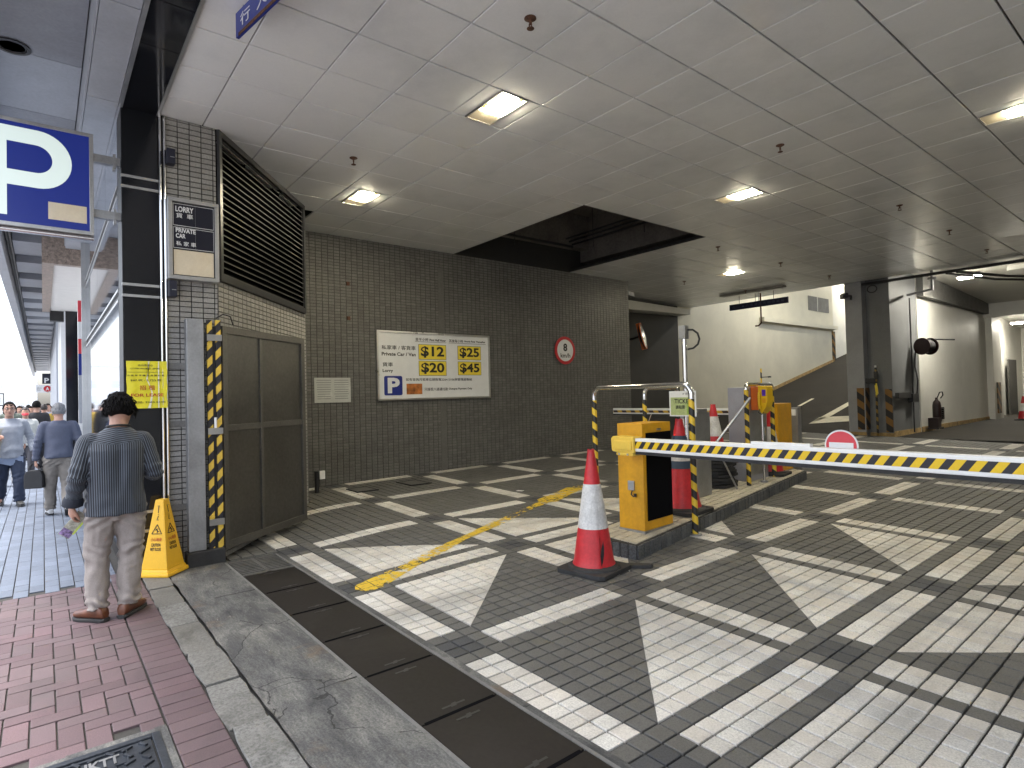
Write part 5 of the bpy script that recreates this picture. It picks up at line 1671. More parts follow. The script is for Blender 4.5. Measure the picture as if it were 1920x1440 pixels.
for v0, v1 in ((.29, .485), (.50, .705)):
    csq(.042, W_-.042, v0, v1, mt['signwhite'], 'white_border')
    csq(.046, W_-.046, v0+.004, v1-.004, mt['navy'], 'dark_panel', .001)
    csq(.2255, .2265, v0+.004, v1-.004, mt['steel_dull'], 'divider', .0025)
LU = ((0, 1, 0), (0, 0, 1))
def cst(b_, cu, cv, w, h, bold=.02): lettering(b_, (-.014, 0, 0), *LU, cu, cv, w, h, mt['signwhite'], cs, bold)
cst('LORRY', .137, .655, .15, .052, .03)
cst('貨  車', .137, .595, .14, .046)
cst('PRIVATE', .145, .457, .165, .042, .03)
cst('CAR', .103, .405, .08, .042, .03)
cst('私 家 車', .147, .335, .165, .042)
for zc, h_, lab in ((3.80, .14, 'small black box high on the tiled pillar above the LORRY sign'), (2.57, .15, 'small black box on the tiled pillar below the LORRY sign')):
    o = MB().span((-6.20, .905, zc-h_/2), (-6.11, .975, zc+h_/2)).build('alarm_box', mt['signdark'], bevel=.01)
    tag(o, lab, 'alarm box')
    MB().span((-6.109, .93, zc-h_*.1), (-6.106, .965, zc-h_*.06)).build('box_seam', mt['steel_dull'], o)
# ------------------------------------------------------------------ hanging P sign over the pavement
ps = empty('parking_light_sign', (-6.16, -.10, 2.98), 0, 'large lit blue P sign bracketed out from the black pillar', 'parking sign')
mt['plit'] = emit('lit white acrylic', (.80, .95, .90), .10, (.50, .56, .55))
mt['blit'] = emit('lit blue acrylic', (.012, .03, .30), .07, (.010, .02, .13))
PW0, PW1, PH = -.60, .455, .88
MB().span((-.16, PW0, 0), (-.006, PW1, PH)).build('sign_box', mt['alu'], ps)
fr_ = MB()
fr_.span((-.006, PW0, 0), (.006, PW1, .03)).span((-.006, PW0, PH-.03), (.006, PW1, PH)).span((-.006, PW0, .03), (.006, PW0+.03, PH-.03)).span((-.006, PW1-.03, .03), (.006, PW1, PH-.03))
fr_.build('sign_frame', mt['alu'], ps, bevel=.003)
panel_on((-.006, 0, 0), (0, 1, 0), (0, 0, 1), (PW0+PW1)/2, PH/2, PW1-PW0-.06, PH-.06, mt['blit'], ps, 'blue_face', .003)
# letter P: stem and bowl as one outline
def bowl(cx, cy, rx, ry, t0, t1, n): return [(cx+rx*math.cos(t0+(t1-t0)*i/n), cy+ry*math.sin(t0+(t1-t0)*i/n)) for i in range(n+1)]
PX0, PXS, PB, PT = -.31, -.115, .085, .815
outer = bowl(.08, .575, .225, .24, -PI/2, PI/2, 20)
inner = bowl(.065, .575, .11, .115, -PI/2, PI/2, 20)
pm = MB()
nn_ = len(outer)
O_ = Vector((-.003, 0, 0))
ring_o = [(PXS, .335)]+outer+[(PXS, PT)]
ring_i = [(PXS, .46)]+inner+[(PXS, .69)]
vs, fs = [], []
for (a, b_) in zip(ring_o, ring_i):
    vs += [(0, a[0], a[1]), (0, b_[0], b_[1])]
for i in range(len(ring_o)-1):
    fs.append((2*i, 2*i+2, 2*i+3, 2*i+1))
b0 = len(vs)
vs += [(0, PX0, PB), (0, PXS, PB), (0, PXS, PT), (0, PX0, PT)]
fs.append((b0, b0+1, b0+2, b0+3))
me = bpy.data.meshes.new('letter_p')
me.from_pydata(vs, [], fs)
me.materials.append(mt['plit'])
link_mesh('letter_p', me, ps, (-.0015, 0, 0))
panel_on((-.003, 0, 0), (0, 1, 0), (0, 0, 1), .275, .165, .26, .145, mt['beige'], ps, 'blank_label', .003)
MB().tube([(-.05, PW0, -.02), (-.05, PW1, -.02)], .022, 10).build('neon_tube', mt['chrome'], ps, True)
for zc in (.70, .21):
    MB().span((-.11, PW1, zc-.035), (-.05, .655, zc+.035)).build('bracket_arm', mt['steel_dull'], ps)
    MB().span((-.12, .60, zc-.075), (-.04, .62, zc+.06)).build('bracket_plate', mt['steel_dull'], ps)
# blue ceiling sign cut off at the top of the picture
cs2 = empty('ceiling_sign', (-4.24, 1.06, CZ-.02), R(10), 'blue hanging direction sign with rusty lower edge at the top of the picture', 'sign')
MB().span((0, -.01, -.17), (1.2, .01, 0)).build('sign_board', mt['signblue'], cs2)
MB().span((.04, -.012, -.172), (1.2, -.008, -.150)).build('rusty_edge', mt['rust'], cs2)
lettering('行  人 出 口', (0, -.011, 0), (1, 0, 0), (0, 0, 1), .45, -.08, .75, .09, mt['signwhite'], cs2, .01)
MB().tube([(.1, 0, 0), (.1, 0, .1)], .006, 6).tube([(1.0, 0, 0), (1.0, 0, .1)], .006, 6).build('hanger', mt['steel_dull'], cs2)
# ------------------------------------------------------------------ signs on the back wall
U, V_ = (0, 1, 0), (0, 0, 1)
tb = empty('tariff_board', (-9.13, 4.40, 1.48), 0, 'white parking tariff board with yellow price panels on the tiled wall', 'sign board')
BW, BH = 2.37, 1.20
fr_ = MB()
fr_.span((-.03, 0, 0), (.03, BW, .035)).span((-.03, 0, BH-.035), (.03, BW, BH)).span((-.03, 0, .035), (.03, .035, BH-.035)).span((-.03, BW-.035, .035), (.03, BW, BH-.035))
fr_.build('board_frame', mt['steel'], tb, bevel=.004)
MB().span((-.03, .035, .035), (.012, BW-.035, BH-.035)).build('board_face', mt['signwhite'], tb)
IW, IH = BW-.07, BH-.07
def bu(u): return .035+u*IW
def bv_(v): return .035+(1-v)*IH
def bt(txt, u0, u1, v, h, m='ink', bold=0.0, pr=.012): lettering(txt, (pr, 0, 0), U, V_, bu((u0+u1)/2), bv_(v), (u1-u0)*IW, h*IH, mt[m], tb, bold)
def bp(u0, u1, v0, v1, m, nm, pr=.012, t=.003): return panel_on((pr, 0, 0), U, V_, bu((u0+u1)/2), bv_((v0+v1)/2), (u1-u0)*IW, (v1-v0)*IH, mt[m] if isinstance(m, str) else m, tb, nm, t)
bt('首半小時', .31, .425, .083, .05, bold=.006)
bt('First Half Hour', .435, .585, .085, .038, bold=.035)
bp(.308, .588, .117, .122, 'ink', 'rule')
bt('其後每小時', .615, .75, .083, .05, bold=.006)
bt('Hourly Rate Thereafter', .76, .975, .085, .038, bold=.035)
bp(.612, .978, .117, .122, 'ink', 'rule')
bt('私家車 / 客貨車', .025, .31, .225, .068, bold=.006)
bt('Private Car / Van', .025, .31, .325, .055, bold=.03)
bt('貨車', .03, .115, .485, .065, bold=.006)
bt('Lorry', .03, .115, .585, .06, bold=.03)
for (u0, u1, v0, v1, s_) in ((.335, .585, .16, .40, '$12'), (.695, .925, .16, .39, '$25'), (.335, .585, .42, .655, '$20'), (.695, .925, .42, .645, '$45')):
    bp(u0, u1, v0, v1, 'ink', 'panel_border', .012, .002)
    bp(u0+.003, u1-.003, v0+.006, v1-.006, 'signyellow', 'price_panel', .0135, .002)
    lettering(s_, (.0155, 0, 0), U, V_, bu((u0+u1)/2), bv_((v0+v1)/2), (u1-u0)*IW*.84, (v1-v0)*IH*.76, mt['ink'], tb, .03)
rp_ = []
for (cx, cy, a) in ((1, 1, 0), (0, 1, 1), (0, 0, 2), (1, 0, 3)):
    for k in range(5):
        w = a*PI/2+k*PI/8
        rp_.append((bu(.04)+.03+cx*(.15*IW-.06)+.03*math.cos(w), bv_(.955)+.03+cy*(.295*IH-.06)+.03*math.sin(w)))
MB().prism(rp_, (.012, 0, 0), U, V_, (.003, 0, 0)).build('parking_badge', mt['signblue'], tb)
lettering('P', (.015, 0, 0), U, V_, bu(.118), bv_(.805), .10*IW, .235*IH, mt['signwhite'], tb, .04)
bt('如有查詢月租車位請致電2264 5106與管理處聯絡', .22, .83, .715, .045, bold=.006)
mt['octo'] = surf('orange brown photo print', (.42, .14, .03), .4, 0, var=.7, scale=4, fine=12)
bp(.225, .36, .78, .945, mt['octo'], 'photo_print')
bt('只接受八達通付款', .38, .595, .87, .05, bold=.006)
bt('Octopus Payment Only', .602, .83, .87, .042, bold=.035)
sd_ = empty('speed_sign', (-9.14, 8.82, 2.46), 0, 'round red ringed 8 km/h speed limit sign on the tiled wall', 'speed sign')
XR = Matrix(((0, 0, 1), (1, 0, 0), (0, 1, 0)))
MB().lathe([(.30, 0), (.30, .012)], 48, (0, 0, 0), XR).build('red_ring', mt['signred'], sd_)
MB().lathe([(.235, .012), (.235, .0145)], 48, (0, 0, 0), XR).build('white_disc', mt['signwhite'], sd_)
lettering('8', (.0145, 0, 0), U, V_, 0, .065, .12, .17, mt['ink'], sd_, .04)
lettering('km/h', (.0145, 0, 0), U, V_, 0, -.11, .29, .095, mt['ink'], sd_, .02)
pn = empty('paper_notice', (-9.152, 3.34, 1.47), 0, 'pale printed notice in a clear sleeve low on the tiled wall', 'notice')
panel_on((0, 0, 0), U, V_, .30, .20, .60, .40, mt['sleeve'], pn, 'notice_sheet', .004)
gl_ = plain('grey print', (.22, .23, .22), .6)
for cu in (.155, .445):
    for k in range(9):
        panel_on((.004, 0, 0), U, V_, cu, .36-k*.037, .25-.05*random.random(), .012, gl_, pn, 'text_line', .0008)
# lease poster on the black pillar
lp = empty('lease_poster', (-6.172, .578, 1.475), 0, 'creased yellow FOR LEASE poster taped to the black pillar', 'poster')
mt['posteryel'] = surf('yellow poster paper', (.78, .70, .03), .45, 0, var=.05, scale=9)
mt['postertape'] = surf('glossy tape crease', (.78, .78, .62), .12, 0, var=.05)
pw, phh = .312, .425
nx_, ny_ = 14, 18
vs = [(.004*mnoise.noise((i*.5, j*.35, 3))+.004*abs(math.sin(i*.8)), pw*i/nx_+.002*math.sin(j), phh*j/ny_) for j in range(ny_+1) for i in range(nx_+1)]
fs = [(j*(nx_+1)+i, j*(nx_+1)+i+1, (j+1)*(nx_+1)+i+1, (j+1)*(nx_+1)+i) for j in range(ny_) for i in range(nx_)]
me = bpy.data.meshes.new('poster_sheet')
me.from_pydata(vs, [], fs)
me.materials.append(mt['posteryel'])
me.polygons.foreach_set('use_smooth', [True]*len(me.polygons))
link_mesh('poster_sheet', me, lp)
def pt_(s_, u, v, w, h, m='ink', b_=.01): lettering(s_, (.011, 0, 0), U, V_, u*pw, v*phh, w*pw, h*phh, mt[m], lp, b_)
pt_('信州集中心', .46, .91, .38, .042)
pt_('CITYREN HANSMAN CENTRE', .45, .84, .72, .028, b_=.02)
panel_on((.0095, 0, 0), U, V_, .47*pw, .765*phh, .9*pw, .003, mt['ink'], lp, 'rule', .0008)
pt_('中 座 寫 字 樓 及 商 舖 出 租', .47, .695, .92, .036)
pt_('947 呎 - 5,723 呎', .47, .59, .76, .05, b_=.02)
pt_('招 租', .50, .435, .38, .10, 'redink', .02)
pt_('FOR LEASE', .50, .28, .80, .065, 'redink', .02)
pt_('電話: 2264 5106', .55, .13, .80, .045, b_=.02)
for a in (((.52, 1.0), (.56, 1.0), (.52, .78), (.47, .62), (.57, .44), (.60, .32), (.56, .12), (.50, .0), (.58, .0), (.62, .2), (.63, .34), (.56, .5), (.51, .62), (.53, .78)), ((.765, 0), (.795, 0), (.80, 1), (.77, 1))):
    MB().prism([(p[0]*pw, p[1]*phh) for p in a], (.0115, 0, 0), U, V_, (.0006, 0, 0)).build('tape_crease', mt['postertape'], lp)
# hanging blue sign and diffuser at the back
hb = empty('hanging_sign', (-9.18, 15.5, 3.80), 0, 'long dark blue sign hanging from rods before the cream ramp wall', 'sign')
MB().span((0, -.02, 0), (1.70, .02, .165)).build('sign_board', mt['navy2'] if 'navy2' in mt else plain('night blue', (.008, .010, .035), .5), hb)
lettering('出 口  ▲ 八 達 通 及 各 層 停 車 場', (0, -.021, 0), (1, 0, 0), (0, 0, 1), .85, .085, 1.5, .075, plain('faded sign lettering', (.06, .07, .12), .6), hb)
hr = MB()
for xx in (.30, .78, .88, 1.30): hr.tube([(xx, 0, .165), (xx, 0, CZ-3.80)], .007, 6)
hr.build('hanger_rod', mt['blackmetal'], hb)
o = MB().span((-9.1, 14.85, CZ-.05), (-7.3, 15.05, CZ-.004)).build('ceiling_trunking', mt['recess'])
tag(o, 'shallow grey trunking on the ceiling above the blue hanging sign', 'trunking')
o = MB().tube([(-8.25, 15.5, CZ-.02), (-8.25, 15.5, 3.35), (-8.33, 15.5, 3.28), (-8.42, 15.5, 3.28)], .022, 8).build('drop_pipe', mt['rust'], None, True)
tag(o, 'thin drop pipe hooking below the blue hanging sign', 'pipe')
# convex mirror, duct and small camera by the dark recess
cm = empty('convex_mirror', (-10.0, 12.55, 3.02), 0, 'round convex traffic mirror with orange rim seen edge on in the dark recess', 'mirror')
rt_ = Matrix.Rotation(R(30), 3, 'Z') @ Matrix.Rotation(R(78), 3, 'Y')
MB().lathe([(.0, -.08), (.18, -.07), (.33, -.02), (.35, 0)], 28, (0, 0, 0), rt_).build('mirror_back', mt['black'], cm, True)
MB().lathe([(.35, 0), (.365, .012), (.36, .03), (.34, .03)], 28, (0, 0, 0), rt_).build('mirror_rim', mt['orange'], cm, True)
MB().lathe([(.345, .028), (.25, .055), (.12, .075), (.0, .08)], 28, (0, 0, 0), rt_).build('mirror_face', mt['chrome'], cm, True)
MB().prism([(-.03, -.36), (.03, -.36), (.05, .36), (-.05, .36)], (0, 0, 0), rt_ @ Vector((0, 1, 0)), rt_ @ Vector((1, 0, 0)), rt_ @ Vector((0, 0, -.10))).build('mirror_hood', mt['orange'], cm)
MB().tube([(-.06, -.02, 0), (-.30, -.05, -.05), (-1.0, -.3, -.1)], .03, 8).build('mirror_arm', mt['blackmetal'], cm, True)
o = MB().prism([(11.0, 3.80), (15.6, 3.88), (15.6, 4.02), (11.0, 4.12)], (-11.0, 0, 0), (0, 1, 0), (0, 0, 1), (.45, 0, 0)).build('white_duct', mt['whitewall2'])
tag(o, 'white boxed duct under the ceiling above the dark recess', 'duct')
ck = empty('security_camera', (-9.3, 11.05, 3.86), 0, 'small grey camera at the end of the mosaic wall under the ceiling', 'camera')
MB().box((.05, .1, .05), (.12, .32, .10), .25).build('camera_body', mt['steel_dull'], ck, bevel=.01)
MB().tube([(0, 0, -.15), (0, .04, 0)], .02, 8).lathe([(.04, -.2), (.04, -.12)], 10).build('camera_arm', mt['steel_dull'], ck)
ck = empty('security_camera', (-6.28, 16.2, 3.86), 0, 'black bullet camera on the upper left corner of the far column', 'camera')
MB().box((-.06, -.08, 0), (.13, .30, .12), R(35)).build('camera_body', mt['black'], ck, bevel=.02)
MB().tube([(.05, .05, -.1), (.05, .08, 0), (-.02, 0, 0)], .025, 8).build('camera_arm', mt['black'], ck)
o = MB().tube([(-5.83+.11*math.cos(t*PI/8), 16.53, 4.00+.09*math.sin(t*PI/8)) for t in range(17)], .014, 6).build('cable_coil', mt['blackmetal'], None, True)
tag(o, 'coil of black cable under the ceiling on the column', 'cable')
# column fittings
o = empty('intercom_post', (-5.78, 16.42, .24), 0, 'dark striped post with a black box and yellow cord before the column', 'post')
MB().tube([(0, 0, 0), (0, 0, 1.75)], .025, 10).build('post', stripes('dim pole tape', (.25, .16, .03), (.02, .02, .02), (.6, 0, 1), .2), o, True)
MB().box((-.11, -.01, 1.42), (.22, .12, .12)).build('black_box', mt['black'], o, bevel=.01)
MB().box((0, 0, 1.55), (.07, .08, .2)).build('black_head', mt['black'], o, bevel=.01)
MB().lathe([(.026, 1.75), (.022, 1.80), (.0, 1.81)], 10).build('white_tip', mt['white'], o)
MB().tube([(.02, -.05, 1.35), (.05, -.06, 1.1), (.02, -.05, 1.05), (.0, -.05, 1.3)], .02, 8).build('yellow_cord', mt['signyellow'], o, True)
o = empty('power_box', (-5.40, 16.95, 1.20), 0, 'black cable tray box on the right face of the column', 'box')
MB().span((0, -.42, 0), (.08, .45, .14)).build('tray', mt['blackmetal'], o)
MB().span((0, .45, -.12), (.12, .85, .10)).build('tray_end', mt['blackmetal'], o)
MB().tube([(.03, .75, .1), (.03, .75, 2.6)], .018, 8).tube([(.06, .95, .1), (.08, .98, .45), (.05, .9, .8), (.06, .95, 1.25)], .016, 8).tube([(.03, .75, -.1), (.03, .75, -.9)], .018, 8).build('conduits', mt['blackmetal'], o, True)
hr_ = empty('hose_reel', (-5.10, 17.9, 2.52), 0, 'dark red hose reel bracketed to the right of the column', 'hose reel')
RY = Matrix(((0, 0, 1), (0, 1, 0), (-1, 0, 0)))
rr_ = Matrix.Rotation(R(70), 3, 'Z') @ RY
MB().lathe([(.22, 0), (.22, .02)], 26, rr_ @ Vector((0, 0, -.16)), rr_).lathe([(.22, 0), (.22, .02)], 26, rr_ @ Vector((0, 0, .14)), rr_).build('reel_disc', surf('dark red enamel', (.022, .006, .005), .4), hr_)
MB().lathe([(.16, -.14), (.175, -.05), (.165, .0), (.175, .05), (.16, .14)], 26, (0, 0, 0), rr_).build('hose', mt['rubber'], hr_, True)
MB().tube([(-.28, .1, 0), (0, 0, 0)], .03, 8).tube([(.05, .1, .18), (.45, .65, .16)], .02, 8).build('reel_bracket', mt['blackmetal'], hr_)
fe = empty('fire_extinguisher', (-5.18, 18.75, .33), 0, 'dark red fire extinguisher with a looped hose on a black stand by the wall', 'fire extinguisher')
mt['extred'] = surf('dark extinguisher red', (.014, .005, .005), .4)
MB().lathe([(.0, .18), (.09, .18), (.10, .22), (.10, .62), (.085, .72), (.035, .78), (.03, .84), (.0, .84)], 18, (0, .1, 0)).build('cylinder_body', mt['extred'], fe, True)
MB().tube([(.02, .1, .84), (.06, .16, .98), (.10, .24, .99), (.10, .28, .90), (.06, .22, .82)], .014, 8).build('hose_loop', mt['rubber'], fe, True)
MB().span((-.12, -.22, .03), (.10, .06, .30)).build('red_box', mt['extred'], fe)
MB().span((-.13, -.24, 0), (.12, -.2, .03)).span((-.13, .16, 0), (.12, .2, .03)).span((-.13, -.24, .031), (-.1, .2, .05)).span((.09, -.24, .031), (.12, .2, .05)).build('stand', mt['blackmetal'], fe)
vg = empty('vent_grille', (-5.385, 19.98, .70), 0, 'small dark vent grille low on the long white wall', 'vent')
MB().span((0, -.22, -.17), (.012, .22, .17)).build('grille_back', mt['blackpanel'], vg)
gsl = MB().span((.012, -.21, -.012), (.022, .21, .012)).mesh('slat', mt['blackmetal'])
for k in range(6): link_mesh('slat', gsl, vg, (0, 0, -.135+k*.054))
# ------------------------------------------------------------------ wet floor cone
ws = empty('wet_floor_sign', (-6.06, .825, .008), R(-43), 'yellow four sided wet floor cone beside the tiled pillar', 'wet floor sign')
mt['wetyel'] = surf('yellow caution plastic', (.80, .46, .02), .4, 0, var=.05, scale=5)
def taper(b_, t_, z0, z1, nm, m, bev):
    vs = [(sx*b_, sy*b_, z0) for sx, sy in ((-1, -1), (1, -1), (1, 1), (-1, 1))]+[(sx*t_, sy*t_, z1) for sx, sy in ((-1, -1), (1, -1), (1, 1), (-1, 1))]
    return MB().add(vs, [(3, 2, 1, 0), (4, 5, 6, 7), (0, 1, 5, 4), (1, 2, 6, 5), (2, 3, 7, 6), (3, 0, 4, 7)]).build(nm, m, ws, bevel=bev)
taper(.150, .146, 0, .032, 'cone_foot', mt['wetyel'], .012)
taper(.134, .124, .030, .058, 'cone_step', mt['wetyel'], .008)
WB, WT, WZ0, WZ1 = .120, .038, .055, .655
taper(WB, WT, WZ0, WZ1, 'cone_body', mt['wetyel'], .010)
sl_ = math.atan2(WB-WT, WZ1-WZ0)
for ang in (0, PI/2):
    rm = Matrix.Rotation(ang, 3, 'Z')
    nrm = rm @ Vector((math.cos(sl_), 0, math.sin(sl_)))
    vdir = rm @ Vector((-math.sin(sl_), 0, math.cos(sl_)))
    udir = vdir.cross(nrm)
    base = rm @ Vector((WB, 0, WZ0))
    # faces +X (ang 0) and +Y (ang 90)
    def wt(s_, v, w, h, m, b_=.01): lettering(s_, base, udir, vdir, 0, v, w, h, mt[m], ws, b_, proud=.002)
    wt('CAUTION', .215, .085, .028, 'ink', .03)
    wt('WET FLOOR', .178, .10, .028, 'ink', .03)
    wt('小心地滑', .262, .10, .032, 'redink')
    tri = MB()
    def P2(a, b_): return base+udir*a+vdir*b_+nrm*.002
    for (p, q) in (((-.045, .31), (.045, .31)), ((.045, .31), (0, .39)), ((0, .39), (-.045, .31))):
        tri.bar(P2(*p), P2(*q), .006, .002, nrm)
    for (p, q, w_) in (((-.006, .352), (.006, .335), .010), ((.006, .335), (.022, .328), .006), ((.006, .335), (.004, .318), .006), ((-.004, .350), (-.016, .340), .005), ((-.002, .352), (.012, .352), .005)):
        tri.bar(P2(*p), P2(*q), w_, .002, nrm)
    tri.lathe([(.006, 0), (.006, .002)], 10, P2(-.012, .362))
    tri.bar(P2(0, .49), P2(0, .545), .005, .002, nrm).lathe([(.010, 0), (.010, .002)], 10, P2(0, .55))
    tri.bar(P2(-.012, .43), P2(.012, .43), .004, .002, nrm).bar(P2(-.006, .435), P2(.004, .465), .005, .002, nrm).lathe([(.005, 0), (.005, .002)], 8, P2(.003, .475))
    tri.build('caution_symbol', mt['ink'], ws)
# ------------------------------------------------------------------ people
def loft(mb, rings, n=20):
    """rings: (centre, axis a, axis b, ra, rb[, squareness])"""
    vs, fs = [], []
    for rg in rings:
        c, a, b_, ra, rb = rg[:5]
        sq = rg[5] if len(rg) > 5 else 1.0
        c, a, b_ = Vector(c), Vector(a), Vector(b_)
        for k in range(n):
            w = 2*PI*k/n
            cx, sx = math.cos(w), math.sin(w)
            if sq != 1.0:
                cx = math.copysign(abs(cx)**sq, cx)
                sx = math.copysign(abs(sx)**sq, sx)
            vs.append(c+a*(ra*cx)+b_*(rb*sx))
    for i in range(len(rings)-1):
        for k in range(n):
            k2 = (k+1) % n
            fs.append((i*n+k, i*n+k2, (i+1)*n+k2, (i+1)*n+k))
    fs.append(tuple(range(n-1, -1, -1)))
    fs.append(tuple((len(rings)-1)*n+k for k in range(n)))
    mb.add(vs, fs)

def limb(mb, pts, rad, n=14, flat=None):
    """tapering limb through points; rad list of r or (r across, r fore-aft)"""
    pts = [Vector(p) for p in pts]
    # resample smoothly
    P_, R_ = [], []
    for i in range(len(pts)-1):
        m = 5
        for k in range(m):
            t = k/m
            p0 = pts[max(i-1, 0)]; p1 = pts[i]; p2 = pts[i+1]; p3 = pts[min(i+2, len(pts)-1)]
            lin = p1.lerp(p2, t)
            cat = .5*((2*p1)+(p2-p0)*t+(2*p0-5*p1+4*p2-p3)*t*t+(-p0+3*p1-3*p2+p3)*t**3)
            P_.append(lin.lerp(cat, .6))
            R_.append(rad[i]*(1-t)+rad[i+1]*t)
    P_.append(pts[-1]); R_.append(rad[-1])
    mb.tube(P_, R_, n)

def remesh(mb, vox, smooth=2, name='tmp'):
    me = bpy.data.meshes.new(name)
    me.from_pydata(mb.v, [], mb.f)
    bm = bmesh.new(); bm.from_mesh(me)
    bmesh.ops.recalc_face_normals(bm, faces=bm.faces)
    bm.to_mesh(me); bm.free()
    ob = bpy.data.objects.new(name, me)
    COL.objects.link(ob)
    md = ob.modifiers.new('r', 'REMESH')
    md.mode = 'VOXEL'
    md.voxel_size = vox
    if smooth:
        s_ = ob.modifiers.new('s', 'SMOOTH')
        s_.iterations = smooth
        s_.factor = .5
    dg = bpy.context.evaluated_depsgraph_get()
    out = bpy.data.meshes.new_from_object(ob.evaluated_get(dg))
    bpy.data.objects.remove(ob)
    bpy.data.meshes.remove(me)
    out.polygons.foreach_set('use_smooth', [True]*len(out.polygons))
    return out

def folds(me, fn):
    """push vertices along their normals by fn(co)"""
    n = len(me.vertices)
    co = np.empty(n*3); me.vertices.foreach_get('co', co); co = co.reshape(-1, 3)
    no = np.empty(n*3); me.vertices.foreach_get('normal', no); no = no.reshape(-1, 3)
    d = np.array([fn(Vector(c)) for c in co])
    co = co+no*d[:, None]
    me.vertices.foreach_set('co', co.ravel())
    me.update()

mt['skin'] = surf('skin', (.42, .235, .17), .5, 0, var=.10, scale=12, fine=80)
mt['hairblack'] = surf('black hair', (.0045, .004, .004), .8, 0, var=.4, scale=60, fine=200, spec=.15)
mt['hairgrey'] = surf('grey hair', (.17, .17, .175), .55, 0, var=.35, scale=60, fine=200)
mt['hairbrown'] = surf('dark brown hair', (.022, .015, .012), .5, 0, var=.4, scale=60)
mt['lip'] = plain('lips', (.30, .10, .085), .45)
mt['eyewhite'] = plain('eye white', (.6, .58, .55), .3)
mt['eyedark'] = plain('dark iris', (.012, .009, .008), .2)
_cl = {}
def cloth(col, rough=.85):
    k = tuple(col)
    if k not in _cl:
        _cl[k] = surf('cloth', col, rough, 0, var=.16, scale=7, fine=160, bump=.0008)
    return _cl[k]

def hand(mb, wrist, dirv, palm_n, side, curl=.5, s=1.0):
    """palm, four fingers of unequal length bent at the knuckles, thumb leaving the palm's side; side=+1 thumb to +across"""
    w = Vector(wrist); d = Vector(dirv).normalized(); n_ = Vector(palm_n).normalized()
    n_ = (n_-d*n_.dot(d)).normalized()
    ac = d.cross(n_)*side
    rings = []
    for t, ra, rb in ((0, .026, .019), (.02, .030, .017), (.05, .039, .016), (.085, .041, .014), (.098, .037, .010)):
        rings.append((w+d*t*s, ac, n_, ra*s, rb*s))
    loft(mb, rings, 14)
    for k, (off, L) in enumerate(((.030, .074), (.010, .084), (-.010, .078), (-.029, .060))):
        p = w+d*.088*s+ac*off*s
        a = curl*(.45+.08*k)
        pts = [p-d*.02*s, p]
        dd = d.copy()
        for seg in (.42, .32, .26):
            dd = (dd*math.cos(a)+n_*math.sin(a)).normalized()
            pts.append(pts[-1]+dd*L*seg*s)
            nn2 = (n_-dd*n_.dot(dd))
            n2 = nn2.normalized() if nn2.length > 1e-4 else n_
            d2 = dd
            a = curl*.75
            # rotate about ac
            dd = d2
        mb.tube(pts, [.0095*s, .0095*s, .009*s, .008*s, .0065*s], 8)
    p = w+d*.03*s+ac*.028*s
    td = (d*.75+ac*.55+n_*.35).normalized()
    td2 = (d*.9+ac*.15+n_*.4).normalized()
    mb.tube([p-td*.012*s, p+td*.035*s, p+td*.035*s+td2*.028*s, p+td*.035*s+td2*.048*s], [.014*s, .0115*s, .010*s, .007*s], 8)

def head_geo(mb, c, fwd, upv, s=1.0):
    """skull with jaw, nose, ears; c = middle of head, height about .23"""
    c = Vector(c); f = Vector(fwd).normalized(); u = Vector(upv).normalized()
    f = (f-u*f.dot(u)).normalized()
    r = f.cross(u)
    def at(x, y, z): return c+r*(x*s)+f*(y*s)+u*(z*s)
    rings = []
    for z, w, dp, off in ((-.122, .030, .030, .052), (-.108, .046, .050, .040), (-.085, .058, .072, .020), (-.05, .067, .086, .008), (-.01, .073, .094, .002), (.03, .076, .098, -.002), (.07, .070, .090, -.006), (.098, .052, .068, -.008), (.112, .028, .036, -.008)):
        rings.append((at(0, off, z), r, f, w*s, dp*s))
    loft(mb, rings, 22)
    # nose, brow, cheeks, ears
    loft(mb, [(at(0, .088, .012), r, f, .010*s, .010*s), (at(0, .098, -.015), r, f, .013*s, .014*s), (at(0, .104, -.034), r, f, .018*s, .016*s), (at(0, .094, -.046), r, f, .014*s, .010*s)], 10)
    loft(mb, [(at(-.045, .080, .026), f, u, .010*s, .006*s), (at(0, .094, .028), f, u, .008*s, .006*s), (at(.045, .080, .026), f, u, .010*s, .006*s)], 8)
    for sx in (-1, 1):
        loft(mb, [(at(sx*.070, -.006, -.045), r, f, .008*s, .012*s), (at(sx*.080, -.012, -.02), r, f, .009*s, .017*s), (at(sx*.084, -.016, .008), r, f, .008*s, .019*s), (at(sx*.078, -.012, .028), r, f, .006*s, .012*s)], 10)
        loft(mb, [(at(sx*.034, .066, -.06), r, f, .02*s, .014*s), (at(sx*.04, .068, -.03), r, f, .022*s, .016*s), (at(sx*.04, .066, -.005), r, f, .016*s, .012*s)], 8)
    return at

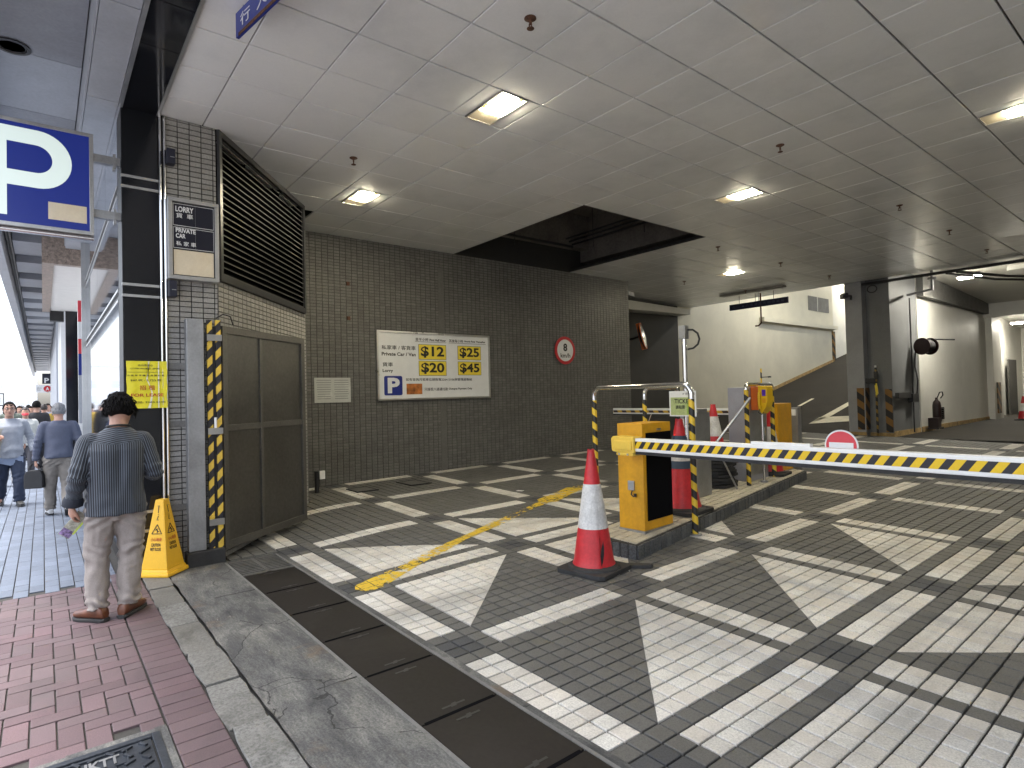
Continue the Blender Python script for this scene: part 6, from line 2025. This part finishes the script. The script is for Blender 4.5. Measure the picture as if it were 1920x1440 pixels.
def hair_geo(at, seed, style):
    """shell over the skull plus many tapering tufts, one mesh"""
    rnd = random.Random(seed)
    mb = MB()
    nu, nv = 34, 18
    vs, fs = [], []
    top = .118
    for i in range(nv+1):
        ph = PI*i/nv*.80
        for k in range(nu):
            w = 2*PI*k/nu
            sx, cy = math.sin(ph)*math.cos(w), math.sin(ph)*math.sin(w)
            z = math.cos(ph)
            front = max(cy, 0)
            # lower edge: hairline high at the face, low at the nape
            lim = style['nape'] if cy < 0 else style['nape']+(style['brow']-style['nape'])*min(1, front*1.5+abs(sx)*.0)
            if abs(sx) > .6 and cy > -.25: lim = max(lim, style['side'])
            zz = z*top
            q = 1.0
            if zz < lim:
                q = max(.86, 1-(lim-zz)*6)
                zz = lim+.0
            nz = mnoise.noise((sx*5+seed, cy*5, z*5))*.5+mnoise.noise((sx*13+seed, cy*13, z*13))*.35
            v_ = style['vol']+style['rough']*nz
            if q < 1: v_ = min(v_, .004) 
            rr = 1.0
            vs.append(at(sx*(.078+v_)*q*rr, -.006+cy*(.100+v_)*q, zz+(v_ if z > 0 else 0)*z))
    for i in range(nv):
        for k in range(nu):
            k2 = (k+1) % nu
            fs.append((i*nu+k, i*nu+k2, (i+1)*nu+k2, (i+1)*nu+k))
    mb.add(vs, fs)
    for t in range(style['tufts']):
        i = rnd.randrange(1, nv-3); k = rnd.randrange(nu)
        p = Vector(vs[i*nu+k])
        c0 = at(0, -.006, 0)
        o = (p-c0).normalized()
        L = rnd.uniform(.012, .03)*style['tl']
        down = (at(0, 0, -1)-at(0, 0, 0)).normalized()
        sw = Vector((rnd.uniform(-1, 1), rnd.uniform(-1, 1), rnd.uniform(-.6, .6)))*.6
        d1 = (o*.32+down*.75+sw*.75).normalized()
        d2 = (o*.12+down*1.0+sw*.6).normalized()
        mb.tube([p-o*.005, p+d1*L*.7, p+d1*L*.7+d2*L*.8], [.0055, .0042, .0006], 5, caps=False)
    return mb

def person(name_lab, loc, heading, pose, colours, hair, lod=0, h=1.0, stripe=False, group=None, extras=None, belly=0.0):
    """heading: direction faced (radians from +Y, counter-clockwise).  The pose dict overrides joints (metres, x right, y forward, z up)"""
    J = dict(pelvis=(0, 0, .90), waist=(0, 0, 1.04), chest=(0, .01, 1.25), neck=(0, -.015, 1.42), head=(0, .02, 1.575), hf=(0, 1, 0), hu=(0, 0, 1),
             shL=(-.175, -.01, 1.365), shR=(.175, -.01, 1.365), elL=(-.235, -.03, 1.10), elR=(.235, -.03, 1.10), wrL=(-.25, .05, .86), wrR=(.25, .05, .86),
             hipL=(-.088, 0, .88), hipR=(.088, 0, .88), knL=(-.10, .025, .47), knR=(.10, .025, .47), anL=(-.105, -.02, .085), anR=(.105, -.02, .085),
             toeL=(-.12, 1, 0), toeR=(.12, 1, 0), hem=.78, hem_drop=0.0, curlL=.55, curlR=.55, cuff=1.0, pnL=(1, 0, 0), pnR=(-1, 0, 0), sleeve=1.0, skirt=0)
    J.update(pose)
    g = {k: (Vector(v) if isinstance(v, tuple) else v) for k, v in J.items()}
    vox = (.0065, .012, .022)[lod]
    cvox = (.0085, .013, .022)[lod]
    X, Y, Z = Vector((1, 0, 0)), Vector((0, 1, 0)), Vector((0, 0, 1))
    # ---- body: one continuous figure
    b = MB()
    loft(b, [(g['pelvis']-Z*.10, X, Y, .10, .08), (g['pelvis'], X, Y, .145, .10), (g['waist'], X, Y, .125, .09), (g['chest'], X, Y, .15, .10), (g['chest'].lerp(g['neck'], .6), X, Y, .13, .085), (g['neck']-Z*.01, X, Y, .065, .06)], 20)
    limb(b, [g['neck']-Z*.04, g['neck'], g['neck'].lerp(g['head'], .55), g['head']-Z*.02], [.065, .058, .056, .05], 14)
    at = head_geo(b, g['head'], g['hf'], g['hu'])
    for s_ in 'LR':
        limb(b, [g['chest'].lerp(g['sh'+s_], .6), g['sh'+s_], g['sh'+s_].lerp(g['el'+s_], .5), g['el'+s_], g['el'+s_].lerp(g['wr'+s_], .4), g['wr'+s_]], [.036, .034, .036, .034, .034, .024], 12)
        limb(b, [g['pelvis'], g['hip'+s_], g['hip'+s_].lerp(g['kn'+s_], .5), g['kn'+s_], g['kn'+s_].lerp(g['an'+s_], .35), g['an'+s_]], [.07, .082, .07, .05, .05, .034], 12)
        dv = (g['wr'+s_]-g['el'+s_]).normalized()
        dv = (dv+Vector(J.get('hd'+s_, (0, 0, 0)))).normalized()
        hand(b, g['wr'+s_]-dv*.012, dv, g['pn'+s_], 1 if s_ == 'L' else -1, g['curl'+s_])
        td = g['toe'+s_].normalized()
        limb(b, [g['an'+s_]+Z*.0, g['an'+s_]-Z*.035+td*.04, g['an'+s_]-Z*.05+td*.13], [.034, .036, .024], 10)
    me = remesh(b, vox, 2 if lod == 0 else 1, 'person')
    me.materials.clear()
    me.materials.append(mt['skin'])
    root = link_mesh('person', me)
    root.location = loc
    root.rotation_euler = (0, 0, heading)
    root.scale = (h, h, h)
    tag(root, name_lab, 'person', group)
    # ---- top garment
    t = MB()
    hz = g['hem']
    bl = belly
    loft(t, [((g['pelvis'].x, g['pelvis'].y, hz), X, Y, .184, .146+bl*.5, .85), ((g['pelvis'].x*.9, g['pelvis'].y, (hz+g['waist'].z)/2), X, Y, .178, .140+bl, .85), (g['waist'], X, Y, .166, .125+bl, .85),
             (g['chest']-Z*.05, X, Y, .182, .132+bl*.4, .85), (g['chest']+Z*.04, X, Y, .188, .128, .85), (g['chest'].lerp(g['neck'], .55), X, Y, .178, .105, .9), (g['chest'].lerp(g['neck'], .82), X, Y, .120, .080), (g['neck']+Z*.005, X, Y, .070, .066)], 28)
    for s_ in 'LR':
        e2 = g['el'+s_].lerp(g['wr'+s_], g['sleeve'])
        limb(t, [g['chest'].lerp(g['sh'+s_], .5)+Z*.025, g['sh'+s_]-Z*.012, g['sh'+s_].lerp(g['el'+s_], .5), g['el'+s_], g['el'+s_].lerp(e2, .5), e2], [.068, .064, .060, .056, .053, .047*g['cuff']], 16)
    tm = remesh(t, cvox, 3 if lod == 0 else 1, 'shirt')
    sd_ = hash(name_lab) % 97
    def arm_t(c):
        best = None
        for s_ in 'LR':
            for a, b_ in ((g['sh'+s_], g['el'+s_]), (g['el'+s_], g['wr'+s_])):
                ab = b_-a
                tt = max(0, min(1, (c-a).dot(ab)/ab.length_squared))
                d_ = (c-(a+ab*tt)).length
                if best is None or d_ < best[0]: best = (d_, s_, a, ab.normalized(), tt)
        return best
    if lod < 2:
        amp = .016 if lod == 0 else .009
        def fold(c):
            k = .55*mnoise.noise((c.x*9+sd_, c.y*9, c.z*3.2))+.45*mnoise.noise((c.x*20, c.y*20+sd_, c.z*7))
            low = max(0, min(1, (g['chest'].z+.05-c.z)/.4))
            bd = arm_t(c)
            e_ = 0
            if bd[0] < .085:
                el = g['el'+bd[1]]
                dd = (c-el).length
                e_ = math.exp(-(dd/.11)**2)*.006*math.sin((c-el).dot(bd[3])*95+mnoise.noise(c*12)*2)
                wr = g['el'+bd[1]].lerp(g['wr'+bd[1]], g['sleeve'])
                dd = (c-wr).length
                e_ += math.exp(-(dd/.09)**2)*.006*math.sin((c-wr).dot(bd[3])*110+mnoise.noise(c*10)*2)
            arc_ = .007*math.sin((c.z-g['waist'].z)*42+abs(c.x)*14+mnoise.noise((c.x*5, c.y*5, c.z*4))*3)*low*(.4 if stripe else .7)
            cen = -.020*math.exp(-((c.x-.018)/.030)**2)*max(0, min(1, (g['chest'].z+.13-c.z)/.16))*max(0, min(1, (c.z-hz-.10)/.3)) if (stripe and c.y < 0) else 0
            return amp*k*(.45+.55*low)+e_+arc_*.7+cen
        folds(tm, fold)
    if stripe:
        n = len(tm.vertices)
        at_ = tm.attributes.new('stripe', 'FLOAT', 'POINT')
        co = np.empty(n*3); tm.vertices.foreach_get('co', co); co = co.reshape(-1, 3)
        vals = np.zeros(n, dtype=np.float32)
        yoke = g['neck'].z-.115
        for i in range(n):
            c = Vector(co[i])
            bd = arm_t(c)
            tors = abs(c.x-g['chest'].x) < .165
            if bd[0] < .095 and not tors or (bd[0] < .075 and abs(c.x) > .15 and c.z < g['sh'+bd[1]].z-.03):
                axd = bd[3]
                side = axd.cross(Vector((0, 1, 0))).normalized()
                q = c-bd[2]
                ang = math.atan2(q.dot(side), -q.dot(Vector((0, 1, 0))))
                vals[i] = ang*.062/.0135+100
            elif c.z > yoke+.02*abs(c.x)/.15 and c.y < .06:
                vals[i] = (c.z+abs(c.x)*.22)/.0135+100
            else:
                vals[i] = (c.x*(1+.12*(g['chest'].z-c.z)))/.0135+100
        at_.data.foreach_set('value', vals)
    tm.materials.clear()
    tm.materials.append(mt['stripe_shirt'] if stripe else cloth(colours['top']))
    sh = link_mesh('shirt' if colours.get('topname') is None else colours['topname'], tm, root)
    # ---- trousers
    p = MB()
    if g['skirt']:
        loft(p, [(g['pelvis']+Z*.10, X, Y, .14, .11), (g['pelvis']-Z*.05, X, Y, .17, .14), (g['knL'].lerp(g['knR'], .5), X, Y, .21, .18)], 20)
    else:
        loft(p, [(g['pelvis']-Z*.13, X, Y, .10, .09), (g['pelvis']-Z*.06, X, Y, .164, .120, .9), (g['pelvis']+Z*.02, X, Y, .142, .098, .9), (g['waist']-Z*.05, X, Y, .118, .078)], 24)
    for s_ in 'LR':
        hp, kn, an = g['hip'+s_], g['kn'+s_], g['an'+s_]
        w_ = colours.get('leg', 1.0)
        if g['skirt']: continue
        limb(p, [g['pelvis'].lerp(hp, .8), hp-Z*.03, hp.lerp(kn, .5), kn, kn.lerp(an, .45), an-Z*.005], [.085, .103*w_, .093*w_, .076*w_, .073*w_, .066*w_], 16)
    pm_ = remesh(p, cvox, 2 if lod == 0 else 1, 'trousers')
    if lod < 2:
        def pf(c):
            s_ = 'L' if c.x < (g['knL'].x+g['knR'].x)/2 else 'R'
            kn, an = g['kn'+s_], g['an'+s_]
            k = .007*mnoise.noise((c.x*11+3, c.y*11+sd_, c.z*5))+.004*mnoise.noise((c.x*25, c.y*25+sd_, c.z*14))
            kz = math.exp(-((c.z-kn.z-.01)/.085)**2)*.0065*(math.sin(c.z*88+c.x*34*(1 if s_ == 'L' else -1)+5*mnoise.noise((c.x*9, c.y*9, c.z*7)))*(.5+mnoise.noise((c.x*14, c.y*14, c.z*9+7))))
            az = math.exp(-((c.z-an.z-.03)/.075)**2)*.0085*(math.sin(c.z*95+c.x*30+5*mnoise.noise((c.x*9+5, c.y*9, c.z*7)))*(.55+mnoise.noise((c.x*13, c.y*13+4, c.z*8))))
            cr = math.exp(-((c.z-g['pelvis'].z+.10)/.07)**2)*.006*math.sin((c.z+abs(c.x)*.8)*90+2*mnoise.noise(c*9))
            return (k+kz+az)*1.6+cr*1.3
        folds(pm_, pf)
    pm_.materials.clear()
    pm_.materials.append(cloth(colours['legs']))
    link_mesh('skirt' if g['skirt'] else 'trousers', pm_, root)
    # ---- shoes
    for s_ in 'LR':
        an = g['an'+s_]; td = g['toe'+s_].normalized()
        rise = J.get('heel'+s_, 0.0)
        td = (td-Z*rise).normalized()
        ac = td.cross(Z).normalized()
        un = ac.cross(td)
        o_ = an-Z*(an.z if rise == 0 else an.z) if rise == 0 else an-un*.085
        o_ = Vector((an.x, an.y, 0)) if rise == 0 else an-un*.075
        up_, so_2 = MB(), MB()
        rg = []
        for q, wd, hh in ((-.075, .026, .050), (-.062, .036, .075), (-.03, .040, .090), (.02, .040, .086), (.07, .044, .064), (.12, .047, .052), (.165, .040, .044), (.195, .018, .032)):
            rg.append((o_+td*q+un*(.022+hh/2), ac, un, wd, hh/2, .8))
        loft(up_, rg, 18)
        rg = []
        for q, wd in ((-.082, .022), (-.07, .036), (-.03, .041), (.02, .041), (.07, .046), (.12, .050), (.168, .043), (.202, .018)):
            rg.append((o_+td*q+un*.0135, ac, un, wd, .0135, .5))
        loft(so_2, rg, 18)
        so3 = up_.build('shoe', mt.get(colours.get('shoes')) or cloth(colours.get('shoecol', (.03, .03, .03)), .6), root, True)
        so_2.build('sole', colours.get('solemat') or mt['rubber'], so3, True)
    # ---- hair
    if hair:
        hm = hair_geo(at, sd_, hair['style'])
        hme = hm.mesh('hair', mt[hair['mat']], True)
        link_mesh('hair', hme, root)
    # ---- face
    if lod < 2 and colours.get('face'):
        for sx in (-1, 1):
            e_ = MB()
            c = at(sx*.031, .086, .006)
            f = g['hf'].normalized(); u = g['hu'].normalized(); r = f.cross(u)
            loft(e_, [(c-r*.014, u, f, .002, .004), (c-r*.007, u, f, .006, .007), (c, u, f, .0075, .008), (c+r*.007, u, f, .006, .007), (c+r*.014, u, f, .002, .004)], 10)
            eo = e_.build('eye', mt['eyewhite'], root, True)
            MB().tube([c+f*.004, c+f*.0095], .006, 10).build('iris', mt['eyedark'], eo)
            MB().tube([at(sx*.016, .094, .026), at(sx*.033, .091, .031), at(sx*.048, .080, .026)], [.003, .004, .002], 6).build('eyebrow', mt['hairblack'], root)
        MB().tube([at(-.024, .080, -.072), at(-.008, .091, -.070), at(.008, .091, -.070), at(.024, .080, -.072)], [.002, .006, .006, .002], 8).build('mouth', mt['lip'], root, True)
    if extras: extras(root, g, at)
    return root

mt['stripe_shirt'] = attr_mat('striped navy shirt', (.006, .009, .017), (.115, .14, .175))
mt['brownshoe'] = surf('brown leather', (.10, .034, .016), .4, 0, var=.3, scale=14, fine=60)
mt['sneaker'] = surf('white grey sneaker', (.5, .5, .5), .6, 0, var=.2)
SHORT = dict(nape=-.045, brow=.068, side=-.005, vol=.010, rough=.008, tufts=160, tl=.8)
SHAG = dict(nape=-.072, brow=.070, side=-.030, vol=.017, rough=.014, tufts=900, tl=1.15)
LONG = dict(nape=-.115, brow=.068, side=-.115, vol=.016, rough=.006, tufts=60, tl=.8)
def face_dir(v): return math.atan2(-v[0], v[1])

# the man with the striped shirt, seen from behind
def man_extras(root, g, at):
    t = MB()
    # collar band and yoke seam
    c = g['neck']+Vector((0, 0, -.002))
    ring = [c+Vector((.068*math.cos(w), .066*math.sin(w)-.002, .012+.010*math.cos(w+PI/2))) for w in [2*PI*k/24 for k in range(25)]]
    MB().tube(ring, .008, 8, caps=False).build('collar', mt['ink'], root, True)
    # rolled cuff
    w = g['el'+'L'].lerp(g['wrL'], g['sleeve'])
    d = (g['wrL']-g['elL']).normalized()
    a = d.orthogonal().normalized(); b_ = d.cross(a)
    rg = [(w-d*.035, a, b_, .053, .053), (w-d*.012, a, b_, .064, .060), (w+d*.02, a, b_, .066, .060), (w+d*.028, a, b_, .052, .048), (w+d*.01, a, b_, .046, .044)]
    m_ = MB(); loft(m_, rg, 20)
    m_.build('cuff', cloth((.018, .022, .034)), root, True)
    # back pocket button and seam
    MB().lathe([(.006, 0), (.006, .003)], 8, (.13, -.118, g['pelvis'].z-.04), Matrix(((1, 0, 0), (0, 0, -1), (0, 1, 0)))).build('button', mt['ink'], root)
man = person('man seen from behind in a striped navy shirt and grey trousers, head bowed', (-5.08, .405, 0), face_dir((-1, .03)),
    dict(pelvis=(.0, 0, .83), waist=(.0, -.01, .97), chest=(0, .0, 1.15), neck=(.018, .01, 1.345), head=(.030, .065, 1.475), hf=(0, .86, -.5), hu=(0, .5, .86),
         shL=(-.165, .0, 1.262), shR=(.167, .0, 1.262), elL=(-.226, -.05, 1.02), elR=(.240, -.02, 1.005), wrL=(-.252, -.005, .815), wrR=(.17, .22, 1.02),
         hipL=(-.088, 0, .80), hipR=(.088, 0, .80), knL=(-.112, .02, .44), knR=(.085, .02, .44), anL=(-.118, -.02, .085), anR=(.060, -.02, .085),
         toeL=(-.65, .8, 0), toeR=(.55, .8, 0), hem=.735, curlL=.9, curlR=.7, cuff=1.05, pnL=(.9, .3, .1), pnR=(-.5, .3, .8), sleeve=.86, hdL=(.05, .25, .1)),
    dict(legs=(.285, .255, .235), shoes='brownshoe', leg=1.0), dict(style=SHAG, mat='hairblack'), 0, 1.0, True, extras=man_extras)
# the leaflet in his hand
lf_ = empty('leaflet', (0, 0, 0), 0, 'folded printed leaflet held low in the left hand of the striped shirt man', 'leaflet')
mw = man.matrix_basis
hp = mw @ Vector((-.229, .045, .735))
lf_.location = hp
lf_.rotation_euler = (R(8), R(38), man.rotation_euler.z)
mt['leaf1'] = surf('leaflet print', (.36, .36, .30), .5, 0, var=.5, scale=22, fine=60)
mt['leafg'] = plain('lime paper', (.45, .55, .10), .5)
MB().box((.02, 0, -.055), (.075, .004, .19)).build('leaflet_sheet', mt['leaf1'], lf_)
MB().box((.058, -.004, -.035), (.012, .006, .15)).build('leaflet_edge', mt['leafg'], lf_)
MB().box((.02, -.0035, -.12), (.07, .002, .05)).build('printed_strip', surf('violet print', (.22, .16, .32), .5, 0, var=.6, scale=30), lf_)

# the older man in a blue sweater walking away with a bag
man2 = person('older grey haired man walking away in a blue grey sweater', (-10.4, .17, 0), face_dir((-1, 0)),
    dict(anL=(-.11, .14, .085), anR=(.10, -.22, .135), knL=(-.10, .10, .47), knR=(.10, .02, .46), heelR=.55, elL=(-.25, -.03, 1.08), wrL=(-.27, .02, .84), elR=(.25, -.04, 1.10), wrR=(.23, .14, .93), curlL=1.1, hem=.86, head=(0, .035, 1.565)),
    dict(top=(.075, .085, .125), legs=(.20, .18, .16), shoes='sneaker', leg=1.05, topname='sweater'), dict(style=SHORT, mat='hairgrey'), 1, .93, belly=.015)
bg = empty('handbag', (0, 0, 0), 0, 'small black hand bag carried by the man in the blue sweater', 'bag')
bg.location = man2.matrix_basis @ Vector((-.285, .04, .43))
bg.rotation_euler = (0, 0, R(70))
MB().prism([(-.10, 0), (.10, 0), (.108, .03), (.105, .18), (.085, .235), (.05, .25), (-.05, .25), (-.085, .235), (-.105, .18), (-.108, .03)], (0, -.06, 0), (1, 0, 0), (0, 0, 1), (0, .12, 0)).build('bag_body', cloth((.015, .015, .017), .6), bg, bevel=.015)
for yy in (-.03, .03):
    MB().tube([(-.06, yy, .245), (-.055, yy*.8, .30), (-.02, yy*.3, .345), (.02, yy*.3, .345), (.055, yy*.8, .30), (.06, yy, .245)], .008, 6).build('handle', cloth((.015, .015, .017), .6), bg, True)

# the young man with glasses walking towards the camera
def glasses(root, g, at):
    m_ = MB()
    for sx in (-1, 1):
        m_.tube([at(sx*.033+.022*math.cos(w), .106, .004+.018*math.sin(w)) for w in [2*PI*k/14 for k in range(15)]], .0022, 6, caps=False)
        m_.tube([at(sx*.055, .104, .008), at(sx*.078, .06, .010), at(sx*.082, -.01, .006)], .002, 6)
    m_.tube([at(-.011, .106, .008), at(.011, .106, .008)], .0022, 6)
    m_.build('glasses', mt['black'], root, True)
    MB().prism([(-.165, .70), (.0, .66), (.165, .72), (.165, .80), (-.165, .80)], (0, -.10, 0), (1, 0, 0), (0, 0, 1), (0, .24, 0)).build('shirt_tail', cloth((.22, .27, .38)), root, bevel=.01)
    MB().prism([(-.0, .80), (.19, .80), (.19, 1.24), (.0, 1.30)], (0, .128, 0), (1, 0, 0), (0, 0, 1), (0, .006, 0)).build('cream_panel', cloth((.42, .40, .34)), root, bevel=.003)
man3 = person('young man with glasses in a pale grey shirt walking towards the camera', (-12.0, -.41, 0), face_dir((1, .08)),
    dict(anL=(-.11, .16, .085), anR=(.11, -.20, .12), knL=(-.105, .12, .47), knR=(.105, .0, .46), heelR=.45, elL=(-.27, -.06, 1.09), wrL=(-.30, .05, .88), elR=(.24, -.05, 1.10), wrR=(.16, .18, 1.12), hem=.78),
    dict(top=(.30, .32, .36), legs=(.025, .035, .065), shoecol=(.03, .03, .03), face=True, leg=1.08), dict(style=SHORT, mat='hairblack'), 1, .95, belly=.03, extras=glasses)

# the crowd farther along the pavement
CR = [
    (-11.6, -.86, (1, 0), (.03, .03, .035), (.03, .03, .04), 'hairblack', SHORT, 'person in black cut by the left edge beside the young man with glasses', .96),
    (-15.0, -.52, (1, 0), (.42, .44, .45), (.30, .30, .30), 'hairbrown', LONG, 'woman in a pale top with long hair behind the young man with glasses', .93),
    (-16.5, -.30, (1, 0), (.50, .52, .50), (.05, .05, .06), 'hairbrown', SHORT, 'person in a white jacket and red face mask amid the pavement crowd', .90),
    (-17.8, -.12, (-1, 0), (.018, .018, .022), (.018, .018, .022), 'hairblack', SHORT, 'person all in black in the middle of the pavement crowd', .99),
    (-21.0, .02, (-1, 0), (.45, .30, .05), (.10, .10, .10), 'hairbrown', SHORT, 'person in a mustard yellow top in the crowd', .95),
    (-23.0, -.55, (1, 0), (.30, .34, .42), (.06, .07, .10), 'hairblack', LONG, 'woman in a light blue top in the crowd', .93),
    (-25.0, -.15, (-1, 0), (.05, .05, .06), (.04, .04, .05), 'hairblack', SHORT, 'person in dark clothes beyond the mustard top', .98),
    (-24.5, .12, (1, 0), (.40, .40, .42), (.05, .05, .06), 'hairblack', SHORT, 'person in a pale shirt next to the arcade wall', .97),
    (-28.0, -.95, (1, 0), (.40, .42, .45), (.08, .08, .10), 'hairbrown', LONG, 'far person in grey near the left edge of the crowd', .94),
    (-30.0, -.45, (-1, 0), (.08, .09, .13), (.05, .05, .06), 'hairblack', SHORT, 'far person in navy with the back turned', .97),
    (-33.0, .0, (1, 0), (.35, .12, .10), (.05, .05, .07), 'hairblack', SHORT, 'far person in a dull red top', .97),
    (-36.0, -.75, (1, 0), (.50, .50, .48), (.10, .10, .12), 'hairblack', LONG, 'far person in white at the end of the crowd', .95),
    (-38.0, .10, (-1, 0), (.05, .05, .05), (.05, .05, .05), 'hairblack', SHORT, 'far person in black by the arcade wall', 1.0),
    (-19.5, -.95, (1, 0), (.12, .03, .04), (.04, .04, .05), 'hairblack', LONG, 'woman in a dark maroon top at the left of the crowd', .93),
    (-19.0, -.62, (-1, 0), (.10, .12, .10), (.12, .11, .09), 'hairblack', SHORT, 'person in an olive jacket with the back turned in the crowd', .98),
    (-22.0, -.28, (1, 0), (.03, .04, .08), (.04, .04, .05), 'hairblack', LONG, 'woman in a navy top in the middle of the crowd', .92),
    (-26.5, -.6, (-1, 0), (.32, .30, .26), (.10, .09, .08), 'hairgrey', SHORT, 'grey haired person in a beige top in the crowd', .95),
    (-27.0, .2, (1, 0), (.20, .06, .10), (.05, .05, .06), 'hairblack', LONG, 'woman in a plum top close to the arcade wall', .92),
    (-31.0, -.15, (1, 0), (.04, .10, .09), (.05, .05, .06), 'hairbrown', SHORT, 'far person in a teal top', .97),
    (-34.5, -1.1, (-1, 0), (.05, .05, .06), (.16, .15, .14), 'hairblack', SHORT, 'far person in a black top and pale trousers', .98),
    (-35.5, -.25, (-1, 0), (.30, .26, .08), (.06, .06, .08), 'hairbrown', LONG, 'far woman in a dull yellow top', .93),
    (-41.0, -.3, (1, 0), (.28, .30, .34), (.05, .05, .06), 'hairblack', SHORT, 'farthest person in grey in the crowd', .98),
]
for (x, y, fd, top, legs, hm_, st_, lab, h_) in CR:
    rnd = random.Random(lab)
    a = rnd.choice((-1, 1))
    def mask(root, g, at):
        MB().tube([at(-.05, .07, -.045), at(0, .10, -.05), at(.05, .07, -.045)], [.03, .036, .03], 8).build('face_mask', mt['brightred'], root, True)
    person(lab, (x, y, 0), face_dir(fd), dict(anL=(-.10, .15*a, .085), anR=(.10, -.15*a, .085), knL=(-.10, .10*a+.02, .47), knR=(.10, -.05*a+.04, .47), wrL=(-.25, .05-.1*a, .87), wrR=(.25, .05+.1*a, .87)),
        dict(top=top, legs=legs, shoecol=(.05, .05, .05), face=False), dict(style=dict(st_, tufts=30), mat=hm_), 2, h_, group='people walking on the pavement', extras=mask if 'mask' in lab else None)
